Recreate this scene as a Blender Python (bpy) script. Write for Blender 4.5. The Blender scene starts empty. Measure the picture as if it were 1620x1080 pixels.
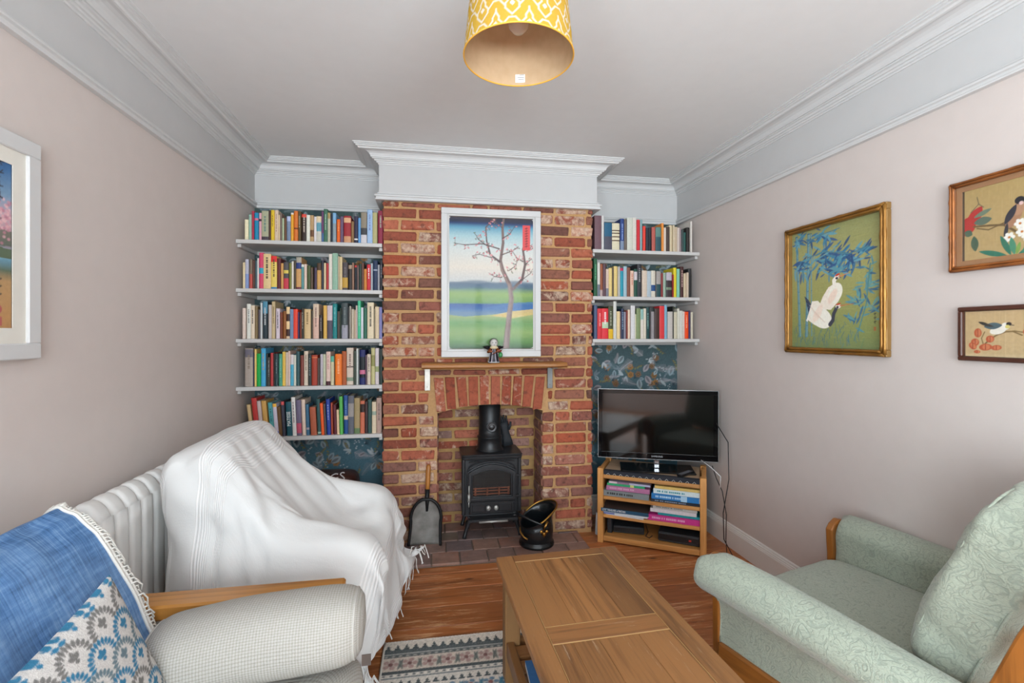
import bpy, bmesh, math, random
import numpy as np
from mathutils import Matrix, Vector, noise as mnoise

SC = bpy.context.scene
COL = SC.collection
R = math.radians
random.seed(7)

# ---------------------------------------------------------------- camera
cam_d = bpy.data.cameras.new('camera')
cam = bpy.data.objects.new('camera', cam_d)
COL.objects.link(cam)
cam.location = (0, 0, 1.37)
cam.rotation_euler = (R(90), 0, -math.atan(127 / 755))
cam_d.sensor_width = 36
cam_d.lens = 755 / 1620 * 36
cam_d.shift_y = -11 / 1620
cam_d.clip_start = .05
SC.camera = cam

# ---------------------------------------------------------------- world, daylight, exposure
w = bpy.data.worlds.new('sky'); SC.world = w; w.use_nodes = True
bg = w.node_tree.nodes['Background']
bg.inputs[0].default_value = (.93, .97, 1, 1)
bg.inputs[1].default_value = 2.2
def area_light(name, loc, rot, sx, sy, power, col=(1, 1, 1)):
    d = bpy.data.lights.new(name, 'AREA'); d.shape = 'RECTANGLE'
    d.size = sx; d.size_y = sy; d.energy = power; d.color = col
    o = bpy.data.objects.new(name, d); COL.objects.link(o)
    o.location = loc; o.rotation_euler = rot
    return o
# daylight arriving through the bay window behind the camera; unseen uplight added outside to brighten the ceiling
area_light('window_daylight', (.36, -2.62, 1.42), (R(90), 0, 0), 2.9, 1.85, 145, (.875, .998, 1.07))
area_light('added_uplight', (.36, -4.6, .02), (R(180), 0, 0), 6, 3.6, 1500, (.88, .998, 1.06))
# lamp behind an added, unseen side window, brightening the opposite wall
area_light('added_side_lamp', (-1.52, -1.35, 1.28), (R(90), 0, R(-90)), 1.2, 1.85, 125, (.875, .998, 1.07))
SC.view_settings.view_transform = 'Standard'
SC.view_settings.look = 'None'
SC.view_settings.gamma = 1
SC.view_settings.use_curve_mapping = False
SC.view_settings.exposure = 0.25
SC.cycles.use_denoising = True
SC.cycles.max_bounces = 14
SC.cycles.diffuse_bounces = 9
SC.cycles.transparent_max_bounces = 12
SC.cycles.caustics_reflective = False
SC.cycles.caustics_refractive = False
SC.cycles.sample_clamp_indirect = 6

# ---------------------------------------------------------------- helpers: colour, materials
def lin(h):
    v = [int(h[i:i + 2], 16) / 255 for i in (0, 2, 4)]
    return tuple(x / 12.92 if x <= .04045 else ((x + .055) / 1.055) ** 2.4 for x in v)
def C(h, k=1.0):
    return tuple(min(.9, x * k) for x in lin(h)) + (1,)

class NT:
    """Small node-tree writer."""
    def __init__(s, name):
        s.m = bpy.data.materials.new(name); s.m.use_nodes = True
        s.t = s.m.node_tree; s.b = s.t.nodes['Principled BSDF']
    def n(s, typ, **kw):
        nd = s.t.nodes.new(typ)
        for k, v in kw.items():
            if k.startswith('i_'):
                key = k[2:]
                key = int(key) if key.isdigit() else key.replace('_', ' ')
                if isinstance(v, bpy.types.NodeSocket): s.t.links.new(v, nd.inputs[key])
                else: nd.inputs[key].default_value = v
            else: setattr(nd, k, v)
        return nd
    def link(s, a, b): s.t.links.new(a, b)
    def set(s, **kw):
        for k, v in kw.items():
            k = k.replace('_', ' ')
            if isinstance(v, bpy.types.NodeSocket): s.link(v, s.b.inputs[k])
            else: s.b.inputs[k].default_value = v
    def coords(s, kind='Object', scale=(1, 1, 1), rand=False, rot=(0, 0, 0)):
        tc = s.n('ShaderNodeTexCoord')
        v = tc.outputs[kind]
        if rand:
            oi = s.n('ShaderNodeObjectInfo')
            mul = s.n('ShaderNodeMath', operation='MULTIPLY', i_0=oi.outputs['Random'], i_1=57.3)
            v = s.n('ShaderNodeVectorMath', operation='ADD', i_0=v, i_1=mul.outputs[0]).outputs[0]
        return s.n('ShaderNodeMapping', i_Vector=v, i_Scale=scale, i_Rotation=rot).outputs[0]
    def noise(s, vec, scale=5, detail=3, rough=.5, dist=0, out=0):
        return s.n('ShaderNodeTexNoise', i_Vector=vec, i_Scale=scale, i_Detail=detail, i_Roughness=rough, i_Distortion=dist).outputs[out]
    def ramp(s, fac, stops, interp='LINEAR'):
        r = s.n('ShaderNodeValToRGB', i_0=fac); e = r.color_ramp; e.interpolation = interp
        while len(e.elements) > len(stops): e.elements.remove(e.elements[-1])
        while len(e.elements) < len(stops): e.elements.new(1)
        for el, (p, c) in zip(e.elements, stops):
            el.position = p; el.color = c if len(c) == 4 else tuple(c) + (1,)
        return r.outputs[0]
    def mix(s, f, a, b, mode='MIX'):
        m = s.n('ShaderNodeMixRGB', blend_type=mode)
        for i, v in ((0, f), (1, a), (2, b)):
            if isinstance(v, bpy.types.NodeSocket): s.link(v, m.inputs[i])
            else: m.inputs[i].default_value = v
        return m.outputs[0]
    def math(s, op, a, b=0.0):
        m = s.n('ShaderNodeMath', operation=op)
        for i, v in ((0, a), (1, b)):
            if isinstance(v, bpy.types.NodeSocket): s.link(v, m.inputs[i])
            else: m.inputs[i].default_value = v
        return m.outputs[0]
    def bump(s, h, strength=.2, dist=.01):
        b = s.n('ShaderNodeBump', i_Height=h, i_Strength=strength, i_Distance=dist)
        s.link(b.outputs[0], s.b.inputs['Normal'])

MATS = {}
def plain(name, col, rough=.6, metal=0, var=.04, bump=0, bscale=60, spec=.5, k=1.0):
    """Principled colour with a slight procedural mottling."""
    if name in MATS: return MATS[name]
    t = NT(name); c = C(col, k) if isinstance(col, str) else col
    v = t.coords()
    n = t.noise(v, 14, 4)
    lo = tuple(x * (1 - var) for x in c[:3]) + (1,); hi = tuple(min(1, x * (1 + var)) for x in c[:3]) + (1,)
    t.set(Base_Color=t.ramp(n, [(.3, lo), (.7, hi)]), Roughness=rough, Metallic=metal)
    t.b.inputs['Specular IOR Level'].default_value = spec
    if bump: t.bump(t.noise(v, bscale, 3), bump, .004)
    MATS[name] = t.m
    return t.m
def wood(name, c1, c2, axis=0, sc=1.0, rough=.45, k=1.0, knots=False, wear=None, grain=.5, spread=(.78, 1.08), wearamt=.55, weart=.62, patch=(.45, .62)):
    if name in MATS: return MATS[name]
    t = NT(name)
    s = [22 * sc] * 3; s[axis] = 1.4 * sc
    v = t.coords(scale=tuple(s), rand=True)
    n1 = t.noise(v, 1.0, 5, .6, .8)
    s2 = [140 * sc] * 3; s2[axis] = 4 * sc
    n2 = t.noise(t.coords(scale=tuple(s2), rand=True), 1.0, 3, .6)
    f = t.math('ADD', t.math('MULTIPLY', n1, 1 - grain * .4), t.math('MULTIPLY', n2, grain * .4))
    col = t.ramp(f, [(.3, C(c2, k)), (.5, C(c1, k)), (.72, tuple(min(.9, x * 1.15) for x in C(c1, k)[:3]) + (1,))])
    oi = t.n('ShaderNodeObjectInfo')
    br = t.ramp(oi.outputs['Random'], [(0, (spread[0], spread[0] * .97, spread[0] * .94, 1)), (1, (spread[1], spread[1] * .985, spread[1] * .97, 1))])
    col = t.mix(1, col, br, 'MULTIPLY')
    if knots:
        kn = t.n('ShaderNodeTexVoronoi', i_Vector=t.coords(scale=(3.2, 9, 9) if axis == 0 else (9, 3.2, 9), rand=True), i_Scale=1.0).outputs['Distance']
        col = t.mix(t.ramp(kn, [(.05, (1, 1, 1, 1)), (.12, (0, 0, 0, 1))]), col, C('2A140A'))
    if wear:
        s3 = [60] * 3; s3[axis] = 5
        wn = t.noise(t.coords(scale=tuple(s3), rand=True), 1.0, 6, .75)
        big = t.noise(t.coords(scale=(4, 4, 4), rand=True), 1.0, 2)
        ff = t.math('MULTIPLY', t.ramp(wn, [(weart, (0, 0, 0, 1)), (weart + .08, (1, 1, 1, 1))]), t.ramp(big, [(patch[0], (0, 0, 0, 1)), (patch[1], (1, 1, 1, 1))]))
        col = t.mix(t.math('MULTIPLY', ff, wearamt), col, C(wear))
    t.set(Base_Color=col, Roughness=rough)
    t.bump(f, .12, .004)
    MATS[name] = t.m
    return t.m
def vcol(name, rough=.7, bump=0, bscale=300, spec=.4, k=1.0, rim=None):
    """Colour read from the mesh's own colour attribute (prints, book covers)."""
    if name in MATS: return MATS[name]
    t = NT(name)
    a = t.n('ShaderNodeVertexColor', layer_name='Col')
    col = a.outputs[0]
    n = t.noise(t.coords(), 90, 2)
    col = t.mix(1, col, t.ramp(n, [(.3, (.93 * k,) * 3 + (1,)), (.7, (1.04 * k,) * 3 + (1,))]), 'MULTIPLY')
    t.set(Base_Color=col, Roughness=rough)
    t.b.inputs['Specular IOR Level'].default_value = spec
    if bump: t.bump(t.noise(t.coords(), bscale, 2), bump, .003)
    MATS[name] = t.m
    return t.m
def glass(name, tint=(1, 1, 1), gloss=.04, soft=.02):
    """Thin clear pane: mostly see-through with a mirror-like surface sheen."""
    if name in MATS: return MATS[name]
    t = NT(name)
    tr = t.n('ShaderNodeBsdfTransparent', i_0=tint + (1,))
    gl = t.n('ShaderNodeBsdfGlossy', i_Roughness=soft)
    lw_ = t.n('ShaderNodeLayerWeight', i_Blend=.5)
    f = t.math('ADD', t.math('MULTIPLY', t.math('POWER', lw_.outputs['Facing'], 4.0), gloss * 2.5), gloss)
    nn = t.noise(t.coords(), 3, 2)
    f = t.math('MULTIPLY', f, t.ramp(nn, [(.2, (.95,) * 3 + (1,)), (.8, (1, 1, 1, 1))]))
    mx = t.n('ShaderNodeMixShader', i_0=f, i_1=tr.outputs[0], i_2=gl.outputs[0])
    t.link(mx.outputs[0], t.t.nodes['Material Output'].inputs[0])
    MATS[name] = t.m
    return t.m

# ---------------------------------------------------------------- helpers: objects
def tag(o, label=None, cat=None, group=None, kind=None):
    if label: o['label'] = label
    if cat: o['category'] = cat
    if group: o['group'] = group
    if kind: o['kind'] = kind
    return o
def thing(name, label, cat, loc=(0, 0, 0), rz=0, group=None):
    o = bpy.data.objects.new(name, None); COL.objects.link(o)
    o.empty_display_size = .05
    o.location = loc; o.rotation_euler = (0, 0, rz)
    return tag(o, label, cat, group)
def link(name, me, parent=None):
    o = bpy.data.objects.new(name, me); COL.objects.link(o)
    if parent: o.parent = parent
    return o

class MB:
    """Collects faces; build() links them as one mesh object."""
    def __init__(s, M=None):
        s.v = []; s.f = []; s.fm = []; s.fc = []; s.sm = []; s.uv = {}
        s.M = M or Matrix(); s.mi = 0; s.col = None; s.smooth = False
    def add(s, vs, fs, uv=None):
        b = len(s.v); M = s.M
        s.v += [tuple(M @ Vector(p)) for p in vs]
        for f in fs:
            if uv: s.uv[len(s.f)] = [uv[i] for i in f]
            s.f.append(tuple(b + i for i in f)); s.fm.append(s.mi); s.fc.append(s.col); s.sm.append(s.smooth)
        return s
    def box(s, x0, x1, y0, y1, z0, z1, b=0.0):
        if b <= 0:
            vs = [(x, y, z) for z in (z0, z1) for y in (y0, y1) for x in (x0, x1)]
            return s.add(vs, [(0, 2, 3, 1), (4, 5, 7, 6), (0, 1, 5, 4), (2, 6, 7, 3), (0, 4, 6, 2), (1, 3, 7, 5)])
        b = min(b, (x1 - x0) * .49, (y1 - y0) * .49, (z1 - z0) * .49)
        vs = []; idx = {}
        for iz, z in enumerate((z0, z1)):
            for iy, y in enumerate((y0, y1)):
                for ix, x in enumerate((x0, x1)):
                    sx, sy, sz = (1 if ix == 0 else -1), (1 if iy == 0 else -1), (1 if iz == 0 else -1)
                    idx[ix, iy, iz] = len(vs)
                    vs += [(x, y + sy * b, z + sz * b), (x + sx * b, y, z + sz * b), (x + sx * b, y + sy * b, z)]
        I = lambda ix, iy, iz, a: idx[ix, iy, iz] + a
        fs = []
        for ix in (0, 1):
            q = [I(ix, 0, 0, 0), I(ix, 1, 0, 0), I(ix, 1, 1, 0), I(ix, 0, 1, 0)]; fs.append(q if ix else q[::-1])
        for iy in (0, 1):
            q = [I(0, iy, 0, 1), I(1, iy, 0, 1), I(1, iy, 1, 1), I(0, iy, 1, 1)]; fs.append(q[::-1] if iy else q)
        for iz in (0, 1):
            q = [I(0, 0, iz, 2), I(1, 0, iz, 2), I(1, 1, iz, 2), I(0, 1, iz, 2)]; fs.append(q if iz else q[::-1])
        for iy in (0, 1):
            for iz in (0, 1): fs.append([I(0, iy, iz, 1), I(1, iy, iz, 1), I(1, iy, iz, 2), I(0, iy, iz, 2)])
        for ix in (0, 1):
            for iz in (0, 1): fs.append([I(ix, 0, iz, 0), I(ix, 1, iz, 0), I(ix, 1, iz, 2), I(ix, 0, iz, 2)])
        for ix in (0, 1):
            for iy in (0, 1): fs.append([I(ix, iy, 0, 0), I(ix, iy, 1, 0), I(ix, iy, 1, 1), I(ix, iy, 0, 1)])
        for ix in (0, 1):
            for iy in (0, 1):
                for iz in (0, 1): fs.append([I(ix, iy, iz, 0), I(ix, iy, iz, 1), I(ix, iy, iz, 2)])
        return s.add(vs, fs)
    def loft(s, rings, close=True, cap0=True, cap1=True, uv=False):
        n = len(rings[0]); vs = [p for r in rings for p in r]; fs = []; m = n if close else n - 1
        for i in range(len(rings) - 1):
            for j in range(m):
                a = i * n + j; b2 = i * n + (j + 1) % n
                fs.append((a, b2, b2 + n, a + n))
        if cap0: fs.append(tuple(range(n - 1, -1, -1)))
        if cap1: fs.append(tuple(range((len(rings) - 1) * n, len(rings) * n)))
        return s.add(vs, fs)
    def grid(s, fn, nu, nv, closeu=False):
        """fn(u, v) for u, v in 0..1, with UVs."""
        vs = []; uv = []
        for j in range(nv + 1):
            for i in range(nu + 1):
                vs.append(fn(i / nu, j / nv)); uv.append((i / nu, j / nv))
        fs = [(j * (nu + 1) + i, j * (nu + 1) + i + 1, (j + 1) * (nu + 1) + i + 1, (j + 1) * (nu + 1) + i) for j in range(nv) for i in range(nu)]
        return s.add(vs, fs, uv)
    def prism(s, pts, z0, z1, axis='z'):
        m = {'z': lambda p, q: (p[0], p[1], q), 'y': lambda p, q: (p[0], q, p[1]), 'x': lambda p, q: (q, p[0], p[1])}[axis]
        return s.loft([[m(p, z0) for p in pts], [m(p, z1) for p in pts]])
    def tube(s, pts, r, n=8, caps=True):
        pts = [Vector(p) for p in pts]; rs = r if isinstance(r, (list, tuple)) else [r] * len(pts)
        rings = []; up = Vector((.31, .17, .93))
        for i, p in enumerate(pts):
            d = (pts[min(i + 1, len(pts) - 1)] - pts[max(i - 1, 0)]).normalized()
            a = d.cross(up)
            if a.length < 1e-3: a = d.cross(Vector((1, 0, 0)))
            a.normalize(); b = d.cross(a); up = -b if False else up
            rings.append([tuple(p + rs[i] * (math.cos(t) * a + math.sin(t) * b)) for t in (2 * math.pi * k / n for k in range(n))])
        return s.loft(rings, True, caps, caps)
    def lathe(s, prof, n=24, cx=0, cy=0, caps=True):
        rings = [[(cx + r * math.cos(2 * math.pi * k / n), cy + r * math.sin(2 * math.pi * k / n), z) for k in range(n)] for r, z in prof]
        return s.loft(rings, True, caps, caps)
    def ball(s, c, rx, ry=None, rz=None, n=10, m=7):
        ry = ry or rx; rz = rz or rx
        rings = [[(c[0] + rx * math.sin(p) * math.cos(2 * math.pi * k / n), c[1] + ry * math.sin(p) * math.sin(2 * math.pi * k / n), c[2] - rz * math.cos(p)) for k in range(n)]
                 for p in (math.pi * (.04 + .92 * j / m) for j in range(m + 1))]
        return s.loft(rings)
    def mesh(s, mats, name='m'):
        me = bpy.data.meshes.new(name)
        me.from_pydata(s.v, [], s.f)
        for m in (mats if isinstance(mats, (list, tuple)) else [mats]): me.materials.append(m)
        me.polygons.foreach_set('material_index', s.fm)
        me.polygons.foreach_set('use_smooth', s.sm)
        if any(c is not None for c in s.fc):
            at = me.color_attributes.new('Col', 'FLOAT_COLOR', 'CORNER'); d = []
            for f, c in zip(s.f, s.fc): d += list(c or (.5, .5, .5, 1)) * len(f)
            at.data.foreach_set('color', d)
        if s.uv:
            ul = me.uv_layers.new(name='UVMap'); d = []
            for i, f in enumerate(s.f):
                for p in s.uv.get(i, [(0, 0)] * len(f)): d += p
            ul.data.foreach_set('uv', d)
        me.update()
        return me
    def build(s, name, mats, parent=None):
        return link(name, s.mesh(mats, name), parent)
def recalc(o):
    bm = bmesh.new(); bm.from_mesh(o.data); bmesh.ops.recalc_face_normals(bm, faces=bm.faces); bm.to_mesh(o.data); bm.free()
    return o
def bevel(o, wdt=.003, seg=2, angle=35):
    m = o.modifiers.new('soft_edges', 'BEVEL'); m.width = wdt; m.segments = seg; m.limit_method = 'ANGLE'; m.angle_limit = R(angle)
    return o
def subsurf(o, lv=2):
    m = o.modifiers.new('smooth', 'SUBSURF'); m.levels = lv; m.render_levels = lv
    return o
def Rz(a): return Matrix.Rotation(a, 4, 'Z')
def T(x, y, z): return Matrix.Translation((x, y, z))
def squircle(w, d, e=.5, n=24):
    out = []
    for k in range(n):
        t = 2 * math.pi * k / n; c, q = math.cos(t), math.sin(t)
        out.append((w * math.copysign(abs(c) ** e, c), d * math.copysign(abs(q) ** e, q)))
    return out
def pillow(mb, hx, hy, hz, ex=.35, n=36, m=20, wob=0.0, seed=0, M=None):
    """A stuffed cushion: flat superellipse, thick in the middle, thin at the rim (z is the thickness)."""
    old = mb.M
    if M: mb.M = old @ M
    def fn(u, v):
        th = 2 * math.pi * u; ph = math.pi * (v - .5)
        c, q = math.cos(th), math.sin(th)
        cp = max(math.cos(ph), 0); sp = math.sin(ph)
        rad = cp ** .45
        x = hx * rad * math.copysign(abs(c) ** ex, c); y = hy * rad * math.copysign(abs(q) ** ex, q)
        z = hz * math.copysign(abs(sp) ** .8, sp)
        if wob:
            d = wob * mnoise.noise(Vector((x * 9 + seed, y * 9, z * 9)))
            x += d; y += d * .7; z += d
        return (x, y, z)
    mb.smooth = True
    mb.grid(fn, n, m)
    mb.M = old
    return mb
def softbox(mb, hx, hy, hz, e1=.3, e2=.3, n=40, m=24, wob=0.0, seed=0, freq=7, M=None):
    """Superellipsoid block for upholstery."""
    old = mb.M
    if M: mb.M = old @ M
    pw = lambda a, e: math.copysign(abs(a) ** e, a)
    def fn(u, v):
        th = 2 * math.pi * u; ph = math.pi * (v - .5)
        c, q, cp, sp = math.cos(th), math.sin(th), math.cos(ph), math.sin(ph)
        p = Vector((hx * pw(cp, e1) * pw(c, e2), hy * pw(cp, e1) * pw(q, e2), hz * pw(sp, e1)))
        if wob: p += p.normalized() * wob * mnoise.noise(Vector((p.x * freq + seed, p.y * freq, p.z * freq)))
        return tuple(p)
    mb.smooth = True
    mb.grid(fn, n, m)
    mb.M = old
    return mb
def text_mesh(body, size, depth=.0004, align='CENTER', sx=1.0):
    cu = bpy.data.curves.new('lettering', 'FONT'); cu.body = body; cu.size = size; cu.extrude = depth
    cu.align_x = align; cu.align_y = 'CENTER'; cu.resolution_u = 2
    o = bpy.data.objects.new('lettering', cu); COL.objects.link(o)
    dg = bpy.context.evaluated_depsgraph_get()
    me = bpy.data.meshes.new_from_object(o.evaluated_get(dg), depsgraph=dg)
    bpy.data.objects.remove(o); bpy.data.curves.remove(cu)
    if sx != 1: me.transform(Matrix.Diagonal((sx, 1, 1, 1)))
    return me

# ---------------------------------------------------------------- flat prints painted into a fine mesh's colour attribute
class Canvas:
    def __init__(s, w, h, res):
        s.w, s.h = w, h; s.nx, s.ny = int(round(w / res)), int(round(h / res)); s.r = res
        s.x = (np.arange(s.nx + 1) * w / s.nx)[None, :]; s.y = (np.arange(s.ny + 1) * h / s.ny)[:, None]
        s.a = np.zeros((s.ny + 1, s.nx + 1, 3))
    def fill(s, h): s.a[:] = lin(h); return s
    def vgrad(s, stops):
        ys = s.y[:, 0] / s.h; cs = np.array([lin(c) for _, c in stops]); ps = [p for p, _ in stops]
        for k in range(3): s.a[:, :, k] = np.interp(ys, ps, cs[:, k])[:, None]
        return s
    def _win(s, x0, x1, y0, y1):
        i0 = max(0, int(x0 / s.w * s.nx) - 1); i1 = min(s.nx + 1, int(x1 / s.w * s.nx) + 3)
        j0 = max(0, int(y0 / s.h * s.ny) - 1); j1 = min(s.ny + 1, int(y1 / s.h * s.ny) + 3)
        return (i0, i1, j0, j1) if i1 > i0 and j1 > j0 else None
    def _put(s, wn, cov, col, al):
        i0, i1, j0, j1 = wn
        c = np.array(lin(col) if isinstance(col, str) else col)
        cov = (np.clip(cov, 0, 1) * al)[:, :, None]
        s.a[j0:j1, i0:i1] = s.a[j0:j1, i0:i1] * (1 - cov) + c * cov
    def ell(s, cx, cy, rx, ry, col, ang=0, al=1.0, soft=1.0):
        m = max(rx, ry) + s.r; wn = s._win(cx - m, cx + m, cy - m, cy + m)
        if not wn: return s
        X = s.x[:, wn[0]:wn[1]] - cx; Y = s.y[wn[2]:wn[3]] - cy; c, q = math.cos(ang), math.sin(ang)
        u = (X * c + Y * q) / rx; v = (-X * q + Y * c) / ry
        d = (1 - np.sqrt(u * u + v * v)) * min(rx, ry)
        s._put(wn, d / (s.r * soft) + .5, col, al); return s
    def stroke(s, pts, wd, col, al=1.0, w1=None):
        w1 = wd if w1 is None else w1; n = len(pts) - 1
        for k in range(n):
            (x0, y0), (x1, y1) = pts[k], pts[k + 1]
            r0 = wd + (w1 - wd) * k / n; r1 = wd + (w1 - wd) * (k + 1) / n; m = max(r0, r1) + s.r
            wn = s._win(min(x0, x1) - m, max(x0, x1) + m, min(y0, y1) - m, max(y0, y1) + m)
            if not wn: continue
            X = s.x[:, wn[0]:wn[1]]; Y = s.y[wn[2]:wn[3]]
            dx, dy = x1 - x0, y1 - y0; L = dx * dx + dy * dy + 1e-12
            t = np.clip(((X - x0) * dx + (Y - y0) * dy) / L, 0, 1)
            d = np.sqrt((X - x0 - t * dx) ** 2 + (Y - y0 - t * dy) ** 2)
            s._put(wn, (r0 + (r1 - r0) * t - d) / s.r + .5, col, al)
        return s
    def leaf(s, x0, y0, x1, y1, wd, col, al=1.0, vein=None):
        m = wd + s.r; wn = s._win(min(x0, x1) - m, max(x0, x1) + m, min(y0, y1) - m, max(y0, y1) + m)
        if wn:
            X = s.x[:, wn[0]:wn[1]]; Y = s.y[wn[2]:wn[3]]
            dx, dy = x1 - x0, y1 - y0; L = math.hypot(dx, dy) + 1e-9
            t = ((X - x0) * dx + (Y - y0) * dy) / L / L; p = np.abs((X - x0) * dy - (Y - y0) * dx) / L
            hw = wd * np.sin(np.pi * np.clip(t, 0, 1)) ** .75
            s._put(wn, np.where((t > 0) & (t < 1), (hw - p) / s.r + .5, 0), col, al)
        if vein: s.stroke([(x0, y0), (x0 + .9 * (x1 - x0), y0 + .9 * (y1 - y0))], s.r * .5, vein, .8)
        return s
    def poly(s, pts, col, al=1.0):
        xs = [p[0] for p in pts]; ys = [p[1] for p in pts]
        wn = s._win(min(xs), max(xs), min(ys), max(ys))
        if not wn: return s
        X = np.broadcast_to(s.x[:, wn[0]:wn[1]], (wn[3] - wn[2], wn[1] - wn[0])); Y = np.broadcast_to(s.y[wn[2]:wn[3]], X.shape)
        ins = np.zeros(X.shape, bool); n = len(pts)
        for k in range(n):
            (xa, ya), (xb, yb) = pts[k], pts[(k + 1) % n]
            if ya == yb: continue
            c = (ya > Y) != (yb > Y)
            ins ^= c & (X < (xb - xa) * (Y - ya) / (yb - ya) + xa)
        s._put(wn, ins.astype(float), col, al); return s
    def rect(s, x0, x1, y0, y1, col, al=1.0): return s.poly([(x0, y0), (x1, y0), (x1, y1), (x0, y1)], col, al)
    def noise(s, amt, seed=1, cell=1):
        rs = np.random.RandomState(seed)
        n = rs.rand((s.ny + 1) // cell + 2, (s.nx + 1) // cell + 2)
        n = np.kron(n, np.ones((cell, cell)))[:s.ny + 1, :s.nx + 1]
        s.a *= (1 + amt * (n - .5))[:, :, None]; return s
    def mesh(s, mat, fn=None, k=1.0, name='print', flip=False):
        """fn(x, y) arrays -> (X, Y, Z); default lies in local XZ facing -Y."""
        X, Y = np.meshgrid(s.x[0], s.y[:, 0]); X = X.ravel(); Y = Y.ravel()
        P = np.stack(fn(X, Y) if fn else (X, np.zeros_like(X), Y), 1)
        nx1 = s.nx + 1; i = np.arange(s.nx); j = np.arange(s.ny)[:, None]
        a = (j * nx1 + i).ravel(); F = np.stack([a, a + 1, a + nx1 + 1, a + nx1], 1)
        if flip: F = F[:, ::-1]
        me = bpy.data.meshes.new(name)
        me.vertices.add(len(P)); me.vertices.foreach_set('co', P.ravel().astype(np.float32))
        me.loops.add(F.size); me.loops.foreach_set('vertex_index', F.ravel().astype(np.int32))
        me.polygons.add(len(F)); me.polygons.foreach_set('loop_start', (np.arange(len(F)) * 4).astype(np.int32))
        me.polygons.foreach_set('loop_total', np.full(len(F), 4, np.int32))
        at = me.color_attributes.new('Col', 'FLOAT_COLOR', 'POINT')
        c = np.ones((len(P), 4)); c[:, :3] = np.clip(s.a.reshape(-1, 3) * k, 0, .9)
        at.data.foreach_set('color', c.ravel().astype(np.float32))
        me.materials.append(mat); me.polygons.foreach_set('use_smooth', np.ones(len(F), bool)); me.update(); me.validate()
        return me
# ================================================================ THE SETTING
XL, XR, YB, YR, ZC = -1.19, 1.91, 3.50, -2.30, 2.547
ZRAIL = 2.236
m_pink = plain('wall_paint', 'C9BFBA', .85, var=.015, k=1.0, bump=.05, bscale=120)
m_white = plain('white_paint', 'CACACA', .55, var=.01)
m_frieze = plain('frieze_paint', 'C0C0C0', .8, var=.012)
m_ceil = plain('ceiling_paint', 'D8D8D8', .9, var=.012)
m_gloss = plain('white_gloss', 'E0E0DE', .35, var=.01)

def struct(o): return tag(o, kind='structure')
def wall(name, boxes):
    mb = MB()
    for (x0, x1, y0, y1, z0, z1, mi) in boxes:
        mb.mi = mi; mb.box(x0, x1, y0, y1, z0, z1)
    return struct(mb.build(name, [m_pink, m_frieze]))
SY0, SY1, SZ0, SZ1 = -1.95, -.75, .36, 2.20  # opening for the added side window
wall('wall_left', [(XL - .12, XL, YR - .1, SY0, 0, ZRAIL + .02, 0), (XL - .12, XL, SY1, YB + .12, 0, ZRAIL + .02, 0), (XL - .12, XL, SY0, SY1, 0, SZ0, 0), (XL - .12, XL, SY0, SY1, SZ1, ZRAIL + .02, 0), (XL - .12, XL, YR - .1, YB + .12, ZRAIL + .02, ZC, 1)])
wall('wall_right', [(XR, XR + .12, YR - .1, YB + .12, 0, ZRAIL + .02, 0), (XR, XR + .12, YR - .1, YB + .12, ZRAIL + .02, ZC, 1)])
w_back = wall('wall_back', [(XL, XR, YB, YB + .12, 0, ZRAIL + .02, 0), (XL, XR, YB, YB + .12, ZRAIL + .02, ZC, 1)])
WX0, WX1, WZ0, WZ1 = -1.08, 1.80, .48, 2.36
wall('wall_rear', [(XL, WX0, YR - .1, YR, 0, ZC, 0), (WX1, XR, YR - .1, YR, 0, ZC, 0),
                   (WX0, WX1, YR - .1, YR, 0, WZ0, 0), (WX0, WX1, YR - .1, YR, WZ1, ZC, 0)])
struct(MB().box(XL - .12, XR + .12, YR - .1, YB + .12, ZC, ZC + .1).build('ceiling', m_ceil))

# bay window behind the camera, three lights
for i in range(3):
    x0 = WX0 + i * (WX1 - WX0) / 3; x1 = WX0 + (i + 1) * (WX1 - WX0) / 3
    mb = MB(); y0, y1 = YR - .08, YR - .02
    mb.box(x0, x0 + .06, y0, y1, WZ0, WZ1, .006).box(x1 - .06, x1, y0, y1, WZ0, WZ1, .006)
    mb.box(x0 + .06, x1 - .06, y0, y1, WZ0, WZ0 + .07, .006).box(x0 + .06, x1 - .06, y0, y1, WZ1 - .06, WZ1, .006)
    mb.box(x0 + .06, x1 - .06, y0 + .01, y1, 1.50, 1.55, .005)
    o = struct(mb.build('window_%d' % (i + 1), m_white))
    for z0, z1 in ((WZ0 + .07, 1.50), (1.55, WZ1 - .06)):
        MB().box(x0 + .06, x1 - .06, YR - .055, YR - .051, z0, z1).build('pane', glass('window_glass', gloss=.02), o)
mb = MB(); x0, x1 = XL - .09, XL - .03  # unseen side window, added to let more light onto the opposite wall
for a, b, c, d in ((SY0, SY0 + .06, SZ0, SZ1), (SY1 - .06, SY1, SZ0, SZ1), (SY0 + .06, SY1 - .06, SZ0, SZ0 + .07), (SY0 + .06, SY1 - .06, SZ1 - .06, SZ1), (SY0 + .06, SY1 - .06, 1.40, 1.45)): mb.box(x0, x1, a, b, c, d, .005)
o = struct(mb.build('window_4', m_white))
for z0, z1 in ((SZ0 + .07, 1.40), (1.45, SZ1 - .06)): MB().box(XL - .062, XL - .058, SY0 + .06, SY1 - .06, z0, z1).build('pane', glass('window_glass', gloss=.02), o)
struct(MB().box(WX0 - .05, WX1 + .05, YR - .1, YR + .12, WZ0 - .035, WZ0, .006).build('trim_3', m_white))
m_curt = plain('curtain_cloth', '4A4A50', .9, var=.08, bump=.2, bscale=200)
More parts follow.
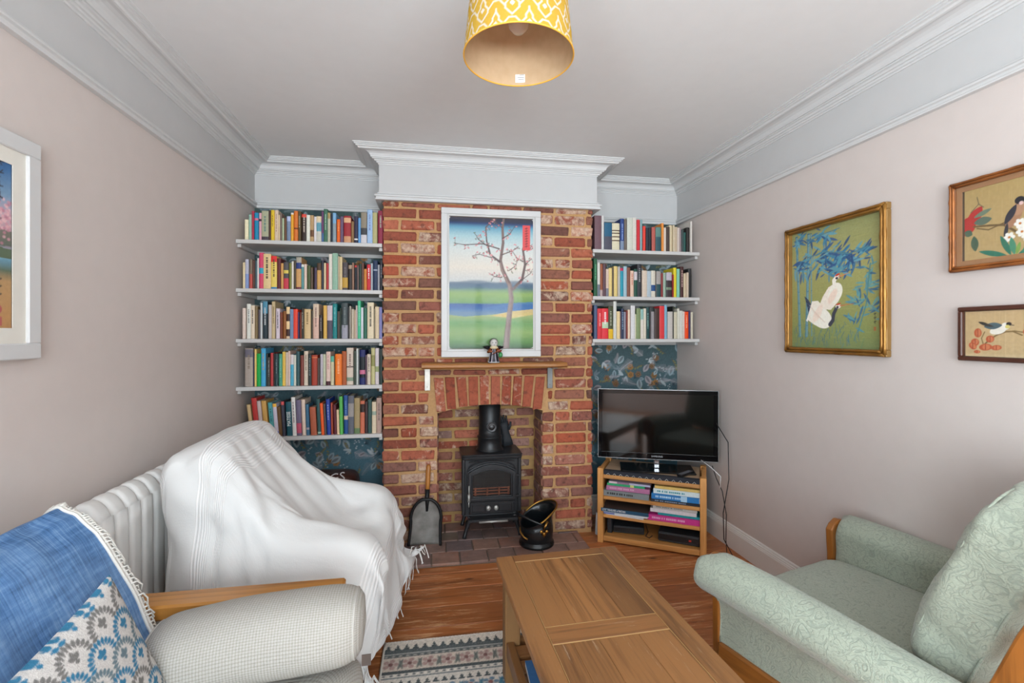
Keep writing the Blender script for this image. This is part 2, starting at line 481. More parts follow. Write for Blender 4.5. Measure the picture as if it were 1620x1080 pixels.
for k, (x0, x1) in enumerate(((-1.16, -.9), (1.6, 1.88))):
    n = 60; mb = MB(); mb.smooth = True
    mb.grid(lambda u, v: (x0 + (x1 - x0) * u, YR + .07 + .028 * math.sin(u * 38 + .6 * math.sin(v * 5)), .05 + 2.3 * v), n, 8)
    c = mb.build('curtain', m_curt); c.modifiers.new('cloth_thickness', 'SOLIDIFY').thickness = .004
    tag(c, ['dark grey curtain hanging beside the window next to the radiator wall', 'dark grey curtain hanging beside the window next to the bird pictures wall'][k], 'curtain', 'window curtains')
rod = MB(); rod.smooth = True; rod.tube([(XL + .02, YR + .07, 2.36), (XR - .02, YR + .07, 2.36)], .012)
tag(rod.build('curtain_rail', plain('rail_black', '202022', .4)), 'thin black curtain rail across the bay window', 'curtain rail')

# floor of long stained pine boards
m_board = wood('pine_boards', '85502B', '55301A', 0, 1.0, .4, 1.75, True, 'D8AC80', .9, (.66, 1.1), .8, .53, (.36, .56))
floor = struct(MB().box(XL - .12, XR + .12, YR - .1, YB + .12, -.08, -.022).build('floor', plain('underfloor', '2A1A10', .9)))
P = .1685; y = 2.604 - 30 * P
shared = {}
while y < YB:
    y1 = min(y + P, YB)
    if y1 > YR:
        k = random.randrange(4)
        if k not in shared:
            shared[k] = MB().box(XL - .02, XR + .02, .0016, P - .0018, -.024, 0, .0028).mesh(m_board, 'board')
        o = link('floor_board', shared[k], floor); o.location = (0, y, random.uniform(-.0012, 0))
    y += P

# cornice, picture rail, skirting swept round the room
def sweep(path, prof, mb):
    n = len(path); mit = []
    for i, p in enumerate(path):
        ds = []
        if i > 0: ds.append((Vector(p) - Vector(path[i - 1])).normalized())
        if i < n - 1: ds.append((Vector(path[i + 1]) - Vector(p)).normalized())
        ns = [Vector((d.y, -d.x)) for d in ds]
        if len(ns) == 1: mit.append(ns[0])
        else:
            s = ns[0] + ns[1]; mit.append(s * (2 / s.length_squared))
    rings = [[(p[0] + m.x * d, p[1] + m.y * d, z) for d, z in prof] for p, m in zip(path, mit)]
    mb.loft(rings, True)
    return mb
FX0, FX1, FY = -.333, 1.125, 3.152
path = [(XL, YR), (XL, YB), (FX0, YB), (FX0, FY), (FX1, FY), (FX1, YB), (XR, YB), (XR, YR)]
cprof = [(-.01, .002), (.142, .002), (.142, -.006), (.134, -.008), (.134, -.013), (.126, -.015), (.126, -.020), (.116, -.023), (.112, -.030), (.104, -.032),
         (.104, -.026), (.085, -.026), (.068, -.030), (.056, -.038), (.049, -.049), (.046, -.058), (.038, -.058), (.038, -.064), (.028, -.066), (.024, -.073), (.016, -.074), (.014, -.081), (.006, -.083), (.005, -.090), (-.01, -.090)]
cprof = [(d, ZC + z) for d, z in cprof]
o = struct(recalc(sweep(path, cprof, MB()).build('trim_1', m_white)))
rprof = [(-.01, .048), (.008, .048), (.010, .040), (.020, .036), (.026, .030), (.026, .022), (.017, .019), (.017, .010), (.021, .007), (.021, 0), (-.01, 0)]
o = struct(recalc(sweep(path, [(d, ZRAIL - .006 + z) for d, z in rprof], MB()).build('trim_2', m_white)))
bprof = [(-.01, 0), (.020, 0), (.020, .112), (.0175, .115), (.0175, .121), (.014, .124), (.014, .131), (.009, .134), (.009, .143), (.004, .147), (-.01, .147)]
for nm, pth in (('baseboard_right', [(1.1, YB), (XR, YB), (XR, YR)]), ('baseboard_left', [(XL, YR), (XL, YB), (-.31, YB)])):
    struct(recalc(sweep(pth, bprof, MB()).build(nm, m_gloss)))

# ---------------------------------------------------------------- wallpaper in the two alcoves
m_paper = vcol('wallpaper_print', .75, k=1.0)
def wallpaper(w, h, seed):
    rs = random.Random(seed); cv = Canvas(w, h, .004)
    cv.vgrad([(0, '4C7282'), (.28, '48656E'), (.42, '43595E'), (1, '405452')])
    cv.noise(.18, seed, 2)
    n = int(w * h / .0030)
    for i in range(n):
        x, y, a = rs.uniform(0, w), rs.uniform(0, h), rs.uniform(0, 6.28); k = rs.random()
        if k < .2:      # fern frond
            L = rs.uniform(.07, .14); c = rs.choice(['9A9498', 'A8A4A8', '7E8C92', '6E8088']); px, py = x, y
            for j in range(12):
                t = j / 12; b = a + .5 * t
                qx, qy = px + L / 12 * math.cos(b), py + L / 12 * math.sin(b)
                l = L * .28 * (1 - t) + .006
                for sgn in (-1, 1):
                    cv.stroke([(px, py), (px + l * math.cos(b + sgn * .9), py + l * math.sin(b + sgn * .9))], .0022, c, .75, .0008)
                cv.stroke([(px, py), (qx, qy)], .0018, c, .8); px, py = qx, qy
        elif k < .36:   # broad pale leaf with a dark heart
            L = rs.uniform(.04, .085); c = rs.choice(['8EA2AA', '9CAEB4', 'A49CA0'])
            x1, y1 = x + L * math.cos(a), y + L * math.sin(a)
            cv.leaf(x, y, x1, y1, L * .30, c, .85); cv.leaf(x, y, x + .8 * (x1 - x), y + .8 * (y1 - y), L * .12, '4E5058', .7)
        elif k < .52:   # slim pale leaves in pairs
            c = rs.choice(['B8BEC2', 'A8B4BA', '74828A'])
            for j in range(rs.randint(2, 5)):
                b = a + rs.uniform(-.9, .9); L = rs.uniform(.03, .07)
                cv.leaf(x, y, x + L * math.cos(b), y + L * math.sin(b), L * .14, c, .8)
        elif k < .62:   # ochre flower
            c = rs.choice(['8A6234', '9C6C34', '7A5A40'])
            for j in range(6):
                b = a + j * 1.05; cv.ell(x + .014 * math.cos(b), y + .014 * math.sin(b), .013, .010, c, b, .8)
            cv.ell(x, y, .009, .009, '4A3420'); cv.ell(x, y, .004, .004, 'B08848')
        elif k < .74:   # white berries
            for j in range(rs.randint(3, 7)):
                cv.ell(x + rs.uniform(-.03, .03), y + rs.uniform(-.03, .03), .005, .004, 'B8C0C4', 0, .85)
        elif k < .88:   # dark sprays
            for j in range(7):
                b = a + (j - 3) * .3; L = rs.uniform(.03, .07)
                cv.stroke([(x, y), (x + L * math.cos(b), y + L * math.sin(b))], .0028, '2C3E48', .8, .001)
        else:           # brown twig with olive leaves
            px, py = x, y
            for j in range(5):
                b = a + rs.uniform(-.4, .4); qx, qy = px + .018 * math.cos(b), py + .018 * math.sin(b)
                cv.stroke([(px, py), (qx, qy)], .0015, '6A5038'); cv.leaf(qx, qy, qx + .02 * math.cos(b + 1), qy + .02 * math.sin(b + 1), .006, '7E7A42', .85); px, py = qx, qy
    return cv
for x0, x1, sd in ((XL, -.31, 3), (1.10, XR, 11)):
    o = link('wallpaper', wallpaper(x1 - x0, 1.86, sd).mesh(m_paper), w_back); o.location = (x0, YB - .0015, .375)
    o = link('wallpaper', MB().box(x0, x1, YB - .0015, YB, .14, .376).mesh(plain('wallpaper_low', '4A7080', .8)), w_back)

# ---------------------------------------------------------------- chimney breast: mortar core, every brick a piece
t = NT('mortar')
n = t.noise(t.coords(), 60, 5, .7); n2 = t.noise(t.coords(), 9, 3)
t.set(Base_Color=t.mix(t.ramp(n2, [(.35, (0,) * 3 + (1,)), (.7, (1,) * 3 + (1,))]), t.ramp(n, [(.3, C('A67E50')), (.7, C('C89E6C'))]), C('B89268')), Roughness=.95)
t.bump(n, .6, .006); m_mortar = t.m
t = NT('brick_faces')
oi = t.n('ShaderNodeObjectInfo')
v = t.coords(rand=True)
n = t.noise(v, 38, 6, .7); nl = t.noise(v, 15, 5, .65, .6); nd = t.noise(v, 24, 4, .6)
col = t.mix(1, oi.outputs['Color'], t.ramp(n, [(.25, (.62, .6, .58, 1)), (.5, (1, 1, 1, 1)), (.75, (1.22, 1.2, 1.18, 1))]), 'MULTIPLY')
col = t.mix(t.math('MULTIPLY', t.ramp(nd, [(.56, (0,) * 3 + (1,)), (.68, (1,) * 3 + (1,))]), .6), col, C('4A2C26'))
# lime bloom left by old paint: amount carried by each brick
th = t.math('SUBTRACT', .78, t.math('MULTIPLY', oi.outputs['Alpha'], .42))
wash = t.math('MULTIPLY', t.math('SUBTRACT', nl, th), 9.0)
wash = t.n('ShaderNodeClamp', i_0=wash).outputs[0]
wash = t.math('MULTIPLY', wash, t.ramp(n, [(.35, (.25,) * 3 + (1,)), (.6, (1,) * 3 + (1,))]))
col = t.mix(t.math('MULTIPLY', wash, .8), col, C('D2BCA4'))
t.set(Base_Color=col, Roughness=.92)
t.bump(t.math('ADD', n, nd), .7, .006); m_brick = t.m

CX0, CX1, CY = -.313, 1.101, 3.170
OX0, OX1, ZS, ZA = .037, .747, .852, .902
arc = [(OX0 + (OX1 - OX0) * k / 14, ZS + (ZA - ZS) * (1 - ((k - 7) / 7) ** 2)) for k in range(15)]
mb = MB()
mb.prism([(CX0 + .008, 0), (OX0 - .004, 0)] + [(x, z) for x, z in arc] + [(OX1 + .004, 0), (CX1 - .008, 0), (CX1 - .008, ZRAIL), (CX0 + .008, ZRAIL)], CY + .009, YB - .002, 'y')
ch = struct(recalc(mb.build('wall_chimney', [m_mortar])))
struct(MB().box(FX0, FX1, FY, YB - .002, ZRAIL, ZC).build('wall_frieze', m_frieze))
PAL = ['944A32', '8C442E', '9A5038', '8A4A38', '80483A', '925440', '784A3E', 'A0573E', '84422E', '86523F']
def brick_color(o, z, rs, grey=0.0, wash=None):
    c = lin(rs.choice(PAL)); g = lin('7E6C66')
    f = grey * rs.random()
    if rs.random() < .12: g = lin('5E443C'); f = .7
    c = [a * (1 - f) + b * f for a, b in zip(c, g)]
    k = rs.uniform(.9, 1.2)
    wsh = wash if wash is not None else (rs.random() ** 1.5)
    o.color = (c[0] * k * 1.12, c[1] * k * 1.12, c[2] * k * 1.12, wsh)
def brick_mesh(L, H, D, rs):
    mb = MB().box(0, L, 0, D, 0, H, .008)
    mb.v = [(x + rs.uniform(-.0038, .0038), y + rs.uniform(-.002, .002), z + rs.uniform(-.0036, .0036)) for x, y, z in mb.v]
    return mb.mesh(m_brick, 'brick')
rs = random.Random(5); SB = {}
def put_brick(x, z, L, H, D, parent, y, rot=0, M=None, grey=0, wash=None):
    key = (round(L, 3), round(H, 3), D, rs.randrange(5))
    if key not in SB: SB[key] = brick_mesh(L, H, D, rs)
    o = link('brick', SB[key], parent)
    o.location = (x, y + rs.uniform(-.003, .003), z); 
    if rot: o.rotation_euler = (0, 0, rot)
    if M is not None: o.matrix_local = M
    brick_color(o, z, rs, grey, wash)
    return o
pitch, H = .0749, .0605
for k in range(0, 30):
    zc = 2.156 - (k - 1) * pitch; z0 = zc - H / 2; z1 = z0 + H
    if z1 > ZRAIL - .004: z1 = ZRAIL - .004
    if z0 < .022: z0 = .022
    if z1 - z0 < .02: continue
    x = CX0; first = (k % 2 == 1); segs = []
    while x < CX1 - .02:
        L = .215 if first else (.1025 if x == CX0 else .215)
        if rs.random() < .13 and x != CX0: L = .1025
        first = False; L *= rs.uniform(.985, 1.01)
        segs.append((x, min(x + L, CX1))); x += L + .0145
    if CX1 - segs[-1][1] > .015: segs[-1] = (segs[-1][0], CX1)
    holes = []
    if z0 < ZS - .01: holes.append((OX0, OX1))
    if z1 > ZS and z0 < 1.07: holes.append((-.012, .784))
    for a, b in segs:
        parts = [(a, b)]
        for h0, h1 in holes:
            nx = []
            for p, q in parts:
                if q <= h0 or p >= h1: nx.append((p, q))
                else:
                    if p < h0: nx.append((p, h0 if h0 > 0 else h0 - .01))
                    if q > h1: nx.append((h1 if h1 < .75 else h1 + .0, q))
            parts = nx
        for p, q in parts:
            if q - p > .028:
                zz = 1.100 if 1.07 <= z0 < 1.10 and q > -.012 and p < .784 else z0   # slips cut over the arch
                put_brick(p, zz, round(q - p, 3), round(z1 - zz, 4), .07, ch, CY, grey=.45 if z0 < .55 else .15)
# the flat-arch course of upright bricks over the opening
nb = 10
for i in range(nb):
    u = (i + .5) / nb; xt = .002 + .764 * u; xb = .026 + .716 * u
    zt = 1.082 + .012 * (1 - (2 * u - 1) ** 2); zb = ZS + (ZA - ZS) * (1 - (2 * u - 1) ** 2) + .002
    wt, wb = .764 / nb - .016, .716 / nb - .014
    mb = MB(); y0, y1 = -.004, .07; b = .004
    f = [(xb - wb / 2, zb), (xb + wb / 2, zb), (xt + wt / 2, zt), (xt - wt / 2, zt)]
    cx, cz = (xb + xt) / 2, (zb + zt) / 2
    g = [(cx + (x - cx) * .92, cz + (z - cz) * .965) for x, z in f]
    J = lambda: rs.uniform(-.004, .004)
    mb.loft([[(x + J(), y0, z + J()) for x, z in g], [(x + J(), y0 + .005, z + J()) for x, z in f], [(x, y1, z) for x, z in f]])
    o = recalc(mb.build('brick', m_brick, ch))
    o.location = (0, CY, 0); brick_color(o, 1, rs, .05, rs.choice([.1, .3, .6]))
    c = lin(rs.choice(['98503A', '8E4632', 'A05A44'])); o.color = (c[0] * 1.1, c[1] * 1.1, c[2] * 1.1, o.color[3])
# fireplace recess
m_mortar2 = plain('recess_mortar', 'A88656', .95, var=.2, bump=.5, bscale=50)
fb = struct(MB().box(OX0, OX1, 3.452, YB - .004, 0, .90).build('wall_firebox', m_mortar2))
for k in range(12):
    z0 = .024 + k * pitch; x = OX0 + (.0 if k % 2 else -.11) + .004
    while x < OX1 - .03:
        a, b = max(x, OX0 + .003), min(x + .215, OX1 - .003)
        if b - a > .03: put_brick(a, z0, round(b - a, 3), min(H, .90 - z0), .04, fb, 3.446, grey=.75, wash=rs.random() * .8)
        x += .2275
    for side, xx in ((1, OX1 - .004), (-1, OX0 + .004)):
        y = 3.185 + (.11 if k % 2 else 0)
        for a, b in ((3.185, y - .012), (y, y + .215), (y + .228, 3.44)):
            a, b = max(a, 3.185), min(b, 3.44)
            if b - a > .03:
                # jamb bricks are slips set on the core: face turned into the recess
                o = put_brick(0, z0, round(b - a, 3), H, .02, fb, 0, M=(T(xx - .004, b, z0) @ Rz(R(-90))) if side == 1 else (T(xx + .004, a, z0) @ Rz(R(90))), grey=.8, wash=.2)

# hearth of worn quarry tiles
m_tile = None
t = NT('hearth_tile'); v = t.coords(rand=True); oi = t.n('ShaderNodeObjectInfo')
n = t.noise(v, 12, 5, .65); n3 = t.noise(v, 5, 3)
c = t.ramp(oi.outputs['Random'], [(0, C('7E6A64')), (.3, C('8C7268')), (.5, C('6E6264')), (.75, C('98786A')), (1, C('766662'))])
c = t.mix(1, c, t.ramp(n, [(.3, (.7,) * 3 + (1,)), (.7, (1.25,) * 3 + (1,))]), 'MULTIPLY')
c = t.mix(t.ramp(n3, [(.52, (0,) * 3 + (1,)), (.7, (.6,) * 3 + (1,))]), c, C('9A6450'))
t.set(Base_Color=c, Roughness=.55); t.bump(n, .25, .004); m_tile = t.m
hearth = thing('hearth', 'low hearth of worn brown quarry tiles in front of the wood stove', 'hearth', (0, 0, 0))
MB().box(-.165, .985, 2.845, 3.446, 0, .014).build('mortar_bed', plain('hearth_mortar', '76685C', .9, var=.15), hearth)
yy = 2.84
for r in range(4):
    d = .152; x = -.17 - (.08 if r % 2 else 0)
    xa, xb = (-.17, .99) if yy < 3.15 else (OX0 + .012, OX1 - .012)
    while x < xb:
        a, b = max(x, xa), min(x + .168, xb)
        if b - a > .03 and not (yy < 3.15 < yy + d and (b < OX0 or a > OX1) and False):
            yb2 = yy + d - .005
            if yy < 3.15 and yb2 > 3.165 and (a < OX0 or b > OX1): yb2 = 3.165
            if yy + d > 3.43: yb2 = 3.44
            mb = MB().box(a + .002, b - .003, yy, yb2, .006, .022 + rs.uniform(-.001, .0015), .003)
            mb.build('tile', m_tile, hearth)
        x += .170
    yy += d
# ================================================================ SHELVES AND BOOKS
m_shelf = plain('shelf_white', 'C0BEBC', .45, var=.01)
SHELF_AT = {'L1': 'top shelf above the armchair', 'L2': 'second shelf down above the armchair', 'L3': 'middle shelf above the armchair',
            'L4': 'fourth shelf down above the armchair', 'L5': 'lowest shelf above the armchair',
            'R1': 'top shelf above the television', 'R2': 'middle shelf above the television', 'R3': 'lowest shelf above the television'}
for k, z in (('L1', 1.957), ('L2', 1.655), ('L3', 1.343), ('L4', 1.046), ('L5', .731), ('R1', 1.964), ('R2', 1.637), ('R3', 1.339)):
    a, b = (XL + .001, -.316) if k[0] == 'L' else (1.104, XR - .001)
    s_ = thing('wall_shelf', 'white painted alcove shelf, the ' + SHELF_AT[k], 'shelf', (0, 0, z), group='white alcove shelves')
    MB().box(a, b, 3.174, YB - .003, -.024, 0, .002).build('board', m_shelf, s_)
    MB().box(a, a + .022, 3.20, YB - .003, -.046, -.0245, .002).build('batten', m_shelf, s_)
    MB().box(b - .022, b, 3.20, YB - .003, -.046, -.0245, .002).build('batten', m_shelf, s_)
    MB().box(a + .022, b - .022, YB - .025, YB - .003, -.05, -.0245, .002).build('batten', m_shelf, s_)

BOOKS = [
    ('L1', 1.957, '''-1148 -1126 128 0 ECE2BE
-1123 -1106 159 0 93B8A8
-1105 -1092 182 0 B03048
-1090 -1067 172 0 1386AE .2 .28 D0708A
-1066 -1052 173 0 D9A0B0 .22 .3 3A2030
-1051 -1010 187 0 A9A98C .86 1 4A4048 t5E8078
-1009 -994 191 0 4A3028
-994 -975 193 0 DDBB2A t8A7020
-975 -952 194 0 D3BCA4 tA08070
-950 -941 165 0 E6CFA8
-940 -929 173 0 7C6A60
-929 -918 145 0 B4C4A2
-917 -902 146 0 6B4A34
-899 -876 156 0 7686A0 0 .2 AEB8D8
-875 -859 179 0 E2A22C 0 .06 E8E4E0
-858 -834 193 0 D0702C .55 .6 703018
-832 -815 191 0 57482C tB0A890
-813 -784 176 0 3A2A24 0 .12 D8483A tC8B8A8
-783 -762 170 0 DEDDD0
-762 -740 170 0 B29166 .55 .8 6E4A30
-739 -724 162 0 D8D2D4
-724 -694 165 0 C4C0B4 0 .2 D8C4A0 .25 .58 5E98A8
-693 -679 197 0 6A4068 .7 1 4A6A98
-678 -655 212 0 3F6A54 tA0B8A0
-655 -638 189 0 B8B4A0 0 .2 A89060
-637 -625 183 0 1E2838
-625 -604 190 0 7AA8CC .35 1 8898A0
-601 -579 152 0 E4641C tF0A060
-578 -559 169 0 66506A
-556 -513 174 0 98242C .07 .25 D8A880 .75 1 C8906A
-512 -493 142 0 8A6A44
-492 -469 173 0 2E2840 .83 .88 E8E4E0
-468 -452 164 0 6098CC
-451 -414 201 0 8A8070 .5 .72 3C3C40 .72 1 C8C4C8
-412 -379 221 0 9CB8DA t7080B0
-379 -349 204 0 AFA878
-344 -312 217 0 8C2440 tA8B0A0'''),
    ('L2', 1.655, '''-1158 -1144 163 0 E2CFA8
-1142 -1122 182 0 B4B4C4 .5 1 8094C4
-1119 -1101 183 0 7A6A5A .5 1 C05048
-1100 -1086 174 0 5A3830
-1085 -1072 174 0 4A6068
-1072 -1064 190 0 E0DCD8
-1063 -1038 226 0 D04468 .42 .58 2E9CB8
-1037 -994 219 0 DDC08C t302820
-994 -960 207 0 E0C660 0 .18 D82828 .94 1 3080B0 t504028
-959 -936 193 0 5E2428
-935 -920 163 0 CE9A58
-918 -889 170 0 4E4A4C .3 .42 D8C058 .6 1 C23848
-888 -873 166 0 7C7E3C
-872 -860 176 0 DCD4C8
-860 -846 183 0 4A4030
-845 -814 203 0 C99860 0 .17 A8A090 .17 .36 2A3A78 .93 1 703040
-814 -798 158 0 5C9090 0 .1 D8D8D0
-797 -781 160 0 DCC4B4
-780 -759 153 0 46522E
-759 -744 140 0 5C4A3A
-738 -721 141 0 4A3C50
-720 -694 169 0 CC9C58 0 .27 4A3420
-693 -677 186 0 2C2E3A
-677 -665 170 0 D8C49C
-664 -651 170 0 B03038
-650 -629 229 0 D8D0C4
-627 -594 235 0 8CB09A
-593 -584 216 0 C0AC90
-583 -566 213 0 D2BC90
-565 -532 178 0 4A4244 .55 .92 C0963C t706868
-529 -505 162 0 38302C 0 .15 A89078
-505 -492 176 0 8A6A58
-491 -476 160 0 20242C 0 .08 C83838
-475 -464 160 0 6E5A56
-464 -446 170 0 283830
-446 -433 177 0 6E4A40
-432 -414 138 0 C88038
-413 -390 168 0 C42838 tE8E0E0
-389 -376 175 0 A0A8B0
-375 -347 196 0 223252 .3 .34 A0A8B8
-346 -334 167 0 A0A0A8
-333 -315 197 0 26262E t808088'''),
    ('L3', 1.343, '''-1160 -1141 191 0 DCC8BC
-1135 -1111 217 0 DDDDD4 t808080
-1110 -1087 207 0 DCCBB4 t383030
-1086 -1069 201 0 7A6644
-1068 -1055 182 0 585058
-1054 -1044 224 0 C8CCCC
-1043 -1016 233 0 203038 0 .32 4E8AA4 tC8C8C8
-1010 -991 213 0 C0B4B0
-991 -971 234 0 C4AE84 t706040
-965 -942 190 0 D4C4CC t404048
-941 -925 167 0 72351E
-924 -906 174 0 8A5424
-905 -884 201 0 40221E 0 .22 EAC896 .45 .7 EAC896 .92 1 E0C0A0
-883 -861 187 0 7088A6
-860 -835 187 0 E0432E
-834 -825 168 0 3A2A58
-824 -813 168 0 8A4028
-812 -799 194 0 38342C tB8B0A0
-798 -759 188 0 D3B585 t806840
-758 -744 179 0 4A4030
-743 -709 221 0 D4BDA6 .4 1 D6B0A0 t907068
-708 -687 150 0 2E2420 t908888
-681 -660 212 0 D8AC54
-659 -627 212 0 C8B8BE .45 1 4E4858
-625 -599 224 0 157E80 t70B8B8
-598 -580 175 0 4A4038
-580 -571 196 0 1E3024
-570 -532 229 0 3C4648 .62 1 9A98A4 t707878
-531 -523 203 0 2E2A2A
-522 -515 210 0 C8C0B4
-510 -493 190 0 BDB09C
-493 -484 184 0 C8B098
-484 -472 214 0 C4AEAA
-471 -452 245 0 44B488 t90D8B8
-451 -436 201 0 CCD0D8
-435 -414 198 0 2E6652
-411 -371 234 0 DDCDAE t504840
-370 -362 195 0 88806A
-361 -337 207 0 D6C1A0
-336 -317 204 0 7F7FB2'''),
    ('L4', 1.046, '''-1146 -1100 237 0 A89A90 .02 .23 6A6470 t887868
-1099 -1090 212 0 28304A
-1089 -1078 232 0 E2C070
-1078 -1054 204 0 0BA045
-1051 -1024 237 0 44A0CC tB0986A
-1021 -1011 205 0 202E30
-1011 -999 182 0 48443C tA8A8A8
-999 -981 208 0 B83A3C
-980 -971 205 0 2A2420
-969 -950 203 0 2A3E44 t708080
-949 -929 201 0 48967C t80B8A0
-929 -911 215 0 E0B850
-910 -893 212 0 CDBBA8
-893 -881 220 0 DCBCAE
-881 -860 197 0 4AA4C0 0 .32 D0C8C8
-860 -844 194 0 CFCDBE
-844 -823 216 0 2C5054
-822 -802 192 0 7A3A30
-800 -775 218 0 D3C2AE t807060
-774 -753 200 0 2E3432 t788080
-753 -718 193 0 A33A26 .06 .1 D07040
-716 -704 174 0 50423C
-702 -684 198 0 BDB5BE
-683 -667 198 0 BFC2A6
-663 -638 214 0 DCBFB2 .88 1 4A2028 tC08888
-636 -616 186 0 C6BE9C 0 .2 58A890
-609 -570 199 0 E8741C tF0B080
-569 -542 216 0 A85428
-540 -499 238 0 D4C2B2 .5 .53 4A3A38 .8 .9 80907A t806860
-497 -480 218 0 3A4438
-479 -466 234 0 C8CCC8
-466 -459 227 0 505858
-459 -424 224 0 1C2260 .2 .58 101820 .58 .7 C86C8C .7 .8 101020
-423 -411 191 0 584450
-411 -390 197 0 D2C2B0 t605048
-387 -363 237 0 BBB582 .2 .5 8A8850
-361 -338 235 0 CDC3C6 .5 .65 98A070
-337 -315 230 0 2A3832'''),
    ('L5', 0.731, '''-1139 -1118 201 23 CDB080
-1110 -1081 243 25 B8342F
-1076 -1054 224 21 C4B0AC
-1051 -1024 225 19 C89A52
-1016 -990 211 19 52A0A4 .75 1 58B8B0 t286068
-984 -962 205 16 C8C0D0 0 .1 E8B040 .85 1 2060C0
-960 -939 184 14 6A4A28
-935 -917 218 11 3A3A48 0 .1 D85858
-910 -877 213 10 17505C XMATISSE
-875 -852 243 11 D8D4D0 t705860
-847 -818 225 7 6A6078 .65 .93 C05068
-817 -795 227 8 DCC2B0
-790 -771 197 7 3A6480 .75 .82 B0A0A8
-765 -730 178 9 A8563A
-727 -705 228 10 2E5050 .92 .97 A0B8A8
-703 -685 202 11 E8581C
-682 -669 197 9 4E4848
-665 -643 227 8 1E3C94 tA0A8D0
-639 -627 202 4 A84830
-624 -605 190 7 5A1E28
-601 -587 158 4 E4C09C
-585 -565 242 5 58AE54
-559 -534 248 4 1E4A88 .53 .63 D8B8A0 t6080B0
-530 -494 245 0 5A5C66 .2 .55 948C88
-493 -458 229 0 9E8A62 .85 1 607850
-455 -428 210 0 C4694C .1 .35 2A1814
-426 -409 206 0 3C2628
-408 -385 218 0 34504C
-382 -355 202 0 D4C2A6 .3 .42 90A090
-354 -322 227 0 AC9084 t604848'''),
    ('R1', 1.964, '''1128 1177 241 0 6E5058
1179 1197 242 0 CCCAC8
1198 1254 192 0 1E5878 .5 1 4A4A58
1256 1312 192 0 D4CBAE .25 .29 503828 .35 .39 503828 .48 .52 503828 .62 .66 503828
1315 1342 224 0 27407C .7 1 7888A0 t90A8D8
1342 1362 220 0 6A6058
1365 1408 233 0 C6C8BC
1409 1437 236 0 CFC8C0
1438 1461 221 0 C42834
1462 1484 225 0 7FA0A4
1487 1507 179 0 DD4134
1508 1528 166 0 28303A
1528 1549 169 0 1C1E26
1553 1580 174 0 B25A50
1582 1623 174 0 5C8078 .4 1 2E5058
1625 1642 204 0 DC8A3A
1643 1666 174 0 D0C2B4
1667 1688 179 0 443832
1689 1713 193 0 CEBE9E
1714 1725 192 0 CFC0A4
1726 1747 181 0 BBA78E
1748 1769 178 0 CBBDB4
1770 1784 179 0 8C7C80
1786 1800 166 0 3E4C4C
1801 1820 146 0 2C5650
1821 1843 181 0 282220
1848 1863 226 0 CFC8C0'''),
    ('R2', 1.637, '''1120 1144 266 0 22573A t60A878
1144 1163 236 0 CFCFC6 .65 1 6A7480
1164 1185 228 0 8E5034 .8 1 B09A98
1185 1207 228 0 5A4048
1209 1231 194 0 CDB4A4 .7 1 7A7884
1231 1255 201 0 D9C07C
1256 1269 204 0 5A4E3E
1269 1295 215 0 D8BF7A
1296 1313 212 0 B4B0AA
1314 1339 203 0 2590A4 0 .1 B82850
1339 1364 215 0 98B4C0
1365 1390 207 0 7A4A3A
1392 1418 186 0 DBB9A4 tC06858
1419 1444 199 0 1C4A3C .1 .4 C8BCC0
1445 1476 235 0 2E2E34 tA0A0A0
1477 1514 188 0 CDBBAA
1514 1548 186 0 A8B4BC
1549 1580 190 0 CBC3B4 .54 .77 1F4678
1586 1620 186 0 9C9490 .5 1 1E4448
1621 1639 172 0 822E30
1640 1664 177 0 93A898
1665 1708 180 0 34282C 0 .32 B0A8B0 .6 .7 708068
1710 1721 164 0 8E2024
1722 1745 215 0 DBC62A
1747 1769 207 0 7FBDA6
1771 1796 223 0 42201E tC8A8A0
1797 1818 173 0 CDBB9C
1819 1837 181 0 C4B09A
1838 1863 212 0 262626'''),
    ('R3', 1.339, '''1122 1146 236 0 4A5878
1146 1180 213 0 CC2C34 tE89898
1180 1228 214 0 D6303A .45 .65 B0C8A8 tF0D8D8
1230 1263 230 0 44482E .7 1 D8AE22 tA8A890
1264 1287 264 0 C8C8C2
1288 1311 194 0 DFC796
1312 1321 192 0 5A4A58
1322 1342 213 0 26324E t90A8C0
1343 1360 192 0 8C8894
1360 1372 201 0 7A3028
1372 1390 207 0 E0C8B0
1393 1425 236 0 CECCCC
1426 1436 175 0 D0CCA8
1437 1466 217 0 7C8C62
1467 1489 211 0 D4CBC0 0 .35 8AB0A8
1490 1509 217 0 D0C6B4
1512 1536 223 0 1E4444 t90B0A8
1547 1570 226 0 918A8C 0 .14 202624
1572 1608 217 0 3E2A24
1609 1646 235 0 D2363A
1649 1671 243 0 7EA8BE
1672 1710 195 0 BAB4AE
1711 1720 234 0 2A2A26
1720 1746 192 0 C6BEA6
1747 1763 218 0 D0CDBE
1764 1788 202 0 C9C6BE
1789 1804 197 0 D0BEB4
1808 1840 196 0 E2480E tF0A080
1840 1854 203 0 3A2C5A
1855 1872 193 0 C6BEAA'''),
]
NAMED = [('cream', 'E2D2B4'), ('white', 'D8D8D6'), ('pale blue', '9CB8DA'), ('blue', '2E5A9C'), ('navy', '24304E'), ('teal', '2A8090'), ('dark green', '2A4A40'), ('bright green', '30A850'),
         ('sage green', 'A0AC90'), ('olive', '7C7A40'), ('yellow', 'E0BE40'), ('ochre', 'C8964E'), ('orange', 'E0682A'), ('red', 'CC3038'), ('dark red', '842028'), ('pink', 'D890A0'),
         ('brown', '6E4A34'), ('dark brown', '40241E'), ('tan', 'B89A70'), ('grey', '908C8A'), ('dark grey', '4A4848'), ('black', '26262A'), ('lilac', '8880B0'), ('salmon', 'C87058'), ('purple', '54406A'), ('beige', 'C8B8A4')]
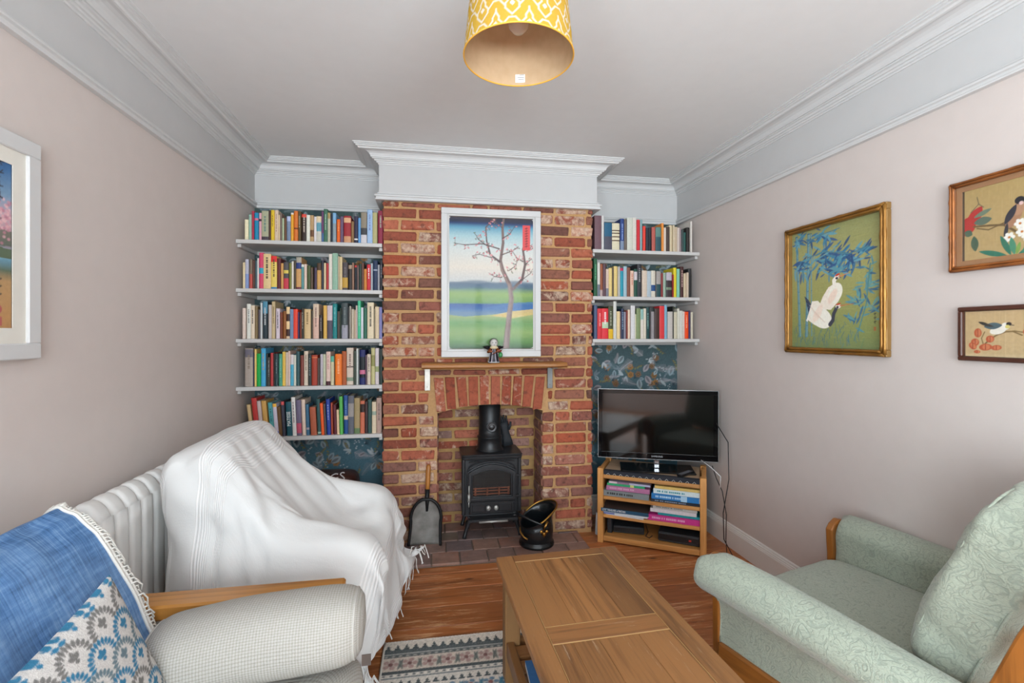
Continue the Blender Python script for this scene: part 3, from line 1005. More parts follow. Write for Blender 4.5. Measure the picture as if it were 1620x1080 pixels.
def cname(h):
    v = [int(h[i:i + 2], 16) for i in (0, 2, 4)]
    return min(NAMED, key=lambda n: sum((a - int(n[1][i:i + 2], 16)) ** 2 for a, i in zip(v, (0, 2, 4))))[0]
ORD = ['', 'first', 'second', 'third', 'fourth', 'fifth', 'sixth', 'seventh', 'eighth', 'ninth', 'tenth', 'eleventh', 'twelfth', 'thirteenth', 'fourteenth', 'fifteenth', 'sixteenth', 'seventeenth', 'eighteenth', 'nineteenth', 'twentieth', 'twenty-first']
m_book = vcol('book_covers', .55, k=1.0)
PAGE = C('CFC4AE')
KB = .98
def book_mesh(wd, h, d, cover, bands, title, lean=0.0, word=None):
    """Spine faces -Y at y = 0, the book stands on z = 0; lean shifts the top sideways."""
    cc = C(cover, KB); mb = MB(); mb.col = cc
    sh = lambda x, y, z: (x - lean * z / h, y, z)
    ct = min(.0028, wd * .2)
    # two boards with rounded spine between them, page block set in from the edges
    nb = 3; r = min(.004, wd * .25)
    prof = [(0, r), (wd * .18, r * .25), (wd * .5, 0), (wd * .82, r * .25), (wd, r)]
    zs = sorted({0.0, 1.0} | {round(1 - b[0], 4) for b in bands} | {round(1 - b[1], 4) for b in bands})
    for z0, z1 in zip(zs[:-1], zs[1:]):
        zm = 1 - (z0 + z1) / 2; c = cc
        for b in bands:
            if b[0] <= zm <= b[1]: c = C(b[2], KB)
        mb.col = c
        for (xa, ya), (xb, yb) in zip(prof[:-1], prof[1:]):
            mb.add([sh(xa, ya, z0 * h), sh(xb, yb, z0 * h), sh(xb, yb, z1 * h), sh(xa, ya, z1 * h)], [(0, 1, 2, 3)])
    mb.col = cc
    mb.add([sh(0, r, 0), sh(0, d, 0), sh(0, d, h), sh(0, r, h)], [(0, 3, 2, 1)])
    mb.add([sh(wd, r, 0), sh(wd, d, 0), sh(wd, d, h), sh(wd, r, h)], [(0, 1, 2, 3)])
    for xa, xb in ((0, ct), (wd - ct, wd)):
        mb.add([sh(xa, r, h), sh(xb, r * .6, h), sh(xb, d, h), sh(xa, d, h)], [(0, 1, 2, 3)])
        mb.add([sh(xa, r, 0), sh(xb, r, 0), sh(xb, d, 0), sh(xa, d, 0)], [(3, 2, 1, 0)])
    mb.add([sh(ct, r * .5, h), sh(wd * .5, 0, h), sh(wd - ct, r * .5, h), sh(wd - ct, .006, h), sh(ct, .006, h)], [(0, 1, 2, 3, 4)])
    mb.col = PAGE; hp = h - .004
    mb.add([sh(ct, .006, hp), sh(wd - ct, .006, hp), sh(wd - ct, d - .003, hp), sh(ct, d - .003, hp)], [(0, 1, 2, 3)])
    mb.add([sh(ct, d - .003, 0), sh(wd - ct, d - .003, 0), sh(wd - ct, d - .003, hp), sh(ct, d - .003, hp)], [(3, 2, 1, 0)])
    if title:
        rt = random.Random(int(wd * 1e5) + int(h * 1e4)); mb.col = C(title, KB)
        z = h * rt.uniform(.82, .9); zb = h * rt.uniform(.3, .5); x0, x1 = wd * .36, wd * .64; y = -.0005
        while z > zb:
            L = rt.uniform(.004, .009)
            mb.add([sh(x0, y, z - L), sh(x1, y, z - L), sh(x1, y, z), sh(x0, y, z)], [(0, 1, 2, 3)])
            z -= L + rt.choice([.0022, .0022, .006])
    me = mb.mesh(m_book, 'book')
    return me
def ordinal(i, n, near, far):
    return ORD[i + 1] + ' from ' + near if i < n - i else ORD[n - i] + ' from ' + far
used_labels = set()
for key, ztop, txt in BOOKS:
    rows = []
    for ln in txt.strip().split('\n'):
        q = ln.split(); x0, x1, h, lw = [float(v) / 1000 for v in q[:4]]; col = q[4]; bands = []; title = None; word = None; i = 5
        while i < len(q):
            if q[i][0] == 't': title = q[i][1:]; i += 1
            elif q[i][0] == 'X': word = q[i][1:]; i += 1
            else: bands.append((float(q[i]), float(q[i + 1]), q[i + 2])); i += 3
        rows.append((x0, x1, h, lw, col, bands, title, word))
    rb = random.Random(ord(key[0]) * 7 + int(key[1])); n = len(rows)
    names = [cname(r[4]) for r in rows]
    for i, (x0, x1, h, lw, col, bands, title, word) in enumerate(rows):
        wd = x1 - x0
        if i and x0 + lw < prev: x0 = prev - lw
        wd = max(.006, x1 - x0); prev = x0 + lw + wd + .0002
        d = min(.24, max(.11, h * rb.uniform(.62, .78)))
        fat = 'slim ' if wd < .012 else ('thick ' if wd > .026 else '')
        tall = 'tall ' if h > .215 else ('short ' if h < .15 else '')
        bnd = ' with a ' + cname(bands[0][2]) + ' band' if bands else (' with spine lettering' if title else '')
        lean = 'leaning ' if lw > .004 else ''
        lo = names[i - 1] + ' book' if i else ('pink wall' if key[0] == 'L' else 'brick chimney')
        hi = names[i + 1] + ' book' if i < n - 1 else ('brick chimney' if key[0] == 'L' else 'pink wall')
        where = SHELF_AT[key].replace('above the armchair', 'by the armchair').replace('above the television', 'by the television')
        lab = '%s%s%s%s book%s on the %s' % (lean, tall, fat, names[i], bnd, where)
        if word: lab = 'teal leaning book with large white MATISSE lettering on the ' + where
        cand = [lab]
        near, far = ('wall', 'bricks') if key[0] == 'L' else ('bricks', 'wall')
        on = ordinal(i, n, near, far)
        cand.append('%s%s book between %s and %s, %s' % (tall or fat, names[i], lo.replace(' book', ''), hi.replace(' book', ''), where))
        if on: cand.append('%s book, %s, on the %s' % (names[i], on, where))
        cand.append('%s%s%s book%s between %s and %s, %s' % (tall, fat, names[i], bnd, lo.replace(' book', ''), hi.replace(' book', ''), where))
        same = [r for r in range(n) if names[r] == names[i]]
        cand.append('%s book, %s %s one from the %s, on the %s' % (names[i], ORD[min(same.index(i) + 1, 21)], names[i], near, where))
        # a label must be true of this book alone: a plain one only where no other book on the shelf reads the same
        pick = None
        tri = lambda r: (names[r], names[r - 1] if r else '', names[r + 1] if r < n - 1 else '')
        if not word and (sum(tri(r) == tri(i) for r in range(n)) > 1 or tri(i)[1] == tri(i)[0] == tri(i)[2]): cand = [lab, cand[2], cand[4]]
        for c_ in cand[1:] if not word else cand:
            if c_ not in used_labels and len(c_.split()) <= 16: pick = c_; break
        if not bands and not title and names.count(names[i]) == 1 and lab not in used_labels: pick = lab
        if bands and sum(1 for r in range(n) if names[r] == names[i] and rows[r][5]) == 1 and len(lab.split()) <= 16 and lab not in used_labels: pick = lab
        used_labels.add(pick)
        me = book_mesh(wd, h, d, col, bands, title, lw)
        o = link('book', me); o.location = (x0 + lw, 3.196 + rb.uniform(-.004, .010), ztop + .0006)
        tag(o, pick, 'book', 'books on the ' + SHELF_AT[key])
        if word:
            tm = text_mesh(word, wd * .92, .0003, sx=.82); tm.materials.append(plain('spine_white', 'ECECE8', .6))
            c = link('spine_lettering', tm, o)
            # lettering runs up the spine
            c.matrix_local = T(wd / 2 - lw * .5, -.0008, h * .5) @ Matrix.Rotation(-math.atan2(lw, h), 4, 'Y') @ Matrix.Rotation(R(90), 4, 'X') @ Matrix.Rotation(R(90), 4, 'Z')

# ================================================================ MANTEL, PRINT AND FIGURINE
m_oak = wood('mantel_oak', '9C6834', '683E1C', 0, 1.2, .5, 1.0)
mt = thing('mantel_shelf', 'waney-edged oak mantel shelf on two steel brackets over the stove', 'shelf', (0, 0, 1.154))
def mant(u, v):
    x = -.062 + .936 * u; rr = random.Random(int(u * 1000)); wv = .012 * mnoise.noise(Vector((u * 6, 3, 0)))
    yf = 3.005 + wv + .03 * max(0, u - .93) * 10 * .3
    prof = [(3.164, 0), (yf + .012, 0), (yf, .010), (yf + .002, .024), (yf + .012, .033), (3.164, .035)]
    y, z = prof[min(int(round(v * 5)), 5)]
    return (x, y, z + .003 * mnoise.noise(Vector((u * 8, v * 3, 5))))
mb = MB(); n = 24
mb.loft([[mant(i / n, j / 5) for j in range(6)] for i in range(n + 1)])
recalc(mb.build('plank', m_oak, mt))
m_steel = plain('bracket_steel', '8A8A88', .45, .8, var=.2)
for x0, c in ((-.045, 'C8C4BC'), (.775, '7A7C7C')):
    mb = MB(); mb.box(x0, x0 + .034, 3.150, 3.163, -.148, -.001, .001).box(x0, x0 + .034, 3.02, 3.163, -.005, -.0005, .001)
    mb.box(x0 + .013, x0 + .021, 3.145, 3.15, -.128, -.120, .002)
    mb.build('bracket', plain('bracket_' + c, c, .5, .6, var=.15), mt)

m_wframe = plain('frame_white', 'C8C8C8', .4, var=.01)
def framed(name, label, cat, w, h, fw, fd, mat_frame, cv, mat_print, M, mount=None, gls=.12, mount_w=0.0, k=1.0):
    """A picture: local X across, Z up, facing -Y, back at y = 0."""
    o = thing(name, label, cat); o.matrix_world = M
    mb = MB()
    for a, b, c, d in ((0, w, 0, fw), (0, w, h - fw, h), (0, fw, fw, h - fw), (w - fw, w, fw, h - fw)):
        mb.box(a, b, -fd, 0, c, d, .003)
    mb.build('frame', mat_frame, o)
    MB().box(fw * .5, w - fw * .5, -.006, -.002, fw * .5, h - fw * .5).build('backing', plain('backing_board', '6A5A48', .9), o)
    if mount:
        m2 = MB(); a = fw * .8; b = fw + mount_w
        for q in ((a, w - a, a, b), (a, w - a, h - b, h - a), (a, b, b, h - b), (w - b, w - a, b, h - b)):
            m2.box(q[0], q[1], -fd + .008, -fd + .010, q[2], q[3])
        m2.build('mount', mount, o)
    p = link('print', cv.mesh(mat_print, k=k), o); p.location = ((w - cv.w) / 2, -.0065 if not mount else -fd + .0105, (h - cv.h) / 2)
    if gls:
        g = MB().box(fw * .9, w - fw * .9, -fd + .004, -fd + .0055, fw * .9, h - fw * .9).build('pane', glass('picture_glass_%d' % round(gls * 1000), gloss=gls, soft=.06 if w > .6 and h > .9 else .02), o)
    return o
m_print = vcol('print_paper', .6, k=1.0)
KP = .98
# landscape print with a blossoming tree over river fields
pw, ph = .560, .862
cv = Canvas(pw, ph, .0032)
cv.vgrad([(0, '3A5A40'), (.05, '5E8A4C'), (.12, '8AA866'), (.2, '6A9A60'), (.27, 'A8B078'), (.30, '3A68A0'), (.335, '2E5494'), (.35, '6A9458'), (.42, '8AA860'), (.46, '5A7A78'), (.485, '44607E'), (.51, 'C8CCCC'),
          (.62, 'DCD4C8'), (.76, 'CCD2D0'), (.86, 'A4C4CA'), (.925, '5C98B4'), (.955, '26406E'), (.97, '2A3248'), (1, '3A3440')])
rp = random.Random(21)
cv.poly([(0, .26), (.20, .255), (.36, .30), (.56, .31), (.56, .24), (.30, .225), (.1, .21), (0, .22)], '3E70A8', .75)
cv.poly([(.27, .215), (.40, .245), (.56, .262), (.56, .225), (.42, .20)], 'D0B878', .9)
for i in range(46):
    y = rp.uniform(.02, .40); x = rp.uniform(0, .5)
    if not .2 < y < .31: cv.stroke([(x, y), (x + rp.uniform(.05, .16), y + rp.uniform(-.004, .004))], .0016, rp.choice(['4E7A48', '9AB070', '7A9A5A']), .5)
for i in range(5): cv.ell(.05 + .13 * i, .415 + .012 * (i % 2), .11, .022, '50687E', 0, .7, 4)
trunk = [(.375, .0), (.385, .10), (.395, .20), (.412, .33), (.400, .42), (.352, .52), (.338, .58)]
cv.stroke(trunk, .021, '7E6A66', 1, .011)
cv.stroke([(x - .006, y) for x, y in trunk], .008, 'A08C84', .7, .004)
cv.stroke([(.338, .58), (.356, .70), (.352, .80), (.36, .862)], .010, '786460', 1, .007)
cv.stroke([(.425, .395), (.485, .46), (.505, .56), (.49, .66), (.50, .70)], .010, '6E5C5A', 1, .006)
def branch(pts, w0):
    cv.stroke(pts, w0, '5E4E4E', 1, w0 * .35)
    for i in range(len(pts) - 1):
        for _ in range(5):
            t_ = rp.random(); x = pts[i][0] * (1 - t_) + pts[i + 1][0] * t_; y = pts[i][1] * (1 - t_) + pts[i + 1][1] * t_
            a = rp.uniform(0, 6.28); L = rp.uniform(.01, .03); x2, y2 = x + L * math.cos(a), y + L * math.sin(a)
            cv.stroke([(x, y), (x2, y2)], .0012, '6A5450', .9)
            for _ in range(2):
                q = rp.random()
                if q < .55: cv.ell(x2 + rp.uniform(-.006, .006), y2 + rp.uniform(-.006, .006), .0048, .0042, rp.choice(['C86470', 'D88890', 'E0A8A8']), 0, .9)
                else: cv.leaf(x2, y2, x2 + rp.uniform(-.014, .014), y2 + rp.uniform(-.012, .012), .0034, rp.choice(['6A7A58', '8A6A5A', '566A60']), .9)
branch([(.332, .575), (.27, .62), (.246, .71), (.24, .80), (.29, .85)], .007)
branch([(.246, .68), (.19, .72), (.17, .755)], .004); branch([(.33, .66), (.22, .69), (.10, .68), (.03, .69)], .0045)
branch([(.28, .60), (.20, .62), (.15, .61)], .003); branch([(.345, .62), (.42, .65), (.46, .68)], .004); branch([(.352, .73), (.40, .76), (.44, .82)], .004)
branch([(.49, .58), (.45, .60), (.41, .66)], .004); branch([(.505, .56), (.55, .60)], .004); branch([(.49, .65), (.54, .67), (.555, .70)], .003); branch([(.46, .44), (.54, .50), (.555, .53)], .003)
branch([(.35, .80), (.30, .84), (.27, .86)], .003); branch([(.345, .47), (.30, .475), (.26, .50)], .003); branch([(.40, .52), (.44, .55), (.46, .60)], .003)
cv.rect(.488, .540, .655, .822, 'D84E50')
for y in np.linspace(.68, .80, 8): cv.stroke([(.506, y), (.522, y + .004)], .0024, '702830'); cv.stroke([(.514, y - .006), (.513, y + .007)], .0018, '702830', .8)
# rounded corners of the printed block
for cx, cy in ((0, 0), (pw, 0), (0, ph), (pw, ph)):
    for k in range(1):
        sx_, sy_ = (1 if cx == 0 else -1), (1 if cy == 0 else -1); q0 = .016
        cv.poly([(cx, cy)] + [(cx + sx_ * q0 * (1 - math.sin(a_)), cy + sy_ * q0 * (1 - math.cos(a_))) for a_ in np.linspace(0, math.pi / 2, 8)], 'D8D8D6')
fr = framed('tree_print', 'large white-framed print of a blossoming tree above the mantel shelf', 'picture', .662, .975, .040, .030, m_wframe, cv, m_print,
       T(.061, 3.158, 1.222), mount=plain('mount_white', 'C4C4C2', .8), gls=.006, mount_w=.012, k=KP)

# figurine: winged musician in a striped robe
fg = thing('angel_figurine', 'small china angel with dark wings playing a fiddle on the mantel shelf', 'figurine', (.395, 3.055, 1.189))
m_china = plain('china_white', 'C8C4C0', .2); m_black = plain('china_black', '1C1A22', .2)
mb = MB(); mb.smooth = True; st = 16
prof = [(.036, .0), (.037, .006), (.034, .012), (.030, .03), (.025, .055), (.020, .075), (.017, .09), (.015, .098)]
mb.col = C('1C1A24')
b0 = len(mb.f)
rings = [[((r * (1 + .05 * (k % 2))) * math.cos(2 * math.pi * k / 32), .8 * (r * (1 + .05 * (k % 2))) * math.sin(2 * math.pi * k / 32), z) for k in range(32)] for r, z in prof]
mb.loft(rings)
for i in range(b0, len(mb.f)):
    j = (i - b0) % 32; row = (i - b0) // 32
    mb.fc[i] = C('B8C0C4') if row == 0 else (C('B0A8B4') if j % 4 == 1 else C('1C1A26'))
mb.build('robe', vcol('china_paint', .25), fg)
mb = MB(); mb.smooth = True
mb.ball((0, -.006, .126), .025, .022, .027, 14, 10); mb.ball((0, -.026, .124), .004, .004, .004, 6, 4)
mb.ball((-.0225, -.002, .124), .004, .005, .006, 6, 4).ball((.0225, -.002, .124), .004, .005, .006, 6, 4)
mb.build('head', m_china, fg)
mb = MB(); mb.smooth = True
mb.ball((0, .005, .133), .0285, .022, .0245, 14, 8)
mb.build('hair', plain('china_grey', '4A484A', .3), fg)
mb = MB(); mb.smooth = True
for s_ in (-1, 1):
    mb.ball((s_ * .0095, -.0265, .129), .0034, .0022, .0026, 6, 4)
mb.ball((0, -.0255, .113), .0055, .0025, .0016, 6, 4)
mb.build('face_paint', m_black, fg)
mb = MB(); mb.smooth = True
mb.ball((0, -.008, .098), .027, .018, .012, 14, 6)
mb.build('ruff', plain('china_cream', 'D2C4A0', .25), fg)
for s_ in (-1, 1):
    mb = MB(); mb.smooth = True
    mb.loft([[(s_ * .012, .014, .085), (s_ * .012, .017, .105), (s_ * .012, .020, .09)], [(s_ * .04, .016, .082), (s_ * .04, .02, .108), (s_ * .04, .023, .09)], [(s_ * .068, .02, .100), (s_ * .069, .022, .104), (s_ * .068, .024, .101)]])
    recalc(mb.build('wing', m_black, fg))
    mb = MB(); mb.smooth = True
    mb.tube([(s_ * .016, -.004, .094), (s_ * .036, -.012, .070), (s_ * .014, -.030, .074)], [.010, .011, .006], 8)
    mb.build('sleeve', plain('china_amber', '8E4A24', .25), fg)
mb = MB(); mb.smooth = True
mb.ball((.042, -.012, .050), .015, .014, .018, 10, 7); mb.build('drape', plain('china_green', '3E8A50', .2), fg)
mb = MB(); mb.smooth = True
mb.ball((.034, -.026, .078), .015, .008, .008, 10, 6); mb.tube([(.024, -.026, .074), (-.012, -.030, .056)], .003, 6)
mb.build('fiddle', plain('fiddle_wood', '96482A', .3), fg)
mb = MB(); mb.tube([(-.02, -.034, .050), (.052, -.034, .086)], .0014, 5); mb.build('bow', m_black, fg)
# ================================================================ WOOD STOVE
m_iron = plain('cast_iron', '303134', .38, .35, var=.15, bump=.12, bscale=180)
m_iron2 = plain('dull_iron', '1C1D1F', .6, .2, var=.2)
m_bar = plain('worn_steel', 'B4B4B0', .4, .45, var=.2)
stv = thing('wood_stove', 'black cast-iron wood stove with arched glass door in the brick fireplace', 'stove', (.40, 3.19, .022))
bw = .190
mb = MB(); mb.box(-bw, bw, .018, .235, .135, .512, .006); mb.box(-bw - .006, bw + .006, .012, .240, .128, .142, .004)
for s_ in (-1, 1): mb.box(s_ * bw - .012, s_ * bw + .012, .004, .03, .14, .512, .005)
bevel(mb.build('body', m_iron, stv), .002)
mb = MB()
pf = squircle(1, 1, .12, 32)
rings = []
for sx, z in ((.196, .510), (.204, .516), (.206, .526), (.200, .531), (.206, .535), (.208, .541), (.202, .546)):
    rings.append([(a * sx, .115 + b * (sx * .66), z) for a, b in pf])
mb.loft(rings); mb.build('top_plate', m_iron, stv)
def arch_pts(hw, zb, zs, zt, n=14):
    return [(-hw, zb), (hw, zb)] + [(hw * math.cos(math.pi * k / n) if False else hw * (1 - 2 * k / n), zs + (zt - zs) * (1 - (2 * k / n - 1) ** 2)) for k in range(n + 1)]
def ring_face(mb, outer, inner, y0, y1):
    n = len(outer); vs = [(x, y0, z) for x, z in outer] + [(x, y0, z) for x, z in inner] + [(x, y1, z) for x, z in outer] + [(x, y1, z) for x, z in inner]; fs = []
    for i in range(n):
        j = (i + 1) % n
        fs += [(i, j, n + j, n + i), (2 * n + i, 3 * n + i, 3 * n + j, 2 * n + j), (i, 2 * n + i, 2 * n + j, j), (n + i, n + j, 3 * n + j, 3 * n + i)]
    mb.add(vs, fs)
o1 = arch_pts(.160, .236, .420, .474); i1 = arch_pts(.137, .254, .410, .446); i2 = arch_pts(.128, .262, .404, .436); o0 = arch_pts(.168, .228, .428, .484)
mb = MB(); ring_face(mb, o1, i1, -.012, .02); ring_face(mb, i1, i2, -.005, .02); ring_face(mb, o0, o1, -.004, .02)
bevel(recalc(mb.build('door', m_iron, stv)), .003, 2, 30)
door = [c for c in stv.children if c.name.startswith('door')][0]
MB().prism([(x, z) for x, z in i2], .004, .007, 'y').build('pane', glass('stove_glass', (.94, .92, .90), .02), door)
mb = MB(); mb.prism(arch_pts(.135, .25, .41, .445), .10, .105, 'y'); recalc(mb.build('fire_back', plain('fire_brick', '6E5E52', .95, var=.45, bump=.4, bscale=30), stv))
mb = MB()
for z in (.268, .288, .306): mb.box(-.126, .126, .016, .026, z, z + .008, .002)
for x in (-.11, -.03, .05, .115): mb.box(x - .006, x + .006, .014, .026, .262, .316, .002)
mb.build('grate', plain('rusty_iron', '8A5A4A', .8, .2, var=.3), stv)
mb = MB(); mb.smooth = True
for x, y, r, a in ((-.05, .06, .024, .3), (.06, .07, .022, -.4), (0, .075, .02, .1)):
    mb.tube([(x - .06 * math.cos(a), y, .30 + .06 * math.sin(a) * .4), (x + .06 * math.cos(a), y, .30 - .06 * math.sin(a) * .4)], r, 9)
mb.build('embers', plain('charred_log', '4A4038', .95, var=.5), stv)
mb = MB()   # relief scrolls over the door
for s_ in (-1, 1):
    mb.tube([(s_ * .165, -.002, .43), (s_ * .15, -.004, .462), (s_ * .10, -.004, .488), (s_ * .03, -.004, .498)], [.004, .005, .005, .003], 6)
    mb.tube([(s_ * .155, -.002, .492), (s_ * .10, -.004, .500), (s_ * .07, -.004, .494)], .004, 6)
mb.tube([(-.03, -.003, .497), (0, -.006, .501), (.03, -.003, .497)], .005, 6)
mb.smooth = True; mb.build('relief', m_iron, stv)
mb = MB(); mb.box(-.150, .150, -.006, .02, .146, .226, .004); mb.box(-.135, -.045, -.010, 0, .160, .212, .003); mb.box(.045, .135, -.010, 0, .160, .212, .003)
ash = mb.build('ash_door', m_iron, stv)
for s_ in (-1, 1):
    mb = MB(); mb.smooth = True; mb.ball((s_ * .026, -.016, .186), .016, .009, .018, 10, 6); mb.build('knob', m_bar, ash)
mb = MB(); mb.box(-.165, .165, -.075, .02, .118, .130, .004); mb.box(-.165, .165, -.078, -.068, .118, .136, .003); led = mb.build('ash_ledge', m_iron, stv)
mb = MB(); mb.smooth = True; mb.tube([(-.095, -.083, .122), (.095, -.083, .122)], .007, 8); mb.build('bar', m_bar, led)
for sx, y in ((-1, -.005), (1, -.005), (-1, .22), (1, .22)):
    mb = MB(); mb.smooth = True
    mb.tube([(sx * .150, y, .135), (sx * .160, y - .006, .105), (sx * .172, y - .012, .06), (sx * .186, y - .020, .012), (sx * .188, y - .022, .0)], [.020, .019, .013, .012, .015], 10)
    mb.build('leg', m_iron, stv)
mb = MB(); mb.smooth = True
mb.tube([(-.155, -.016, .34), (-.157, -.03, .325), (-.158, -.030, .29)], .005, 7); mb.tube([(-.158, -.030, .29), (-.158, -.030, .24)], .0085, 8)
mb.tube([(-.158, -.030, .24), (-.158, -.026, .205)], .004, 6)
mb.build('handle', m_bar, door)
mb = MB()
for z in (.39, .25): mb.box(.158, .190, -.012, .006, z, z + .014, .003)
mb.build('hinge', m_iron, door)
mb = MB(); mb.smooth = True
mb.lathe([(.098, .546), (.094, .552), (.088, .562), (.084, .60), (.083, .63), (.087, .636), (.087, .642), (.078, .645), (.076, .70), (.075, 1.02)], 28, 0, .13)
fl = mb.build('flue_pipe', plain('flue_black', '1E2023', .38, .3, var=.1), stv)
mb = MB(M=T(.006, .054, .715) @ Matrix.Rotation(R(90), 4, 'X')); mb.smooth = True
mb.lathe([(.036, -.006), (.036, .002), (.030, .004), (.028, .001), (.018, .001), (.016, .005), (.008, .006)], 20)
mb.build('damper_dial', plain('damper_metal', '4A4A4C', .35, .8, var=.2), fl)
# stove gloves standing on the stove
m_glove = plain('glove_leather', '23262B', .7, var=.12, bump=.2, bscale=120)
for k, (x, y, a, fing) in enumerate(((.505, 3.41, -.30, False), (.545, 3.385, .12, True))):
    g = thing('stove_glove', ['black leather stove gauntlet lying back against the recess beside the flue pipe', 'black stove gauntlet with fingers upward at the corner of the stove top'][k], 'glove', (x, y, .5695), 0, 'stove gloves')
    mb = MB(M=Matrix.Rotation(a, 4, 'Y') if not fing else Matrix.Rotation(-.22, 4, 'Y')); mb.smooth = True
    prof = [(.036, .012, 0), (.033, .014, .04), (.027, .015, .08), (.026, .016, .11), (.031, .018, .14), (.034, .018, .17)] if fing else [(.030, .012, 0), (.030, .014, .05), (.036, .016, .10), (.042, .017, .15), (.040, .015, .20), (.030, .012, .232), (.012, .006, .245)]
    off = min(0, 0)
    mb.loft([[(w_ * c, d_ * s2, z + .006) for c, s2 in ((math.cos(2 * math.pi * q / 14), math.sin(2 * math.pi * q / 14)) for q in range(14))] for w_, d_, z in prof])
    mb.build('cuff' if fing else 'gauntlet', m_glove, g)
    if fing:
        for q, (fx, L) in enumerate(((-.024, .045), (-.008, .056), (.008, .058), (.024, .048))):
            mb = MB(M=Matrix.Rotation(-.22, 4, 'Y')); mb.smooth = True
            mb.tube([(fx * .9, 0, .16), (fx, -.004, .17 + L * .5), (fx * 1.15, -.012, .17 + L)], [.0095, .0085, .006], 8); mb.build('finger', m_glove, g)
        mb = MB(M=Matrix.Rotation(-.22, 4, 'Y')); mb.smooth = True
        mb.tube([(.024, -.004, .12), (.042, -.010, .145), (.050, -.014, .17)], [.012, .010, .007], 8); mb.build('thumb', m_glove, g)

# ---------------------------------------------------------------- coal scuttle
m_bk = plain('scuttle_black', '15191C', .22, .1, var=.1); m_brass = plain('brass', 'B08440', .32, .9, var=.2)
sc_ = thing('coal_scuttle', 'black helmet coal scuttle with brass rim standing on the hearth tiles', 'coal scuttle', (.668, 3.015, .0235))
th0 = R(20); N = 40
def ringpt(r, z, k, tilt, flare, cx=0):
    t_ = 2 * math.pi * k / N; c = math.cos(t_ - th0)
    rr = r + flare * max(0, c) ** 2
    return (cx * math.cos(th0) + rr * math.cos(t_), cx * math.sin(th0) + rr * math.sin(t_), z + tilt * c)
mb = MB(); mb.smooth = True
prof = [(.112, 0, 0, 0), (.114, .008, 0, 0), (.112, .018, 0, 0), (.102, .026, 0, 0), (.100, .036, 0, 0), (.104, .042, 0, 0), (.106, .07, 0, 0), (.108, .10, .004, 0), (.104, .128, .016, 0), (.098, .150, .034, .004), (.100, .170, .050, .018), (.106, .186, .062, .034)]
mb.loft([[ringpt(r, z, k, tl, fl_) for k in range(N)] for r, z, tl, fl_ in prof], True, True, False)
body = mb.build('body', m_bk, sc_); sm = body.modifiers.new('sheet_thickness', 'SOLIDIFY'); sm.thickness = .003; sm.offset = -1
mb = MB(); mb.smooth = True
mb.tube([ringpt(.106, .186, k + N * th0 / 2 / math.pi, .062, .034) for k in np.linspace(-12.5, 11, 30)], .0055, 8); mb.build('rim', m_brass, sc_)
mb = MB(); mb.smooth = True; fx, fy, fz = .024, -.106, .115
mb.tube([(.050, -.094, .172), (fx + .006, fy - .002, .150), (fx, fy - .004, fz + .01)], [.008, .009, .007], 8)
for dx, dz in ((-.017, 0), (.017, 0)): mb.ball((fx + dx, fy - .003, fz + dz), .011, .005, .010, 8, 6)
mb.loft([[(fx - .014, fy - .004, fz - .006), (fx, fy - .009, fz - .003), (fx + .014, fy - .004, fz - .006)], [(fx - .015, fy - .005, fz - .016), (fx, fy - .009, fz - .016), (fx + .015, fy - .005, fz - .016)], [(fx - .002, fy - .002, fz - .036), (fx, fy - .004, fz - .037), (fx + .002, fy - .002, fz - .036)]])
mb.build('fleuron', m_brass, sc_)
mb = MB(); mb.smooth = True; mb.tube([(-.112, -.02, .118), (-.116, -.055, .100), (-.098, -.082, .078), (-.078, -.094, .068)], .005, 8); mb.build('side_handle', m_brass, sc_)
mb = MB(); mb.smooth = True
mb.tube([(-.108, .03, .195), (-.128, .0, .208), (-.120, -.04, .205), (-.06, -.085, .185), (.0, -.112, .165), (.035, -.108, .150)], [.007, .010, .010, .007, .006, .006], 8)
mb.build('bail_handle', m_bk, sc_)

# ---------------------------------------------------------------- hearth shovel
shv = thing('hearth_shovel', 'wide steel hearth shovel with wooden handle leaning on the brick pier', 'shovel', (-.045, 3.115, .0235))
Ms = Matrix.Rotation(R(3), 4, 'Y') @ Matrix.Rotation(R(-6), 4, 'X')
def blade(u, v):
    z = .29 * v; hw = .100 - .010 * math.sin(v * 3.1) * .6
    if v > .55: hw = .097 * math.sqrt(max(0, 1 - ((v - .55) / .46) ** 2))
    x = (2 * u - 1) * hw
    return (x, -.020 * abs(2 * u - 1) ** 3 - .012 * v ** 3, z)
mb = MB(M=Ms); mb.smooth = True; mb.grid(blade, 16, 18)
o = mb.build('blade', plain('shovel_steel', '8A8884', .55, .3, var=.3, bump=.15, bscale=60), shv); o.modifiers.new('sheet', 'SOLIDIFY').thickness = .003
mb = MB(M=Ms); mb.smooth = True
edge = [blade(1, v) for v in np.linspace(0, .99, 18)] + [blade(0, v) for v in np.linspace(.99, 0, 18)]
mb.tube([(x, y - .004, z) for x, y, z in edge], .010, 8); mb.build('rim', plain('shovel_black', '1A1B1D', .5, .3), shv)
mb = MB(M=Ms); mb.smooth = True; mb.tube([(.004, -.018, .21), (.002, -.020, .28), (0, -.010, .30), (0, -.006, .345)], [.007, .013, .015, .016], 10); mb.build('socket', plain('shovel_black', '1A1B1D'), shv)
mb = MB(M=Ms); mb.smooth = True; mb.tube([(0, -.006, .34), (0, -.006, .38), (-.001, -.006, .45), (-.001, -.006, .492), (-.001, -.006, .502)], [.014, .015, .0165, .015, .008], 12)
mb.build('handle', wood('shovel_handle', 'B47838', '8A5524', 2, 1.5, .4), shv)

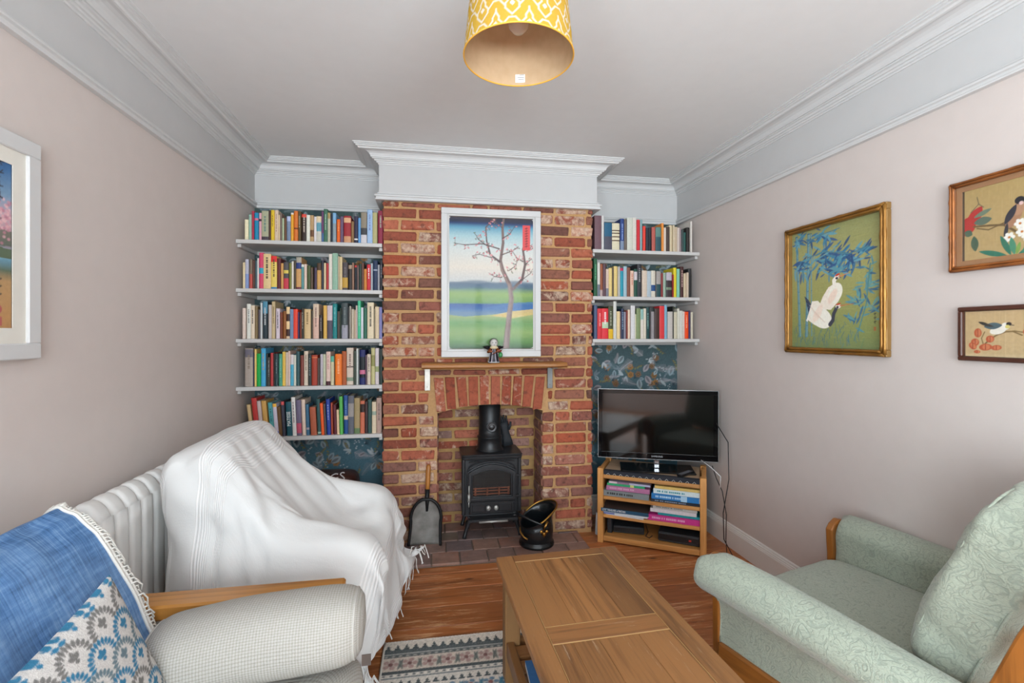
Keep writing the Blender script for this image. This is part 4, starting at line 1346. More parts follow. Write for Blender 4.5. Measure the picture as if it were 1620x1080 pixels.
# white slim bottle against the chimney corner
bt = thing('slim_bottle', 'slim white bottle with thin dark spout beside the chimney corner', 'bottle', (1.128, 3.135, .0))
mb = MB(); mb.smooth = True; mb.lathe([(.019, 0), (.021, .004), (.020, .05), (.016, .125), (.014, .146), (.010, .150)], 16); mb.build('body', plain('bottle_white', 'C8D4DC', .4), bt)
mb = MB(); mb.smooth = True; mb.lathe([(.011, .149), (.010, .16), (.005, .18), (.004, .235)], 10); mb.build('spout', plain('spout_grey', '3A3E42', .5), bt)

# log sack behind the armchair, propped on the alcove wall
sk = thing('log_sack', 'dark brown plastic sack of logs with white lettering behind the armchair', 'sack', (-.655, 3.36, 0))
mb = MB(); softbox(mb, .17, .10, .225, .4, .5, 32, 22, .02, 3, 9, T(0, 0, .226)); mb.build('sack', plain('sack_brown', '4A2A24', .35, var=.35, bump=.3, bscale=30), sk)
tm = text_mesh('LOGS', .085, .0006); tm.materials.append(plain('sack_white', 'DADADA', .5))
c = link('lettering', tm, sk); c.location = (-.01, -.088, .425); c.rotation_euler = (R(52), R(-8), 0)

# ================================================================ TELEVISION CORNER
m_pine = wood('stand_oak', 'C08A4E', '96622E', 0, 1.2, .45, 1.1); m_pinev = wood('stand_oak_v', 'C08A4E', '96622E', 2, 1.2, .45, 1.1)
AX, AY, AA = 1.079, 3.016, math.atan2(-.519, .855)
std = thing('television_stand', 'light oak open-shelf television stand set across the alcove corner', 'TV stand', (AX, AY, 0), AA)
W_, D_ = .669, .34
for x0 in (0, W_ - .038):
    mb = MB(); mb.box(x0, x0 + .038, 0, .05, 0, .49, .003); mb.box(x0, x0 + .038, D_ - .05, D_, 0, .49, .003); mb.box(x0 + .008, x0 + .030, .05, D_ - .05, .02, .486, .002)
    mb.build('side_panel', m_pinev, std)
for z0, z1, nm in ((.424, .452, 'shelf'), (.286, .308, 'shelf'), (.166, .188, 'shelf'), (.012, .046, 'shelf')):
    MB().box(.038, W_ - .038, .006, D_ - .01, z0, z1, .003).build(nm, m_pine, std)
MB().box(.038, W_ - .038, D_ - .012, D_ - .004, .046, .424).build('back_panel', plain('stand_back', '3A2E26', .8, var=.2), std)
MB().box(.039, W_ - .039, .012, D_ - .01, .4525, .474, .002).build('top_board', wood('stand_top', 'B49A7E', '8E7458', 0, 1, .4, 1.05), std)
rn = thing('runner_cloth', 'narrow dark runner cloth with white zigzag stitching along the television stand', 'cloth', (AX, AY, 0), AA)
mb = MB(); mb.box(.040, W_ - .040, .004, .0105, .450, .4765, .002); mb.box(.040, W_ - .040, .0105, .045, .4745, .4765, .0008); mb.build('cloth', plain('runner_dark', '24262E', .9, var=.1), rn)
mb = MB(); nz = 14
for i in range(nz):
    x = .05 + (W_ - .1) * (i + .5) / nz; z = .452
    mb.tube([(x - .010, .003, z), (x, .003, z + .010), (x + .010, .003, z)], .0011, 4)
mb.build('zigzag', plain('stitch_white', 'D8D8D4', .8), rn)

TX, TY, TA = 1.109, 3.078, math.atan2(-.265, .711)
tv = thing('television', 'flat black glossy television on a glass foot, on the oak stand', 'television', (TX, TY, .4775), TA)
TWd, TZ0, TZ1 = .759, .0715, .526
m_gl = plain('tv_gloss_black', '0C0C0E', .06, var=.02); m_tvb = plain('tv_plastic', '141416', .3, var=.05)
MB().box(0, TWd, .004, .035, TZ0, TZ1, .008).build('casing', m_tvb, tv)
mb = MB()
for q in ((0, TWd, TZ0, TZ0 + .036), (0, TWd, TZ1 - .026, TZ1), (0, .026, TZ0 + .036, TZ1 - .026), (TWd - .026, TWd, TZ0 + .036, TZ1 - .026)): mb.box(q[0], q[1], -.002, .006, q[2], q[3], .001)
mb.build('bezel', m_gl, tv)
MB().box(.026, TWd - .026, .001, .004, TZ0 + .036, TZ1 - .026).build('screen', plain('tv_screen', '08090A', .07, var=.02, spec=.9), tv)
mb = MB()
for q in ((-.003, TWd + .003, TZ0 - .004, TZ0), (-.003, TWd + .003, TZ1, TZ1 + .003), (-.003, 0, TZ0, TZ1), (TWd, TWd + .003, TZ0, TZ1)): mb.box(q[0], q[1], -.002, .010, q[2], q[3])
mb.build('trim', plain('tv_clear_edge', 'A8ACAE', .15, .5), tv)
tm = text_mesh('SAMSUNG', .016, .0002); tm.materials.append(plain('tv_logo', 'B8B8BC', .4)); c = link('lettering', tm, tv); c.location = (TWd / 2, -.0025, TZ0 + .017); c.rotation_euler = (R(90), 0, 0)
mb = MB(); mb.box(TWd / 2 - .018, TWd / 2 + .018, .012, .028, .008, TZ0 + .02, .004); mb.build('neck', plain('tv_chrome', 'A0A0A4', .1, .9), tv)
bs = MB(M=T(TWd / 2, .035, 0) @ Rz(AA * .0)); bs.box(-.235, .235, -.115, .10, 0, .008, .003); bs.build('foot', m_gl, tv)
rm = thing('remote_control', 'black remote control lying at the end of the television stand', 'remote', (AX + .545 * .855 + .10 * .519, AY - .545 * .519 + .10 * .855, .4748), AA + R(62))
mb = MB(); mb.box(-.075, .075, -.019, .019, 0, .016, .004); mb.build('case', m_tvb, rm)
mb = MB()
for i in range(8):
    for j in range(3): mb.box(-.058 + i * .015, -.049 + i * .015, -.012 + j * .0095, -.006 + j * .0095, .016, .0175)
mb.build('keys', plain('remote_keys', '6A6A70', .6), rm)

def tx(px):
    s_ = (px - 945) / 173; return .669 * s_ * 3.153 / ((1 - s_) * 2.907 + s_ * 3.153)
def flat_book(name, label, x0, x1, z, t_, col, dep=.22, y0=.02, title=None, word=None, rz=0, bands=None, cat='book', cover=None):
    o = thing(name, label, cat, (0, 0, 0), AA, 'books and magazines stacked in the television stand')
    L = x1 - x0; o.location = (AX + x0 * .855 + y0 * .519, AY - x0 * .519 + y0 * .855, z); o.rotation_euler = (0, 0, AA + rz)
    mb = MB(); cc = C(col, KB); mb.col = cc; ct = min(.0025, t_ * .18)
    mb.box(0, L, 0, dep, 0, ct).box(0, L, 0, dep, t_ - ct, t_); 
    if cover: 
        for i in range(len(mb.f) - 6, len(mb.f)): mb.fc[i] = C(cover, KB)
    nseg = bands or [(0, 1, col)]
    for a, b, h in nseg: mb.col = C(h, KB); mb.box(L * a, L * b, -.002, .002, 0, t_)
    if title:
        mb.col = C(title, KB); x = L * .08; rt = random.Random(int(L * 1e5))
        while x < L * .66:
            q = rt.uniform(.006, .012); mb.box(x, x + q, -.0026, -.002, t_ * .32, t_ * .68); x += q + rt.choice([.002, .002, .007])
    mb.build('cover', m_book, o)
    mb = MB(); mb.col = PAGE; mb.box(.003, L - .003, .002, dep - .003, ct, t_ - ct); mb.build('pages', m_book, o)
    if word:
        tm = text_mesh(word, t_ * .85, .0002, 'LEFT', .62); tm.materials.append(plain('spine_white', 'ECECE8', .6)); c = link('spine_lettering', tm, o); c.location = (L * .03, -.0024, t_ * .5); c.rotation_euler = (R(90), 0, 0)
    return z + t_ + .0004
z = .3085
z = flat_book('book', 'thick grey book under the pink one, upper shelf of the stand', tx(954), tx(1026), z, .036, '7C8284', title='3A3C3C')
z = flat_book('book', 'rose pink book on a thick grey book, upper shelf of the stand', tx(958), tx(1027), z, .029, 'AC6A90', y0=.03, title='C898B0', rz=.02)
z = flat_book('book', 'thin green book between pink and lilac ones, upper shelf of the stand', tx(959), tx(1019), z, .015, '2E9A68', y0=.035, bands=[(0, .62, '2E9A68'), (.62, .72, 'C8C878'), (.72, 1, '2E9A68')])
z = flat_book('magazine', 'thin lilac magazine topping the pile with the green book', tx(962), tx(1028), z, .012, 'B0A4B8', y0=.035, bands=[(0, .2, 'D0B8C0'), (.2, .5, '8E6E86'), (.5, 1, 'B0B0C8')], cat='magazine')
z = .3085
z = flat_book('book', 'thin black book at the bottom beside the grey one, upper shelf', tx(1029), tx(1113), z, .016, '1E2430', title='8A94A8')
z = flat_book('book', 'bright blue book with pale emblem, upper shelf of the stand', tx(1030), tx(1112), z, .034, '2474B4', y0=.024, title='A8CCE4', bands=[(0, .58, '2474B4'), (.58, .70, 'A8CCE4'), (.70, .93, '2474B4'), (.93, .96, 'C8DCE8'), (.96, 1, '2474B4')])
z = flat_book('book', 'white paperback on the bright blue book, upper shelf of the stand', tx(1033), tx(1110), z, .030, 'D0DCDE', y0=.03, title='5A9AA4')
z = flat_book('book', 'thin yellow book on top of the white paperback in the stand', tx(1035), tx(1107), z, .017, 'D8B868', y0=.034)
z = .1885
z = flat_book('magazine', 'white magazine lowest in the loose pile, middle shelf of the stand', tx(958), tx(1018), z, .006, 'D4D0D4', y0=.012, rz=-.06, cat='magazine')
z = flat_book('magazine', 'pale magazine with blue edge under the treasures book', tx(955), tx(1024), z, .008, 'D0D4DC', y0=.004, rz=.03, bands=[(0, .25, '6A7AB8'), (.25, 1, 'D8DCE0')], cat='magazine')
z = flat_book('magazine', 'thin white magazine directly beneath the dark treasures book', tx(951), tx(1026), z, .007, 'C8CCD4', y0=.010, cat='magazine')
z = flat_book('book', 'dark blue book about lost treasures, middle shelf of the stand', tx(951), tx(1026), z, .022, '1E4A66', y0=.0, word='LOST TREASURES of BRITAIN', cover='4A3A34')
z = .1885
z = flat_book('book', 'large magenta book at the bottom, middle shelf of the stand', tx(1024), tx(1113), z, .036, 'C43488', title='E0A0C8')
z = flat_book('book', 'teal book lying between magenta and white books in the stand', tx(1040), tx(1112), z, .014, '1E9098', y0=.03)
z = flat_book('book', 'white book on the teal one, middle shelf of the stand', tx(1028), tx(1102), z, .023, 'D4CCD0', y0=.03)
z = flat_book('book', 'pale grey paperback topping the pile with the magenta book', tx(1032), tx(1103), z, .019, 'C8C4BE', y0=.034, title='8A8A88')
def black_box(name, label, cat, x, y, z, L, dd, hh, rz, led):
    o = thing(name, label, cat, (AX + x * .855 + y * .519, AY - x * .519 + y * .855, z), AA + rz)
    MB().box(0, L, 0, dd, .003, hh, .005).build('case', plain('box_black', '2A2D31', .5, var=.08), o)
    MB().box(.006, L - .006, -.001, .002, hh * .25, hh * .8).build('front_panel', plain('box_front', '141518', .15), o)
    mb = MB()
    for a in (.02, L - .03):
        for b in (.02, dd - .03): mb.box(a, a + .012, b, b + .012, 0, .004)
    mb.build('feet', plain('rubber', '101010', .8), o)
    if led: MB().box(L * .74, L * .80, -.002, -.0008, hh * .45, hh * .62).build('light', plain('led_red', 'B82820', .3), o)
black_box('set_top_box', 'low black set-top box on the bottom shelf nearer the chimney', 'set-top box', tx(967), .075, .0465, .20, .17, .048, R(8), False)
black_box('set_top_box', 'black set-top box with red mark on the bottom shelf nearer the wall', 'set-top box', tx(1040), .055, .0465, .25, .19, .062, R(-3), True)
ro = thing('router', 'small upright dark router in the corner of the bottom shelf', 'router', (AX + .052 * .855 + .06 * .519, AY - .052 * .519 + .06 * .855, .0465), AA)
MB().box(0, .035, 0, .13, 0, .105, .006).build('case', plain('router_black', '20262C', .45), ro)
m_cord = plain('cable_black', '16161A', .5)
mb = MB(); mb.smooth = True
mb.tube([(1.80, 2.80, .80), (1.815, 2.70, .70), (1.80, 2.67, .48), (1.755, 2.66, .28), (1.76, 2.66, .12), (1.80, 2.62, .02), (1.78, 2.56, .008), (1.70, 2.56, .008)], .0032, 6)
tag(mb.build('cable', m_cord), 'black cable hanging from the television down to the floor', 'cable')
mb = MB(); mb.smooth = True
mb.tube([(1.79, 2.83, .52), (1.76, 2.74, .47), (1.775, 2.70, .40), (1.79, 2.68, .26), (1.80, 2.70, .10), (1.82, 2.72, .006), (1.80, 2.66, .006), (1.72, 2.62, .006)], .0028, 6)
tag(mb.build('cable', m_cord), 'second black cable looping to the skirting behind the television stand', 'cable')
mb = MB(); mb.smooth = True
mb.tube([(1.72, 2.86, .56), (1.74, 2.76, .53), (1.765, 2.70, .49), (1.76, 2.70, .42)], .0026, 6)
tag(mb.build('cable', plain('cable_white', 'D8D8D8', .5)), 'short white cable behind the television', 'cable')
mb = MB(); mb.smooth = True
q = lambda x, y, z_: (AX + x * .855 + y * .519, AY - x * .519 + y * .855, z_)
mb.tube([q(.29, .20, .08), q(.31, .14, .06), q(.30, .09, .05), q(.325, .07, .05), q(.34, .10, .055)], .003, 6)
tag(mb.build('cable', m_cord), 'black cable between the two boxes on the bottom shelf', 'cable')
# ================================================================ COFFEE TABLE AND RUG
m_tab = wood('table_wood', '8A6038', '4E3018', 1, .8, .42, 1.2, False, 'D0BCA0', .8, (.62, 1.12), .5, .60); m_tabx = wood('table_wood_across', '845A34', '4A2E18', 0, .8, .42, 1.15, False, 'D0BCA0', .8, (.75, 1.05), .5, .60)
m_tabz = wood('table_wood_legs', '80603C', '4E361E', 2, .8, .5, 1.1); m_groove = plain('groove_dust', 'C2A070', .8)
ct_ = thing('coffee_table', 'long worn wooden coffee table with framed plank top and slatted lower shelf', 'coffee table', (.257, 1.914, .009), R(2.3))
TWt, TLt, TH = .512, 1.056, .461
bx = lambda mb, x0, x1, y0, y1, z0, z1, b=.002: mb.box(x0, x1, -y1, -y0, z0, z1, b)
bx(MB(), 0, .066, 0, TLt, TH - .028, TH, .003).build('top_stile', m_tab, ct_); bx(MB(), TWt - .072, TWt, 0, TLt, TH - .028, TH, .003).build('top_stile', m_tab, ct_)
for a, b in ((0, .054), (.487, .569), (TLt - .054, TLt)): bx(MB(), .0675, TWt - .0735, a, b, TH - .027, TH - .0005, .002).build('top_rail', m_tabx, ct_)
for (a, b), ws in (((.0555, .4855), (.27, .25, .20, .28)), ((.5705, TLt - .0555), (.16, .22, .34, .28))):
    x = .0675; tot = TWt - .0735 - .0675
    for w_ in ws:
        bx(MB(), x + .0003, x + tot * w_ - .0003, a, b, TH - .024, TH - .0015, .0012).build('plank', m_tab, ct_); x += tot * w_
bx(MB(), .03, TWt - .03, .03, TLt - .03, TH - .034, TH - .0265).build('under_board', m_groove, ct_)
for x in (.022, TWt - .022 - .06):
    for y in (.022, TLt - .082):
        bx(MB(), x, x + .06, y, y + .06, 0, TH - .029, .004).build('leg', m_tabz, ct_)
for y in (.032, TLt - .052): bx(MB(), .084, TWt - .084, y, y + .02, TH - .10, TH - .030).build('apron', m_tabx, ct_); bx(MB(), .084, TWt - .084, y, y + .02, .115, .155).build('shelf_rail', m_tabx, ct_)
for x in (.03, TWt - .052): bx(MB(), x, x + .022, .082, TLt - .082, TH - .10, TH - .030).build('apron', m_tab, ct_); bx(MB(), x - .004, x + .026, .082, TLt - .082, .105, .165, .003).build('shelf_rail', m_tab, ct_)
y = .09
while y < TLt - .10:
    bx(MB(), .056, TWt - .056, y, y + .066, .135, .152, .002).build('slat', m_tabx, ct_); y += .085
mi = MB()
for x in (.0665, TWt - .073): mi.box(x - .0006, x + .0010, -TLt + .054, -.054, TH - .004, TH - .0004)
for y in (.0548, .4862, .5698, TLt - .0548): mi.box(.0675, TWt - .0735, -y - .0008, -y + .0008, TH - .004, TH - .0004)
mi.build('inlay', plain('joint_filler', 'AC8858', .7), ct_)
MC = T(.257, 1.914, .009) @ Rz(R(2.3))
mg = thing('magazine', 'blue and white magazine lying on the lower shelf of the coffee table', 'magazine'); mg.matrix_world = MC @ T(.070, -.21, .1525) @ Rz(R(-4))
mb = MB(); mb.col = C('2C5A8C', KB); mb.box(0, .21, -.29, 0, .0, .003); mb.col = C('D8DCE0'); mb.box(.0, .208, -.288, -.002, .003, .018); mb.col = C('34689C', KB); mb.box(0, .21, -.29, 0, .018, .020); mb.build('cover', m_book, mg)

rw, rl = 1.02, 1.42
cv = Canvas(rw, rl, .0045); cv.fill('D0C8BE')
rr = random.Random(4)
yb = rl
def band(h, col):
    global yb
    cv.rect(0, rw, yb - h, yb, col); yb -= h; return yb
def teeth(h, bg, fg, n=26):
    y0 = band(h, bg)
    for i in range(n):
        x = rw * (i + .5) / n
        cv.poly([(x - .014, y0), (x - .010, y0 + h * .22), (x - .004, y0 + h * .3), (x - .008, y0 + h * .42), (x - .003, y0 + h * .55), (x, y0 + h * .75), (x + .003, y0 + h * .55), (x + .008, y0 + h * .42), (x + .004, y0 + h * .3), (x + .010, y0 + h * .22), (x + .014, y0)], fg)
def floral(h, bg, c1, c2, c3, n=13):
    y0 = band(h, bg)
    for i in range(n):
        x = rw * (i + .5) / n + rr.uniform(-.004, .004); ym = y0 + h * .5
        for j in range(5): cv.ell(x + .022 * math.cos(j * 1.257), ym + h * .26 * math.sin(j * 1.257), .011, h * .13, c1, 0, .85)
        cv.ell(x, ym, .010, h * .14, c2); cv.leaf(x + .03, y0 + h * .1, x + .05, y0 + h * .85, .007, c3); cv.leaf(x + .05, y0 + h * .1, x + .035, y0 + h * .85, .006, c3)
def dots(h, bg, fg, n=34):
    y0 = band(h, bg)
    for i in range(n): cv.ell(rw * (i + .5) / n, y0 + h / 2, .007, h * .3, fg)
while yb > .02:
    band(.012, 'D8D2C8'); teeth(.048, 'D2CABE', '4C5456'); band(.022, '565E60'); band(.012, '9A9C98'); dots(.014, '5C6264', 'A8A8A0'); floral(.085, 'C8BCB0', 'A0807C', '7A5654', '6A706C')
    band(.015, '4E5658'); dots(.018, 'D4CEC4', '60686A'); band(.010, '808686'); teeth(.040, 'CFC9C0', '4E5658', 30); floral(.070, 'D2CAC0', '3C6E8C', '8A5A56', '4A7C90'); band(.016, '4A7C90'); dots(.016, 'D4CEC4', '48505A')
    floral(.075, 'C6BCB2', 'B08C88', '6E4E50', '5A6E60'); band(.018, '50585A'); dots(.014, 'CFC8BE', '7A6C68')
cv.noise(.35, 3)
def rugfn(X, Y): return (X, Y, .0072 + .0009 * np.sin(Y * 2 * math.pi / .012) * np.sin(X * 2 * math.pi / .014))
rug = thing('rug', 'flat-woven rug banded in cream, charcoal, dusty pink and blue, under the coffee table', 'rug', (-.205, .755, .0))
link('pile', cv.mesh(vcol('rug_wool', .95, .5, 500), rugfn, 1.05), rug)
mb = MB(); mb.box(0, rw, 0, rl, .0003, .0066); mb.build('backing', plain('rug_backing', 'B8B0A4', .95), rug)
mb = MB(); mb.smooth = True
for x in (.002, rw - .002): mb.tube([(x, yy_, .006) for yy_ in np.linspace(0, rl, 30)], .0055, 6)
mb.build('binding', plain('rug_binding', 'C8C2B8', .95), rug)

# ================================================================ GREEN ARMCHAIR
t = NT('green_brocade')
v = t.coords(scale=(1, 1, 1))
d1 = t.noise(v, 13, 1, .5, 1.8); d2 = t.noise(v, 22, 1, .5, 2.4)
l1 = t.math('ABSOLUTE', t.math('SUBTRACT', t.math('FRACT', t.math('MULTIPLY', d1, 7)), .5))
l2 = t.math('ABSOLUTE', t.math('SUBTRACT', t.math('FRACT', t.math('MULTIPLY', d2, 5)), .5))
ln1 = t.ramp(l1, [(.06, (1,) * 3 + (1,)), (.17, (0,) * 3 + (1,))]); ln2 = t.ramp(l2, [(.05, (1,) * 3 + (1,)), (.16, (0,) * 3 + (1,))])
pat = t.math('MAXIMUM', ln1, t.math('MULTIPLY', ln2, .7))
fine = t.noise(t.coords(scale=(500, 160, 500)), 1, 2)
col = t.mix(t.math('MULTIPLY', pat, .38), C('9CA494', 1.0), C('6A776C', 1.0))
col = t.mix(1, col, t.ramp(fine, [(.3, (.86,) * 3 + (1,)), (.7, (1.08,) * 3 + (1,))]), 'MULTIPLY')
t.set(Base_Color=col, Roughness=.8); t.b.inputs['Sheen Weight'].default_value = .25
t.bump(t.math('SUBTRACT', t.math('MULTIPLY', fine, .4), pat), .35, .004); m_green = t.m
m_cw = wood('chair_oak', '8E5824', '643A14', 1, 1.0, .35, 1.1); m_cwz = wood('chair_oak_v', '8E5824', '643A14', 2, 1.0, .35, 1.1); m_cwx = wood('chair_oak_x', '8E5824', '643A14', 0, 1.0, .35, 1.1)
gc = thing('green_armchair', 'sage green brocade armchair with rolled arms and oak frame by the pink wall', 'armchair', (1.514, 1.307, 0), R(16.5))
OUT = [(.315, .205), (.368, .205), (.368, .30), (.370, .375), (.390, .420), (.440, .448), (.472, .49), (.470, .53), (.450, .565), (.412, .585), (.372, .584), (.338, .562), (.322, .525), (.326, .48), (.325, .43), (.315, .32)]
def smooth_poly(pts, k=3):
    n = len(pts); out = []
    for i in range(n):
        p0, p1, p2, p3 = [pts[(i + j) % n] for j in (-1, 0, 1, 2)]
        for q in range(k):
            s_ = q / k
            out.append(tuple(.5 * ((2 * b) + (c - a) * s_ + (2 * a - 5 * b + 4 * c - d) * s_ ** 2 + (-a + 3 * b - 3 * c + d) * s_ ** 3) for a, b, c, d in zip(p0, p1, p2, p3)))
    return out
OUTS = smooth_poly(OUT, 3)
for s_ in (-1, 1):
    mb = MB(); mb.smooth = True; rings = []
    for y, sc2, dz in ((.416, .55, 0), (.414, .82, 0), (.405, .94, 0), (.385, .99, 0), (.34, 1, 0), (.2, 1, -.002), (.0, .985, -.010), (-.2, .95, -.022), (-.36, .93, -.032), (-.40, .90, -.034)):
        cx, cz = .385, .40
        rings.append([(s_ * (cx + (x - cx) * sc2 + .0035 * mnoise.noise(Vector((y * 7, k * .3, s_)))), y + (.040 * min(1, max(0, (x - .405) / .04)) if y > .38 else 0), cz + (z - cz) * sc2 + dz * (z > .3) + .003 * mnoise.noise(Vector((y * 9, k * .4, 3 + s_)))) for k, (x, z) in enumerate(OUTS)])
    mb.loft(rings); recalc(mb.build('arm', m_green, gc))
    # oak facing on the front of the arm, running down into the leg
    mb = MB(); F = [(.325, .0), (.372, .0), (.378, .22), (.380, .40), (.420, .47), (.422, .552), (.396, .560), (.366, .568), (.330, .552), (.308, .53), (.313, .47), (.318, .42), (.318, .22)]
    mb.prism([(s_ * x, z) for x, z in F], .412, .442, 'y'); bevel(recalc(mb.build('arm_front', m_cwz, gc)), .006, 2)
    mb = MB(); mb.box(min(s_ * .350, s_ * .386), max(s_ * .350, s_ * .386), -.46, .412, .165, .250, .006); mb.build('side_rail', m_cw, gc)
    mb = MB(); x0, x1 = sorted((s_ * .345, s_ * .398))
    pr = [(-.30, .14), (-.24, .14), (-.275, .42), (-.375, .72), (-.46, .93), (-.48, 1.0), (-.545, .99), (-.53, .90), (-.455, .70), (-.36, .42)]
    mb.prism(pr, x0, x1, 'x'); bevel(recalc(mb.build('back_upright', m_cwz, gc)), .006, 2)
    mb = MB(); mb.prism([(-.46, .0), (-.41, .0), (-.37, .25), (-.44, .25)], *sorted((s_ * .340, s_ * .388)), 'x'); bevel(recalc(mb.build('back_leg', m_cwz, gc)), .005, 2)
mb = MB(); mb.box(-.345, .345, -.530, -.490, .91, .985, .008); mb.build('top_rail', m_cwx, gc)
for z, y in ((.50, -.365), (.66, -.425), (.80, -.475)): MB().box(-.345, .345, y - .012, y + .006, z - .02, z + .02, .004).build('back_slat', m_cwx, gc)
mb = MB(); mb.box(-.335, .335, .37, .41, .17, .27, .006); mb.build('front_rail', m_cwx, gc)
MB().box(-.334, .334, -.33, .37, .20, .27, .004).build('seat_base', plain('chair_webbing', '5A5A50', .9), gc)
mb = MB(); softbox(mb, .322, .345, .085, .35, .22, 48, 24, .008, 2, 6, T(0, .085, .352)); mb.build('seat_cushion', m_green, gc)
mb = MB(); Mb = T(0, -.262, .705) @ Matrix.Rotation(R(20), 4, 'X')
softbox(mb, .305, .088, .285, .42, .38, 110, 80, .022, 9, 9)
for i_, p in enumerate(mb.v):
    ed = max(abs(p[0]) / .305, abs(p[2]) / .285); nz = mnoise.noise(Vector((p[0] * 5, p[1] * 6, p[2] * 26))) + .5 * mnoise.noise(Vector((p[0] * 9, 3, p[2] * 44)))
    gz = mnoise.noise(Vector((p[0] * 30, p[1] * 4, p[2] * 30))) * max(0, ed - .75) * 4
    dd = .0055 * nz + .007 * gz; q_v = Vector((p[0] * .3, p[1] * 3, p[2] * .3)).normalized() * dd
    mb.v[i_] = tuple(Mb @ (Vector(p) + q_v))
bc = mb.build('back_cushion', m_green, gc)
mb = MB(M=Mb); mb.smooth = True
pw_ = lambda a, e: math.copysign(abs(a) ** e, a)
for yy_ in (-.062, .062):
    mb.tube([(.298 * pw_(math.cos(a), .42) * .97, yy_, .278 * pw_(math.sin(a), .42) * .97) for a in np.linspace(0, 2 * math.pi, 60)], .0035, 6, False)
mb.build('piping', m_green, bc)

# ================================================================ RADIATOR
m_rad = plain('radiator_white', 'DCDCDA', .3, var=.01)
rad = thing('column_radiator', 'white cast column radiator along the wall behind the sofa and armchair', 'radiator', (XL, 0, 0))
mb = MB(); prof = [(.028, .085), (.028, .71), (.038, .772), (.062, .815), (.095, .832), (.128, .815), (.152, .772), (.162, .71), (.162, .085), (.150, .07), (.04, .07)]
prof = smooth_poly(prof, 2); cxp, czp = .095, .45
rings = [[(cxp + (x - cxp) * s_, y, czp + (z - czp) * (1 - (1 - s_) * .25)) for x, z in prof] for y, s_ in ((0, .80), (.003, .92), (.009, .985), (.018, 1), (.046, 1), (.055, .985), (.061, .92), (.064, .80))]
mb.smooth = True; mb.loft(rings); sm_ = recalc(mb.build('section', m_rad, rad))
sm_.location = (0, 1.712, 0)
for k in range(1, 17):
    o = link('section', sm_.data, rad); o.location = (0, 1.712 + k * .0735, 0)
mb = MB(); mb.smooth = True
for z in (.14, .74): mb.tube([(.095, 1.70, z), (.095, 2.92, z)], .022, 10)
mb.lathe([(.020, 0), (.020, .1)], 12, .095, 1.745).lathe([(.020, 0), (.020, .1)], 12, .095, 2.84)
mb.build('pipe', m_rad, rad)
mb = MB(M=T(.095, 1.711, .755) @ Matrix.Rotation(R(90), 4, 'X')); mb.smooth = True; mb.lathe([(.020, 0), (.020, .006), (.012, .010)], 16); mb.build('bleed_plug', m_rad, rad)

# ================================================================ SOFA WITH CUSHIONS
t = NT('cream_check'); uv = t.n('ShaderNodeTexCoord').outputs['UV']
def chk(uv, sx, sy):
    s_ = t.n('ShaderNodeSeparateXYZ', i_0=uv)
    f = lambda c, k: t.ramp(t.math('ABSOLUTE', t.math('SUBTRACT', t.math('FRACT', t.math('MULTIPLY', c, k)), .5)), [(.13, (1,) * 3 + (1,)), (.26, (0,) * 3 + (1,))])
    return t.math('ADD', f(s_.outputs[0], sx), f(s_.outputs[1], sy))
m_check_nodes = t
g = chk(uv, 92, 76); nn = t.noise(t.coords(), 260, 2)
col = t.mix(t.math('MULTIPLY', g, .30), C('AEABA4'), C('7C776C'))
col = t.mix(1, col, t.ramp(nn, [(.3, (.92,) * 3 + (1,)), (.7, (1.05,) * 3 + (1,))]), 'MULTIPLY')
t.set(Base_Color=col, Roughness=.9); t.bump(t.math('SUBTRACT', nn, g), .3, .003); m_check = t.m
m_sw = wood('sofa_oak', 'BC823A', '8A5822', 0, 1.0, .35, 1.1); m_swz = wood('sofa_oak_v', 'B98848', '8A5C28', 2, 1.0, .35, 1.1)
sofa = thing('sofa', 'cream checked sofa with flat oak arm and deep cushions along the radiator wall', 'sofa', (0, 0, 0))
mb = MB(); mb.box(-1.0, -.268, 1.497, 1.585, .556, .600, .006); mb.build('arm_rail', m_sw, sofa)
for x in (-.36, -.95): MB().box(x, x + .055, 1.512, 1.57, .02, .556, .005).build('arm_post', m_swz, sofa)
MB().box(-.92, -.36, 1.525, 1.557, .16, .26, .005).build('side_rail', m_sw, sofa)
MB().box(-.92, -.215, .12, 1.50, .15, .27, .01).build('base', plain('sofa_base', 'C8C2B6', .9), sofa)
for x in (-.30, -.88): MB().box(x, x + .05, .16, .21, 0, .15, .004).build('leg', m_swz, sofa)
def cush(hx, hy, hz, e, M, w_=.008, sd=1):
    mb = MB(); softbox(mb, hx, hy, hz, e, .22, 56, 28, w_, sd, 6, M); return mb
cush(.315, .70, .095, .4, T(-.495, .795, .365), .006, 4).build('seat_cushion', m_check, sofa)
cush(.062, .62, .205, .4, T(-.925, .80, .665) @ Matrix.Rotation(R(-21), 4, 'Y'), .006, 6).build('back_cushion', m_check, sofa)

